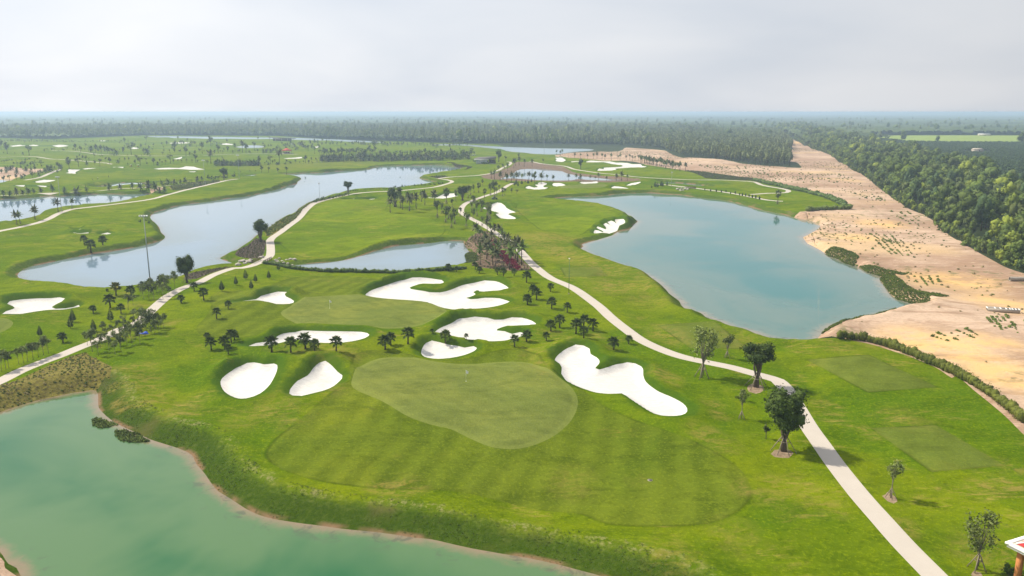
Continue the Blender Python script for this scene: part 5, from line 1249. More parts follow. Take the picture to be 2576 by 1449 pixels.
# central plantation block and its front row
MIDW = ground(T(a2, '1560,512 1600,540 1700,570 2000,598 2300,636', a3, '0,653 120,655 240,665 200,560 240,490 190,420 130,360 60,325', a2, '2500,330 2000,330 1500,350 1400,440 1500,500'))
P = scatter_in(MIDW, 6.5, seed=11); hs = rs.uniform(10, 14, len(P))
o_ = np.argsort(np.hypot(P[:, 0], P[:, 1])); P = P[o_]; hs = hs[o_]
vis = np.abs(P[:, 0]) < P[:, 1] * 0.66
ind = np.where(vis)[0][:150]; rest = np.setdiff1d(np.arange(len(P)), ind)
for j in ind:
    place(PLANT[j % 4], 'plantation_tree', P[j, 0], P[j, 1], float(hs[j]), label=locate(P[j, 0], P[j, 1], float(hs[j]), 'slender plantation tree', (11.3, 12.8)), cat='tree', group='front trees of the plantation block', z=H(P[j, 0], P[j, 1]))
instancer('plantation_block', P[rest], np.zeros(len(rest)), hs[rest], rs.uniform(0, 6.28, len(rest)), PCROWN, 'dense block of slender plantation trees')
print('mid', len(P))
NORTH = ground(T(a2, '1560,500 1300,478 1000,462 600,455 0,450', a1, '2300,440 1900,430 1500,430 1250,410 1000,395 600,378 0,366', a0, '1900,362 1450,360 1300,380 800,384 0,384', g, '-400,347 -400,326 1000,320 1800,324 1800,345'))
P = scatter_in(NORTH, 9.5, seed=12); hs = rs.uniform(9, 15, len(P))
hs *= np.where(rs.rand(len(P)) < 0.02, 1.5, 1.0)
instancer('northern_plantation', P, np.zeros(len(P)), hs * 1.1, rs.uniform(0, 6.28, len(P)), PCROWN + FCROWN[:1], 'far plantation beyond the river')
print('north', len(P))
# low orchard east of the wood
ORCH = ground(T(a3, '700,340 1500,398 2576,400', g, '2900,352 3200,520 2640,500', a3, '2450,950 2150,810 1800,630 1500,550 1000,430'))
P = scatter_in(ORCH, 6.5, 0.15, seed=13)
for hp in ((2105, 520), (2172, 362)):
    hx, hy = at(*a3(*hp)); uu = np.array((hx, hy)) / math.hypot(hx, hy)
    al = (P - np.array((hx, hy))) @ uu; ac = np.abs((P - np.array((hx, hy))) @ np.array((-uu[1], uu[0])))
    P = P[~((al > -75) & (al < 12) & (ac < 14))]
hs = rs.uniform(3.2, 4.2, len(P))
hs = np.where((wob(P[:, 0], P[:, 1], 0.02, 61) > 0.9) & (rs.rand(len(P)) < 0.5), hs * 2.4, hs)
instancer('eastern_orchard', P, np.zeros(len(P)), hs * 1.25, rs.uniform(0, 6.28, len(P)), [loose(k[1][1], 'orchard_crown') for k in ORCHT], 'low orchard of even dark trees')
print('orch', len(P))

# far canopy: a real bumpy roof of leaves, from the plantations to the horizon
rows_, verts, idx = [], [], {}
Ds = []; d_ = 1250.0
while d_ < 41000:
    Ds.append(d_); d_ *= 1.0045 if d_ < 4000 else (1.010 if d_ < 9000 else 1.05)
na = 620; As = np.linspace(-R(42), R(42), na)
DD, AA = np.meshgrid(Ds, As, indexing='ij')
X, Y = DD * np.sin(AA), DD * np.cos(AA)
FP = np.column_stack([X.ravel(), Y.ravel()])
rs = np.random.RandomState(2)
zz = 7.5 + 2.2 * wob(FP[:, 0], FP[:, 1], 0.0035, 21) + 1.3 * wob(FP[:, 0], FP[:, 1], 0.02, 22) + rs.normal(size=len(FP)) * np.where(FP[:, 1] < 9000, 1.7, 0.4)
zz = np.clip(zz, 2.5, 15)
# clearings and field strips between the blocks
strip = sstep(wob(FP[:, 0] * 0.25, FP[:, 1], 0.0042, 33), 0.75, 0.95)
zz = zz * (1 - 0.75 * strip)
bad = np.zeros(len(FP), bool)
for r in regions:
    if r[3] in ('golf', 'dirt', 'water'): bad |= inside(FP, r[2])
bad |= inside(FP, np.array(FIELD))
bad |= inside(FP, np.array(ORCH)) & (np.hypot(FP[:, 0], FP[:, 1]) < 1500)
nd = len(Ds)
ii, jj = np.meshgrid(np.arange(nd - 1), np.arange(na - 1), indexing='ij')
q = (ii * na + jj).ravel(); quads = np.stack([q, q + na, q + na + 1, q + 1], 1)
quads = quads[~bad[quads].any(1)]
t = NT('canopy_leaves', 0.85, 0.1)
n1 = t.noise(0.0022, 4, 0.6, 0.5, squash=((0.5, 1.6, 1), 0)); n2 = t.noise(0.05, 4, 0.7)
c = t.ramp(n1, (0.36, (0.040, 0.060, 0.024)), (0.50, (0.070, 0.100, 0.036)), (0.64, (0.115, 0.150, 0.055)))
c = t.mix(t.math('MULTIPLY', t.rng(n2, 0.4, 0.7), 0.7), c, (0.050, 0.072, 0.026)); c = t.mix(t.math('MULTIPLY', t.rng(t.noise(0.0055, 3, squash=((0.3, 1.8, 1), R(8))), 0.66, 0.72), 0.5), c, (0.20, 0.20, 0.11))
t.col(c)
me = mesh_from('far_forest', np.column_stack([FP, zz]), quads, 'canopy_leaves', False)
o = bpy.data.objects.new('far_forest', me); C.objects.link(o); o['kind'] = 'stuff'
# taller single trees rising over the canopy
P = []
rs = np.random.RandomState(31)
for k in range(900):
    d = 1400 * math.exp(rs.uniform(0, 1.35)); a = rs.uniform(-R(36), R(36)); P.append((d * math.sin(a), d * math.cos(a)))
P = np.array(P)
for r in regions:
    if r[3] in ('golf', 'dirt', 'water'): P = P[~inside(P, r[2])]
P = P[~inside(P, np.array(FIELD))]
instancer('emergent_trees', P, np.full(len(P), 1.0), rs.uniform(12, 21, len(P)), rs.uniform(0, 6.28, len(P)), PCROWN + FCROWN, 'taller trees rising over the far forest')
# the bright crop field
zf = 0.6
fw = np.array(FIELD); me = mesh_from('crop_field', np.column_stack([fw, np.full(len(fw), zf)]), [[0, i, i + 1] for i in range(1, len(fw) - 1)], 'crop_field', False)
o = bpy.data.objects.new('crop_field', me); C.objects.link(o); o['kind'] = 'structure'
# ------------------------------------------------------------------ hedges, reeds, weeds
def hedge(f, s, w, h, mat, label, leaf=0.16, dens=26, seed=0, ragged=0.25):
    line = [Vector((*spot(p)[:2], 0)) for p in T(f, s)] if isinstance(s, str) else s
    line = [Vector((*p, 0)) for p in refine([(v.x, v.y) for v in line], False)]
    m = MB(); rs = np.random.RandomState(seed); base = line[0].copy(); bz = H(base.x, base.y)
    step = w * 0.75; acc = 0; k = 0
    for a, b in zip(line, line[1:]):
        L = (b - a).length; t = acc
        while t < L:
            p = a.lerp(b, t / L); z = max(H(p.x, p.y), ZW)
            hh = h * rs.uniform(1 - ragged, 1 + ragged); q = (p.x - base.x + rs.uniform(-.1, .1) * w, p.y - base.y + rs.uniform(-.1, .1) * w, z - bz + hh * 0.45)
            r = (w * 0.62, w * 0.62, hh * 0.55)
            m.blob(q, r, 1, 0.25, k); m.leaves(q, r, int(dens), leaf, k, inner=.8, outer=1.2); k += 1
            t += step
        acc = t - L
    me = m.mesh('hedge', mat)
    o = bpy.data.objects.new('hedge', me); C.objects.link(o); o.location = (base.x, base.y, bz)
    tag(o, label, 'hedge'); return o
hedge(b1, '85,240 160,248 240,262 330,285 450,302 600,315 800,325 1000,332 1200,335 1400,332 1600,325 1800,312 1950,302 2050,292 2115,286', 1.3, 1.1, 'hedge_leaves', 'dark green hedge curving along the near shore of the centre pond', 0.15, 30, 1)
hedge(b3, '725,985 850,1000 1000,1020 1150,1060 1300,1110 1450,1165 1600,1235 1750,1300 1850,1350 1950,1400 2080,1470 2200,1545 2330,1640 2450,1740 2576,1850', 1.2, 1.9, 'yellow_hedge_leaves', 'tall yellow green hedge between the tee lawn and the bare sand', 0.13, 90, 2, 0.25)
hedge(a3, '-130,815 0,845 100,865 200,890 320,915 450,945 560,975 640,1005 720,1040 790,1075', 3.2, 2.2, 'hedge_leaves', 'ragged hedge on the far edge of the lake tip lawn', 0.4, 24, 3, 0.3)
hedge(a3, '820,1095 740,1102 650,1100 560,1105 470,1112 395,1122', 2.6, 2.0, 'reed_leaves', 'short dark hedge closing the lake tip lawn towards the sand', 0.35, 24, 4, 0.25)
hedge(z1, '350,545 430,562 520,580 600,592 700,585 800,575', 1.8, 1.6, 'hedge_leaves', 'clipped dark hedge at the foot of the white walled shelter', 0.3, 16, 5, 0.2)

def clump(name, mat, blades=26, h=1.0, w=0.06, spread=0.45, lean=0.5, seed=0):
    rs = np.random.RandomState(seed); m = MB()
    for k in range(blades):
        a = rs.uniform(0, 6.28); r = spread * math.sqrt(rs.rand()); b = Vector((r * math.cos(a), r * math.sin(a), 0)); l = rs.uniform(0, lean)
        d = Vector((math.cos(a) * l, math.sin(a) * l, 1)) * h * rs.uniform(0.55, 1.1); s = Vector((math.cos(a + 1.3), math.sin(a + 1.3), 0)) * w
        m.add([b - s, b + s, b + d], [(0, 1, 2)])
    return m.mesh(name, mat)
def leafy_clump(name, mat, n=36, size=0.22, seed=0, r=(0.5, 0.5, 0.4)):
    m = MB(); m.blob((0, 0, r[2] * .5), [x * .7 for x in r], 1, .3, seed); m.leaves((0, 0, r[2] * .5), r, n, size, seed, inner=.7, outer=1.2); return m.mesh(name, mat)
G_BANK = [loose(clump('bank_tuft', 'bank_grass_blades', 22, 0.5, 0.035, 0.35, 0.9, s), 'bank_tuft') for s in (1, 2)] + [loose(clump('bank_tuft', 'straw_leaves', 16, 0.45, 0.03, 0.3, 0.9, 3), 'bank_tuft')]
G_REED = [loose(leafy_clump('reed_tuft', 'reed_leaves', 40, 0.24, s, (0.6, 0.6, 0.55)), 'reed_tuft') for s in (4, 5)]
G_WEED = [loose(leafy_clump('weed_tuft', m_, 30, 0.2, s), 'weed_tuft') for s, m_ in ((6, 'scrub_leaves'), (7, 'straw_leaves'), (8, 'scrub_leaves'))]
G_DARK = [loose(leafy_clump('dark_tuft', m_, 30, 0.22, s), 'dark_tuft') for s, m_ in ((9, 'reed_leaves'), (10, 'dry_palm_leaves'))]
G_RED = [loose(leafy_clump('red_tuft', 'red_leaves', 40, 0.2, 11), 'red_tuft')]
G_SCRUB = [loose(leafy_clump('scrub_tuft', 'scrub_leaves', 34, 0.22, s), 'scrub_tuft') for s in (12, 13)]
G_YEL = [loose(leafy_clump('scrub_tuft', m_, 30, 0.22, s), 'scrub_tuft') for s, m_ in ((14, 'yellow_hedge_leaves'), (15, 'scrub_leaves'))]
def fill(name, polys, spacing, s0, s1, kinds, label, seed=0, thresh=None, onwater=False, cap=30000, reg=None):
    allP = []
    for i, poly in enumerate(polys):
        poly = np.array(ground(poly, ZW if onwater else 0)) if reg is None else np.array(poly)
        rs = np.random.RandomState(seed + i); lo, hi = poly.min(0), poly.max(0)
        gx, gy = np.meshgrid(np.arange(lo[0], hi[0], spacing), np.arange(lo[1], hi[1], spacing))
        P = np.column_stack([gx.ravel(), gy.ravel()]) + rs.uniform(-.5, .5, (gx.size, 2)) * spacing
        P = P[inside(P, poly)]
        allP.append(P)
    P = np.concatenate(allP)
    if thresh is not None: P = P[wob(P[:, 0], P[:, 1], thresh[0], seed + 77) + np.random.RandomState(seed).normal(size=len(P)) * thresh[2] > thresh[1]]
    if not onwater:
        for r in regions:
            if r[3] in ('water', 'path', 'bunker'): P = P[~inside(P, r[2])]
    P = P[:cap]; rs = np.random.RandomState(seed + 5)
    Z_ = np.array([H(x, y) for x, y in P])
    return instancer(name, P, Z_, rs.uniform(s0, s1, len(P)), rs.uniform(0, 6.28, len(P)), kinds, label)

# tall grass on the bank of the nearest pond, following the shore
rs = np.random.RandomState(9)
pw = regions[0][2]; Q = []
for (x1, y1_), (x2, y2_) in zip(pw, pw[1:]):
    L = math.hypot(x2 - x1, y2_ - y1_)
    if L > 20: continue
    nx, ny = -(y2_ - y1_) / L, (x2 - x1) / L
    for k in range(int(L * 60)):
        u = rs.rand(); v = rs.uniform(0.1, 6.2) ** 1.0
        for sg in (1, -1): Q.append((x1 + (x2 - x1) * u + nx * v * sg, y1_ + (y2_ - y1_) * u + ny * v * sg))
Q = np.array(Q); Q = Q[~inside(Q, pw)]; Q = Q[dist_to(Q, pw, 9) < 6.0]
Q = Q[inside(Q, golf_w)]
Qd = dist_to(Q, pw, 9)
Q = Q[(wob(Q[:, 0], Q[:, 1], 0.5, 5) + rs.normal(size=len(Q)) * 0.6) > 0.45]
print('bank tufts', len(Q))
Qd = dist_to(Q, pw, 9); cr = (Qd > 3.9) & (rs.rand(len(Q)) < 0.16) & (wob(Q[:, 0], Q[:, 1], 0.25, 15) > -0.1); Qs = Q[cr]; Q = Q[~cr & (Qd < 5.2)]
instancer('bank_grass', Qs, np.array([H(x, y) for x, y in Qs]), rs.uniform(0.25, 0.6, len(Qs)), rs.uniform(0, 6.28, len(Qs)), [G_BANK[2]], 'pale dry tufts along the crest of the pond bank')
instancer('bank_grass', Q, np.array([H(x, y) for x, y in Q]), rs.uniform(0.14, 0.38, len(Q)), rs.uniform(0, 6.28, len(Q)), G_BANK[:2], 'long unmown grass on the pond bank')
fill('reeds', [T(b3, '575,128 640,122 760,155 860,190 915,235 860,262 780,240 700,190 600,160'), T(b3, '915,270 1000,285 1100,320 1200,345 1400,360 1340,385 1250,385 1330,470 1390,540 1500,585 1700,595 1820,625 1620,645 1620,690 1440,700 1430,688 1515,664 1420,632 1300,600 1230,540 1170,460 1125,400 1140,370 1000,328'),
    T(b3, '535,950 580,900 640,868 760,850 830,818 990,795 1110,735 1270,700 1280,765 1080,815 960,845 850,880 700,930'), T(b1, '2060,270 2120,220 2100,150 2150,122 2215,130 2232,175 2225,225 2150,268')], 0.42, 0.28, 0.5, G_REED, 'dark reeds growing along the lake and pond edges', 20, onwater=True)
fill('reeds', [T(c0, '670,318 700,308 740,318 800,345 850,358 780,380 720,384 672,372'), T(c0, '825,408 900,398 960,415 1000,430 1078,478 1000,488 900,486 850,465')], 0.35, 0.25, 0.5, [G_SCRUB[0], G_REED[0]], 'two green water weed mats near the pond bank', 21, onwater=True)
fill('weeds', [BEDS[2][2]], 0.7, 0.18, 0.42, [G_YEL[0], G_YEL[1], G_WEED[1], G_DARK[0]], 'tangled yellow brown weeds below the river path', 22, (0.35, -0.5, 0.6))
fill('weeds', [BEDS[11][2], BEDS[12][2]], 1.1, 0.5, 1.0, G_YEL, 'yellow scrub between the river and the path', 23)
fill('red_groundcover', [BEDS[3][2]], 0.9, 0.7, 1.1, G_RED, 'dark red leaved ground cover', 24)
fill('groundcover', [BEDS[4][2]], 1.1, 0.3, 0.8, [G_DARK[1], G_WEED[1], G_DARK[0]], 'dry undergrowth below the palm avenue', 25, (0.2, -0.4, 0.8))
fill('groundcover', [BEDS[0][2], BEDS[1][2]], 0.8, 0.25, 0.5, [G_DARK[1]], 'brown low plants in the river beds', 26)
fill('groundcover', [BEDS[6][2], BEDS[7][2], BEDS[8][2]], 1.6, 0.6, 1.2, [G_DARK[1], G_DARK[0]], 'dark weeds in the wet ground strip', 27)
# sparse growth on the bare ground, partly in planting rows
fill('scrub', [DIRT], 2.6, 0.25, 0.9, [G_WEED[0], G_WEED[1], G_SCRUB[0], G_WEED[1]], 'scattered scrub on the bare sandy ground', 28, (0.035, 0.75, 0.55))
rowsP = []
def row_patch(f, s, n_rows, per, gap=0.25, seed=0):
    a, b, c, d = [Vector(spot(p)[:2]) for p in T(f, s)]; r_ = random.Random(seed)
    for i in range(n_rows):
        u = i / max(1, n_rows - 1)
        for j in range(per):
            if r_.random() < gap + 0.2: continue
            v = (j + r_.uniform(-.3, .3)) / per
            p = a.lerp(b, u).lerp(d.lerp(c, u), v); rowsP.append((p.x, p.y))
row_patch(a3, '-250,700 800,760 950,850 -150,830', 30, 9, 0.35, 1)
row_patch(a2, '1800,640 2576,690 2576,760 2000,700', 22, 7, 0.3, 2)
row_patch(b3, '1080,0 1330,0 1480,190 1250,150', 5, 22, 0.2, 3)
row_patch(b3, '1440,360 1700,350 1720,430 1550,490', 4, 14, 0.25, 4)
row_patch(a3, '1020,1340 1220,1340 1330,1449 1180,1440', 4, 14, 0.15, 5)
row_patch(a3, '1240,1120 1400,1120 1560,1250 1440,1260', 3, 12, 0.3, 6)
row_patch(a3, '860,930 1100,960 1200,1040 980,1000', 6, 10, 0.4, 7)
row_patch(b3, '2200,780 2400,760 2520,950 2300,900', 5, 16, 0.25, 8)
row_patch(b3, '1600,950 2000,900 2150,980 1900,1040', 5, 14, 0.4, 9)
RP = np.array(rowsP); rs = np.random.RandomState(4); Rd = np.hypot(RP[:, 0], RP[:, 1])
instancer('scrub', RP, np.array([H(x, y) for x, y in RP]), rs.uniform(0.35, 0.95, len(RP)) * np.clip(Rd / 300, 1, 1.6), rs.uniform(0, 6.28, len(RP)), G_SCRUB + G_WEED[:1], 'planted rows of young green shrubs on the bare ground')
# undergrowth that closes the foot of the eastern wood
E_ = np.array(EAST); Pn = []
rs = np.random.RandomState(44)
dline = ground(T(a3, '200,370 320,430 450,490 600,540 740,630 880,720 980,770 1050,830 1160,920 1240,970 1330,1050 1400,1100 1500,1130 1640,1190 1700,1250 1810,1340 1900,1400', b3, '1940,0 2000,50 2200,160 2350,260 2576,350 2800,460'))
for (x1, y1_), (x2, y2_) in zip(dline, dline[1:]):
    L = math.hypot(x2 - x1, y2_ - y1_)
    for k in range(int(L * 0.9)):
        u = rs.rand(); v = rs.uniform(-1.0, 6); Pn.append((x1 + (x2 - x1) * u + v * 0.95, y1_ + (y2_ - y1_) * u + v * 0.4))
Pn = np.array(Pn); Pn = Pn[inside(Pn, E_) | (rs.rand(len(Pn)) < 0.3)]
instancer('undergrowth', Pn, np.zeros(len(Pn)), rs.uniform(2.0, 4.6, len(Pn)), rs.uniform(0, 6.28, len(Pn)), FCROWN + [G_YEL[1]], 'bushes along the foot of the eastern wood')

# ------------------------------------------------------------------ solid things
def simple(name, rgb, rough=0.6, spec=0.3, var=0.12, sc=2.0):
    t = NT(name, rough, spec); t.col(t.mix(t.noise(sc, 4, 0.65), tuple(x * (1 - var) for x in rgb), tuple(min(1, x * (1 + var)) for x in rgb))); return t
simple('galvanized_steel', (0.33, 0.35, 0.36), 0.45, 0.5); simple('lamp_glass', (0.6, 0.62, 0.65), 0.15, 0.6)
simple('white_paint', (0.80, 0.79, 0.76), 0.5); simple('green_paint', (0.02, 0.10, 0.045), 0.4, 0.5); simple('black_rubber', (0.02, 0.02, 0.02), 0.8)
simple('red_roof_tile', (0.42, 0.035, 0.035), 0.7, var=0.25, sc=6); simple('bright_red_roof', (0.60, 0.06, 0.045), 0.6, var=0.15)
simple('brown_wood', (0.085, 0.045, 0.030), 0.8, var=0.3, sc=6); simple('dark_roof', (0.11, 0.10, 0.095), 0.9, var=0.35, sc=1.2)
simple('grey_wall', (0.52, 0.54, 0.56), 0.8, var=0.06); simple('window_dark', (0.03, 0.04, 0.05), 0.1, 0.6)
simple('orange_brick', (0.50, 0.20, 0.07), 0.85, var=0.3, sc=10); simple('weathered_concrete', (0.36, 0.32, 0.27), 0.9, var=0.25, sc=3)
simple('boulder_stone', (0.42, 0.38, 0.33), 0.9, var=0.3, sc=2.5); simple('blue_tarp', (0.02, 0.08, 0.55), 0.35, 0.5)
simple('shirt_white', (0.75, 0.75, 0.74), 0.9); simple('shirt_dark', (0.03, 0.07, 0.05), 0.9); simple('trousers', (0.03, 0.035, 0.05), 0.9); simple('skin', (0.42, 0.25, 0.17), 0.6)
simple('cart_yellow', (0.55, 0.42, 0.05), 0.4); simple('rail_wood', (0.10, 0.055, 0.035), 0.8, var=0.3, sc=5); simple('flag_white', (0.85, 0.85, 0.84), 0.8); simple('beige_stucco', (0.55, 0.47, 0.38), 0.9)
simple('grey_blue_trim', (0.10, 0.12, 0.24), 0.6)

def thing(name, x, y, z, rz, label, cat, group=None):
    o = bpy.data.objects.new(name, None); o.empty_display_size = 0.5; C.objects.link(o)
    o.location = (x, y, z); o.rotation_euler = (0, 0, rz); tag(o, label, cat, group); return o
def part(parent, name, mb, mat, smooth=False, M=None, label=None):
    me = mb if isinstance(mb, bpy.types.Mesh) else mb.mesh(name, mat, smooth)
    o = bpy.data.objects.new(name, me); C.objects.link(o); o.parent = parent
    if M is not None: o.matrix_local = M
    if label: o['label'] = label
    return o
def bevel_box(size, c=(0, 0, 0), b=0.03):
    bm = bmesh.new(); bmesh.ops.create_cube(bm, size=1)
    for v in bm.verts: v.co = Vector((v.co.x * size[0] + c[0], v.co.y * size[1] + c[1], v.co.z * size[2] + c[2]))
    bmesh.ops.bevel(bm, geom=list(bm.edges), offset=b, segments=2, affect='EDGES')
    bmesh.ops.triangulate(bm, faces=list(bm.faces))
    V = np.array([v.co for v in bm.verts]); F = np.array([[v.index for v in f.verts] for f in bm.faces]); bm.free(); return V, F

# floodlight masts
def mast(f, xb, yb, yt, label, lamps=4, arm=2.2, r=0.16, group='floodlight masts of the course'):
    x, y, z = spot(f(xb, yb)); h = tall(None, f(xb, yt)[1], x, y, z)
    t_ = thing('floodlight_mast', x, y, z, rng.uniform(-.3, .3), label, 'mast', group)
    m = MB(); m.tube([(0, 0, -0.1), (0, 0, h)], [r, r * 0.45], 8); part(t_, 'pole', m, 'galvanized_steel', True)
    m = MB(); m.tube([(0, 0, -0.05), (0, 0, 0.25)], [r * 2.2, r * 2.0], 8); part(t_, 'base', m, 'weathered_concrete')
    m = MB(); m.box((0, 0, h - 0.1), (arm, 0.14, 0.14)); m.box((0, 0, h - 0.75), (arm * 0.8, 0.1, 0.1)); m.box((0, 0, h - .42), (.1, .1, .66)); part(t_, 'crossarm', m, 'galvanized_steel')
    m = MB(); m.box((0, 0, 0), (0.42, 0.26, 0.34)); me = m.mesh('floodlight', 'lamp_glass')
    for k in range(lamps):
        part(t_, 'floodlight', me, None, M=Matrix.Translation(((k / (lamps - 1) - .5) * (arm - .3), -0.2, h - 0.36)) @ Matrix.Rotation(R(-30), 4, 'X'))
    return t_
mast(b0, 1508, 385, -254, 'tallest floodlight mast at the river shore, beside the dense fan palm', 4, 2.4, 0.2)
mast(a0, 620, 1105, 768, 'floodlight mast standing at the edge of the west pond', 4, 2.4)
mast(a1, 642, 1002, 832, 'slim mast on the river path verge, standing against the water', 2, 0.8, 0.10)
mast(a1, 1430, 445, 342, 'far mast before the plantation, west of the small white shelter', 3, 1.8, .15)
mast(a1, 2004, 452, 338, 'left one of two close far masts by the far pond', 3, 1.8, .15)
mast(a1, 2022, 485, 368, 'right one of two close far masts by the far pond', 3, 1.8, .15)
mast(a1, 2313, 465, 338, 'far mast behind the white walled shelter', 3, 1.8, .15)
mast(a2, 323, 545, 370, 'pale mast standing at the far pond shore', 3, 1.8, .17)
mast(y1, 1278, 855, 480, 'mast at the end of the west path beside the lollipop tree', 4, 2.0, .15)
mast(y1, 730, 965, 560, 'mast in the yellow scrub patch', 4, 2.0, .15)
mast(a2, 1603, 870, 722, 'mast by the lake path near the footbridge', 2, 1.0, .12)
mast(y1, 2130, 470, 300, 'mast right beside the red roofed gazebo', 3, 1.6, .14)
x, y, z = spot(b2(572, 545)); h = tall(None, b2(0, 192)[1], x, y, z)
t_ = thing('lamp_post', x, y, z, 0.3, 'thin green lamp post with a small white head beside the cart path', 'lamp post')
m = MB(); m.tube([(0, 0, 0), (0, 0, h)], [0.09, 0.05], 8); part(t_, 'pole', m, 'green_paint', True)
m = MB(); m.tube([(0, 0, -0.05), (0, 0, 0.3)], 0.17, 8); part(t_, 'base', m, 'weathered_concrete')
m = MB(); m.blob((0, 0, h + 0.12), (0.22, 0.22, 0.17), 2, 0.0); part(t_, 'lamp_head', m, 'white_paint', True)

# flags
for f, xx, yb, yt, lab in ((b1, 2114, 1420, 1375, 'white flag on its pin on the front putting green'), (b1, 743, 688, 655, 'white flag on its pin on the upper putting green')):
    x, y, z = spot(f(xx, yb)); h = 2.1
    t_ = thing('golf_flag', x, y, z, 0.4, lab, 'flag', 'flags on the putting greens')
    m = MB(); m.tube([(0, 0, -.05), (0, 0, h)], 0.014, 6); part(t_, 'flagstick', m, 'white_paint')
    m = MB(); n = 6
    for k in range(n):
        a_, b_ = k / n, (k + 1) / n
        q = lambda u, v: (0.02 + u * 0.42, 0.05 * math.sin(u * 5), h - 0.02 - v * 0.62 - u * 0.28)
        m.quad(q(a_, 0), q(b_, 0), q(b_, 1 - 0.3 * b_), q(a_, 1 - 0.3 * a_))
    part(t_, 'flag', m, 'flag_white')
    m = MB(); m.tube([(0, 0, 0.0), (0, 0, 0.03)], 0.09, 10); part(t_, 'cup', m, 'white_paint')
x, y, z = spot(c2(995, 758)); t_ = thing('drain_cover', x, y, z, 0, 'small round grey drain cover on the front fairway', 'drain cover')
m = MB(); m.tube([(0, 0, -.05), (0, 0, 0.05)], 0.26, 16); part(t_, 'lid', m, 'dark_roof')
m = MB(); m.tube([(0, 0, -.05), (0, 0, 0.03)], 0.34, 16); part(t_, 'rim', m, 'weathered_concrete')

# wooden bridge rails
def rail(f, p0, p1, n, label, mat='rail_wood', hh=1.05, group=None, nr=3):
    A = Vector(spot(f(*p0))[:2]); B = Vector(spot(f(*p1))[:2]); zb = max(H(*A), H(*B), -0.2)
    L = (B - A).length; t_ = thing('wooden_railing', A.x, A.y, zb, math.atan2(B.y - A.y, B.x - A.x), label, 'railing', group)
    m = MB(); m.box((0, 0, hh / 2 - .15), (0.16, 0.16, hh + .3)); me = m.mesh('post', mat)
    for k in range(n): part(t_, 'post', me, None, M=Matrix.Translation((L * k / (n - 1), 0, 0)))
    m = MB(); m.box((L / 2, 0, 0), (L, 0.09, 0.13)); me = m.mesh('rail', mat)
    for k in range(nr): part(t_, 'rail', me, None, M=Matrix.Translation((0, -0.12, hh * (0.3 + 0.29 * k))))
rail(z3, (465, 575), (605, 512), 5, 'railing of the wooden bridge on its river side')
rail(z3, (662, 580), (795, 510), 5, 'railing of the wooden bridge on its pond side')
rail(a2, (1745, 888), (1850, 888), 10, 'far reddish railing of the footbridge between lake and link pond', 'rail_wood', 1.1)
rail(a2, (1750, 893), (1850, 897), 10, 'near reddish railing of the footbridge between lake and link pond', 'rail_wood', 1.1)
rail(z7, (1240, 745), (1290, 700), 4, 'brown side rail where the stone path crosses the ditch', 'rail_wood', 1.2)

# boulders
def rock_mesh(seed):
    m = MB(); m.blob((0, 0, 0.25), (0.6, 0.5, 0.42), 2, 0.35, seed); return m.mesh('boulder', 'boulder_stone')
RK = [rock_mesh(i) for i in range(4)]
def rocks(f, pts_, s0, s1, group, label):
    for i, (a_, b_) in enumerate(pts_):
        x, y, z = spot(f(a_, b_)); o = bpy.data.objects.new('boulder', RK[i % 4]); C.objects.link(o)
        o.location = (x, y, max(z, ZW) - .05); s = rng.uniform(s0, s1); o.scale = (s, s * rng.uniform(.8, 1.2), s * rng.uniform(.7, 1.1)); o.rotation_euler = (0, 0, rng.uniform(0, 6))
        tag(o, label, 'rock', group)
rocks(z3, [(240, 598), (262, 545), (280, 520), (300, 560), (330, 545), (350, 575), (375, 560), (400, 545), (428, 535), (430, 560), (620, 470), (640, 480), (600, 478)], 0.7, 1.4, 'boulders on the river side of the wooden bridge', 'pale boulder on the river side of the wooden bridge')
rocks(z3, [(868, 522), (880, 540), (918, 552), (935, 500), (985, 560), (1010, 575), (1055, 552), (1075, 580), (1100, 560), (1132, 540), (1160, 585), (1192, 566), (1215, 540), (1140, 600), (1060, 598)], 0.6, 1.1, 'stones at the pond end of the wooden bridge', 'pale stone on the bank at the pond end of the wooden bridge')
rocks(a2, [(1660, 905), (1675, 895), (1690, 908), (1705, 898), (1720, 910), (1735, 900), (1752, 895), (1700, 915), (1768, 902)], 1.0, 1.9, 'boulders under the footbridge', 'rough boulder beneath the footbridge')

# golf carts
def cart_kind(roof='white_paint', body='cart_yellow'):
    k = []
    m = MB(); V, F = bevel_box((1.1, 2.3, 0.45), (0, 0, 0.5), 0.08); m.add(V, F); V, F = bevel_box((1.0, 0.55, 0.35), (0, 0.85, 0.8), 0.08); m.add(V, F); k.append(('body', m.mesh('cart_body', body), None))
    m = MB(); V, F = bevel_box((1.0, 0.5, 0.18), (0, -0.25, 0.82), 0.05); m.add(V, F); V, F = bevel_box((1.0, 0.14, 0.5), (0, -0.5, 1.1), 0.05); m.add(V, F); k.append(('seat', m.mesh('cart_seat', 'brown_wood'), None))
    m = MB(); V, F = bevel_box((1.2, 2.0, 0.09), (0, -0.05, 1.86), 0.03); m.add(V, F); k.append(('roof', m.mesh('cart_roof', roof), None))
    m = MB()
    for sx in (-.5, .5):
        m.tube([(sx, 0.75, 0.9), (sx, 0.6, 1.84)], 0.03, 5); m.tube([(sx, -0.8, 0.7), (sx, -0.85, 1.84)], 0.03, 5)
    k.append(('roof_post', m.mesh('cart_posts', 'galvanized_steel'), None))
    m = MB(); m.tube([(-0.09, 0, 0), (0.09, 0, 0)], 0.23, 12); me = m.mesh('wheel', 'black_rubber')
    for sx in (-.5, .5):
        for sy in (-.75, .8): k.append(('wheel', me, Matrix.Translation((sx, sy, 0.23))))
    return k
CK = cart_kind(); CW = cart_kind('white_paint', 'white_paint')
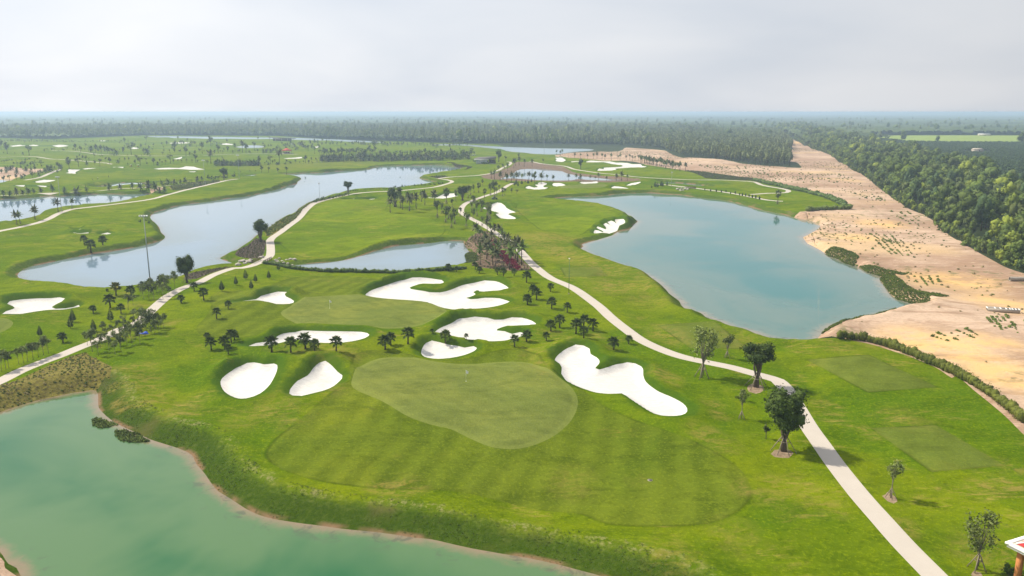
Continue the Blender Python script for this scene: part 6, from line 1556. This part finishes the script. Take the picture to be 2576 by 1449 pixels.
for kk, f, p, rz, lab in ((CK, y0, (2110, 672), 1.4, 'golf cart with yellow body, left of the two by the tee'), (CK, y0, (2225, 670), 1.7, 'golf cart right of the other one by the tee'), (CW, z1, (312, 412), 0.3, 'white golf cart on the path left of the shelter'), (CW, z1, (372, 398), 1.5, 'second white golf cart just behind the shelter roof')):
    x, y, z = spot(f(*p)); place(kk, 'golf_cart', x, y, 1.0, rz, lab, 'golf cart', z=z)
# green mower
x, y, z = spot(z2(588, 158)); t_ = thing('utility_vehicle', x, y, z, 1.75, 'dark green utility vehicle parked above the winding bunker', 'vehicle')
m = MB(); V, F = bevel_box((1.5, 1.5, 0.7), (0, 0.9, 0.8), 0.12); m.add(V, F); V, F = bevel_box((1.5, 1.7, 0.45), (0, -0.8, 0.75), 0.08); m.add(V, F); part(t_, 'body', m, 'green_paint')
m = MB()
for sx in (-.65, .65): m.tube([(sx, 0.3, 0.9), (sx, 0.1, 1.9), (sx, -0.5, 1.9), (sx, -0.6, 0.9)], 0.04, 5)
m.box((0, -0.2, 1.95), (1.4, 0.9, 0.06)); part(t_, 'roll_cage', m, 'green_paint')
m = MB(); V, F = bevel_box((1.2, 0.5, 0.3), (0, -0.1, 1.1), 0.06); m.add(V, F); part(t_, 'seat', m, 'black_rubber')
m = MB(); m.tube([(-0.13, 0, 0), (0.13, 0, 0)], 0.33, 12); me = m.mesh('wheel', 'black_rubber')
for sx in (-.7, .7):
    for sy in (-1.1, 1.1): part(t_, 'wheel', me, None, M=Matrix.Translation((sx, sy, 0.33)))

# golfers, each one continuous skinned body
def person_mesh(pose, shirt):
    me = bpy.data.meshes.new('person')
    J = {'pelvis': (0, 0, .92), 'chest': (0, 0.02 + .12 * pose, 1.28), 'neck': (0, .04 + .2 * pose, 1.47), 'head': (0, .08 + .25 * pose, 1.58), 'top': (0, .08 + .27 * pose, 1.70),
         'ls': (-.19, .03 + .18 * pose, 1.40), 'le': (-.24, .12 + .2 * pose, 1.14), 'lh': (-.10, .30 + .25 * pose, .98 ), 'rs': (.19, .03 + .18 * pose, 1.40), 're': (.24, .12 + .2 * pose, 1.14), 'rh': (.08, .30 + .25 * pose, .96),
         'lk': (-.12, .04, .50), 'lf': (-.15, 0, .07), 'lt': (-.16, .16, .04), 'rk': (.12, .04, .50), 'rf': (.15, 0, .07), 'rt': (.16, .16, .04)}
    E = [('pelvis', 'chest'), ('chest', 'neck'), ('neck', 'head'), ('head', 'top'), ('chest', 'ls'), ('ls', 'le'), ('le', 'lh'), ('chest', 'rs'), ('rs', 're'), ('re', 'rh'), ('pelvis', 'lk'), ('lk', 'lf'), ('lf', 'lt'), ('pelvis', 'rk'), ('rk', 'rf'), ('rf', 'rt')]
    rad = dict(pelvis=.15, chest=.16, neck=.06, head=.10, top=.07, ls=.07, le=.05, lh=.04, rs=.07, re=.05, rh=.04, lk=.08, lf=.05, lt=.04, rk=.08, rf=.05, rt=.04)
    ks = list(J); me.from_pydata([J[k] for k in ks], [(ks.index(a), ks.index(b)) for a, b in E], [])
    o = bpy.data.objects.new('person', me); C.objects.link(o)
    o.modifiers.new('skin', 'SKIN'); 
    for i, k in enumerate(ks): me.skin_vertices[0].data[i].radius = (rad[k], rad[k] * .85)
    me.skin_vertices[0].data[0].use_root = True
    o.modifiers.new('sub', 'SUBSURF').levels = 1
    dg = bpy.context.evaluated_depsgraph_get(); m2 = bpy.data.meshes.new_from_object(o.evaluated_get(dg)); bpy.data.objects.remove(o)
    for s_ in (shirt, 'trousers', 'skin', 'black_rubber'): m2.materials.append(MATS[s_])
    for p in m2.polygons:
        c = p.center; p.material_index = 1 if c.z < .95 and abs(c.x) < .3 and c.y < .2 else (0 if c.z < 1.46 else (3 if c.z > 1.66 or (c.y < .03 and c.z > 1.5) else 2)); p.use_smooth = True
        if c.z < .1: p.material_index = 3
    return m2
PM = [person_mesh(0, 'shirt_white'), person_mesh(1, 'shirt_dark')]
for k, f, p, rz, lab in ((0, y0, (2163, 720), 0.5, 'person in a white top walking below the golf carts'), (1, y0, (1497, 898), 2.0, 'person in dark clothes bending towards the ball on the far fairway'), (1, y0, (1748, 845), 4.0, 'person in dark clothes standing apart on the far fairway'), (0, y0, (1578, 878), 1.0, 'person in a white shirt between the two dark dressed ones')):
    x, y, z = spot(f(*p)); o = bpy.data.objects.new('person', PM[k]); C.objects.link(o); o.location = (x, y, z); o.rotation_euler = (0, 0, rz); tag(o, lab, 'person')

# blue tarp bundle
x, y, z = spot(z8(2108, 850)); t_ = bpy.data.objects.new('tarp_bundle', None)
m = MB(); m.blob((0, 0, 0.2), (0.9, 0.55, 0.32), 3, 0.3, 5, flat=-0.2); m.blob((-0.75, -.1, 0.1), (0.5, 0.35, 0.16), 2, 0.4, 9)
t_ = bpy.data.objects.new('tarp_bundle', m.mesh('tarp_bundle', 'blue_tarp', True)); C.objects.link(t_); t_.location = (x, y, z); tag(t_, 'crumpled bright blue tarpaulin lying in the shade of the young trees', 'tarpaulin')

# concrete pipe and culvert frame on the bare ground
x, y, z = spot(b3(2430, 412)); t_ = thing('concrete_pipe', x, y, z, 0, 'short wide concrete pipe lying on the sand near the wood', 'pipe')
m = MB(); n = 20; L = 9.0; ro, ri = 0.62, 0.5
for k in range(n):
    a_, b_ = 6.2832 * k / n, 6.2832 * (k + 1) / n
    P_ = lambda r, a, x_: (x_, r * math.cos(a), ro + r * math.sin(a))
    m.quad(P_(ro, a_, 0), P_(ro, b_, 0), P_(ro, b_, L), P_(ro, a_, L)); m.quad(P_(ri, a_, 0), P_(ri, a_, L), P_(ri, b_, L), P_(ri, b_, 0))
    m.quad(P_(ro, a_, 0), P_(ri, a_, 0), P_(ri, b_, 0), P_(ro, b_, 0)); m.quad(P_(ro, a_, L), P_(ro, b_, L), P_(ri, b_, L), P_(ri, a_, L))
part(t_, 'pipe_body', m, 'weathered_concrete', True)
m = MB(); m.tube([(0.0, 0, ro), (0.0, 0, ro)], 0.01, 3)
m = MB()
for k in range(n):
    a_, b_ = 6.2832 * k / n, 6.2832 * (k + 1) / n
    for x0_, x1_ in ((0.15, 0.45),): m.quad((x0_, .70 * math.cos(a_), ro + .70 * math.sin(a_)), (x0_, .70 * math.cos(b_), ro + .70 * math.sin(b_)), (x1_, .70 * math.cos(b_), ro + .70 * math.sin(b_)), (x1_, .70 * math.cos(a_), ro + .70 * math.sin(a_)))
part(t_, 'collar', m, 'weathered_concrete', True)
A = Vector(spot(b3(2212, 712))[:2]); B = Vector(spot(b3(2535, 742))[:2]); L = (B - A).length
t_ = thing('concrete_channel', A.x, A.y, H(*A), math.atan2(B.y - A.y, B.x - A.x), 'open concrete channel with cross beams lying on the sand', 'concrete channel')
m = MB(); m.box((L / 2, 0, 0.35), (L, 0.18, 0.75)); part(t_, 'side_wall', m, 'weathered_concrete')
m = MB(); m.box((L / 2, 1.9, 0.35), (L, 0.18, 0.75)); part(t_, 'side_wall', m, 'weathered_concrete')
m = MB(); m.box((L / 2, 0.95, 0.02), (L, 1.7, 0.1)); part(t_, 'bottom', m, 'dark_roof')
m = MB(); m.box((0, 0.95, 0.62), (0.25, 1.7, 0.2)); me = m.mesh('beam', 'white_paint')
for u in (0.0, 0.25, 0.42, 0.6, 0.72, 0.80, 0.9, 1.0): part(t_, 'beam', me, None, M=Matrix.Translation((L * u, 0, 0)))
hedge_sand = spot(b3(2200, 640))

# red roofed gazebo
x, y, z = spot(y1(2040, 455)); t_ = thing('gazebo', x, y, z, 0.2, 'open gazebo with a bright red hipped roof on white posts', 'gazebo')
w = 5.2; hh = 3.2
m = MB(); m.add([(-w * 1.15, -w * 1.15, hh), (w * 1.15, -w * 1.15, hh), (w * 1.15, w * 1.15, hh), (-w * 1.15, w * 1.15, hh), (-.6, 0, hh + 2.9), (.6, 0, hh + 2.9)], [(0, 1, 5), (0, 5, 4), (1, 2, 5), (2, 3, 4), (2, 4, 5), (3, 0, 4), (0, 2, 1), (0, 3, 2)]); part(t_, 'roof', m, 'bright_red_roof')
m = MB(); m.box((0, 0, hh / 2), (.3, .3, hh)); me = m.mesh('post', 'beige_stucco')
for sx in (-1, -.33, .33, 1):
    for sy in (-1, 1): part(t_, 'post', me, None, M=Matrix.Translation((sx * w * .9, sy * w * .9, 0)))
m = MB(); m.box((0, 0, 0.1), (w * 2, w * 2, 0.25)); part(t_, 'floor', m, 'weathered_concrete')
m = MB(); m.box((0, 1.5, 1.0), (w * 1.2, 1.2, 1.6)); part(t_, 'counter', m, 'brown_wood')
# white walled shelter with its slanted roof
x, y, z = spot(z1(600, 588)); t_ = thing('shelter', x, y, z, 0.02, 'white walled shelter with a slanted dark flat roof and an open brown end', 'shelter')
u = 0.037 * 1.0   # metres per survey step here, roughly
m = MB(); m.box((-1.2, 3.0, 1.9), (11.0, 6.0, 3.8)); part(t_, 'wall', m, 'grey_wall')
m = MB(); m.box((0, 0, 0), (0.7, 0.06, 0.8)); me = m.mesh('window', 'window_dark')
for k in range(7):
    part(t_, 'window', me, None, M=Matrix.Translation((-6.2 + k * 1.15, -0.02, 2.5)))
m = MB(); m.box((4.0, -0.02, 2.2), (0.9, 0.06, 1.2)); part(t_, 'window', m, 'window_dark')
m = MB(); V = [(-8.6, -1.2, 3.9), (5.0, -1.2, 3.9), (12.4, 0.2, 5.2), (12.0, 8.4, 6.4), (-4.0, 8.4, 5.6), (-8.6, 5.0, 4.6)]
V = [(a_, b_, c_ + .2) for a_, b_, c_ in V] + [(a_, b_, c_ - .15) for a_, b_, c_ in V]
F = [(0, 1, 2), (0, 2, 3), (0, 3, 4), (0, 4, 5), (6, 8, 7), (6, 9, 8), (6, 10, 9), (6, 11, 10)] + [f_ for i in range(6) for f_ in ((i, 6 + i, 6 + (i + 1) % 6), (i, 6 + (i + 1) % 6, (i + 1) % 6))]
m.add(V, F); part(t_, 'roof', m, 'dark_roof')
m = MB(); m.box((-1.8, -1.24, 4.02), (13.6, 0.12, 0.5)); part(t_, 'fascia', m, 'white_paint')
m = MB(); m.box((0, 0, 0), (0.6, 0.9, 4.6)); me = m.mesh('pier', 'brown_wood')
for px_, py_, tl in ((5.6, 0.6, 0.10), (7.6, 3.0, -.12), (9.4, 1.0, .12), (11.2, 4.6, -.1), (11.0, 1.2, .15)): part(t_, 'pier', me, None, M=Matrix.Translation((px_, py_, 2.3)) @ Matrix.Rotation(tl, 4, 'Y'))
m = MB(); m.box((8.4, 3.2, 0.15), (6.6, 6.5, 0.3)); part(t_, 'terrace', m, 'weathered_concrete')
m = MB(); m.box((8.0, 5.9, 1.9), (6.0, 0.2, 3.4)); part(t_, 'screen_wall', m, 'brown_wood')
# far flat roofed shelter
x, y, z = spot(y1(1960, 258)); t_ = thing('shelter', x, y, z, -0.05, 'long low shelter with a dark sloping roof at the far river', 'shelter')
m = MB(); m.box((0, 3, 2.2), (30, 6, 4.4)); part(t_, 'wall', m, 'brown_wood')
m = MB(); m.box((0, 3, 5.0), (44, 9, 0.7), tilt=('Y', 0.04)); part(t_, 'roof', m, 'dark_roof')
m = MB(); m.box((0, 0, 2.2), (.8, .8, 4.4)); me = m.mesh('post', 'weathered_concrete')
for k in range(5): part(t_, 'post', me, None, M=Matrix.Translation((-20 + k * 10, -0.8, 0)))
# small farm houses among the eastern trees
def house(f, p, L, W, label, roof='white_paint', hz=0.0):
    x, y, z = spot(f(*p)); t_ = thing('farm_house', x, y, hz, rng.uniform(-.2, .2), label, 'house', 'farm houses among the eastern trees')
    m = MB(); m.box((0, 0, 1.5), (L, W, 3)); part(t_, 'wall', m, 'beige_stucco')
    m = MB(); m.add([(-L * .55, -W * .6, 2.9), (L * .55, -W * .6, 2.9), (L * .55, W * .6, 2.9), (-L * .55, W * .6, 2.9), (-L * .55, 0, 4.4), (L * .55, 0, 4.4)], [(0, 1, 5), (0, 5, 4), (2, 3, 4), (2, 4, 5), (0, 4, 3), (1, 2, 5), (0, 2, 1), (0, 3, 2)]); part(t_, 'roof', m, roof)
    m = MB(); m.box((0, -W / 2 - .02, 1.2), (1.4, .1, 2.4)); part(t_, 'door', m, 'brown_wood')
house(a3, (2105, 520), 11, 7, 'pale roofed house nearest to the wood', 'beige_stucco')
house(a3, (2172, 362), 20, 12, 'white gabled house behind the bright crop field')
house(a3, (1350, 292), 38, 12, 'long low pale shed far off in the trees', 'beige_stucco', 3)
house(a3, (1525, 294), 30, 16, 'white roofed house east of the long shed', hz=3)
house(a3, (1780, 314), 18, 14, 'small white roof half hidden by trees', hz=2)
house(a3, (1985, 328), 26, 12, 'grey white roof between small one and gabled house', hz=2)
house(a3, (400, 284), 22, 14, 'pale roof beside the far end of the dirt strip', hz=3)

# corner pavilion, near the drone, only its roof corner in view
ZE = 4.4
c_ = Vector((*at(*c3(1708, 1200), ZE), 0)); e1 = Vector((*at(*c3(1845, 1158), ZE), 0)) - c_; e2 = Vector((*at(*c3(1845, 1398), ZE), 0)) - c_
print('corner', c_, e1, e2, math.degrees(e1.angle(e2)))
ang = math.atan2(e1.y, e1.x); L1, L2 = 11.0, 9.0
t_ = thing('pavilion', c_.x, c_.y, H(c_.x, c_.y), ang, 'pavilion with a red tiled roof inside broad white eaves at the picture corner', 'pavilion')
zc = ZE - H(c_.x, c_.y)
m = MB(); b_ = 0.42
for cx_, cy_, sx, sy in ((L1 / 2, -b_ / 2, L1, b_), (L1 / 2, -L2 + b_ / 2, L1, b_), (b_ / 2, -L2 / 2, b_, L2 - 2 * b_ - .002), (L1 - b_ / 2, -L2 / 2, b_, L2 - 2 * b_ - .002)):
    m.box((cx_, cy_, zc - 0.12), (sx, sy, 0.24))
part(t_, 'eaves', m, 'white_paint')
m = MB(); m.box((L1 / 2, -L2 / 2, zc - 0.45), (L1 - .3, L2 - .3, 0.16)); part(t_, 'lower_fascia', m, 'white_paint')
m = MB(); i_ = b_ + .004; m.box((L1 / 2, -L2 / 2, zc - .14), (L1 - 2 * i_, L2 - 2 * i_, 0.1)); part(t_, 'gutter', m, 'beige_stucco')
q = b_ + .28
m = MB(); A_ = [(q, -q, zc), (L1 - q, -q, zc), (L1 - q, -L2 + q, zc), (q, -L2 + q, zc), (L1 / 2 - .8, -L2 / 2, zc + 1.9), (L1 / 2 + .8, -L2 / 2, zc + 1.9)]
m.add(A_, [(0, 5, 1), (0, 4, 5), (1, 5, 2), (2, 5, 4), (2, 4, 3), (3, 4, 0)]); rf = part(t_, 'roof', m, 'red_roof_tile')
m = MB(); m.box((0, 0, 0), (L1 - 2 * q, 0.12, 0.10)); 
for k in range(1, 9):
    u = k / 9; m2 = MB(); m2.box((L1 / 2, -q - (L2 / 2 - q) * u, zc + 1.9 * u + .03), (L1 - 2 * q - (L1 - 2 * q - 1.6) * u, 0.06, 0.06)); part(rf, 'tile_course', m2, 'red_roof_tile')
    m2 = MB(); m2.box((q + (L1 / 2 - .8 - q) * u, -L2 / 2, zc + 1.9 * u + .03), (0.06, (L2 - 2 * q) * (1 - u), 0.06)); part(rf, 'tile_course', m2, 'red_roof_tile')
for a_, bb in ((A_[0], A_[4]), (A_[1], A_[5]), (A_[4], A_[5])):
    m2 = MB(); m2.tube([a_, bb], 0.09, 6); part(rf, 'ridge_cap', m2, 'white_paint')
m = MB(); m.box((L1 / 2, -L2 / 2, (zc - .5) / 2), (L1 - 3.4, L2 - 3.4, zc - .54)); part(t_, 'wall', m, 'grey_wall')
m = MB(); m.box((0, 0, (zc - .53) / 2), (.5, .5, zc - .54)); me = m.mesh('pillar', 'orange_brick')
for px_, py_ in ((1.1, -1.1), (L1 - 1.1, -1.1), (1.1, -L2 + 1.1), (L1 - 1.1, -L2 + 1.1), (1.1, -L2 / 2)): part(t_, 'pillar', me, None, M=Matrix.Translation((px_, py_, 0)))
m = MB(); m.box((1.66, -L2 / 2, 1.5), (0.06, 2.2, 2.0)); part(t_, 'window', m, 'window_dark')
plant_list(BUSH, 'garden_bush', c3, [(1735, 1449, 1340, 'yellowish bush in front of the pavilion wall')], 'bush')
plant_list(BUSH, 'reed_islet', y1, [(2340, 855, 825, 'dark tuft of plants standing in the river'), (2323, 912, 897, 'tiny tuft in the river below the larger one')], 'plant')
plant_list(BUSH, 'reed_islet', y2, [(1292, 842, 824, 'dark floating clump in the middle of the river'), (2195, 720, 690, 'round clump in the river inlet')], 'plant')
plant_list(FAR1, 'lawn_tree', y2, [(1832, 772, 722, 'left small tree standing before the river inlet'), (1884, 775, 725, 'right small tree standing before the river inlet'), (1986, 740, 700, 'faint small tree at the inlet tip')], 'tree')
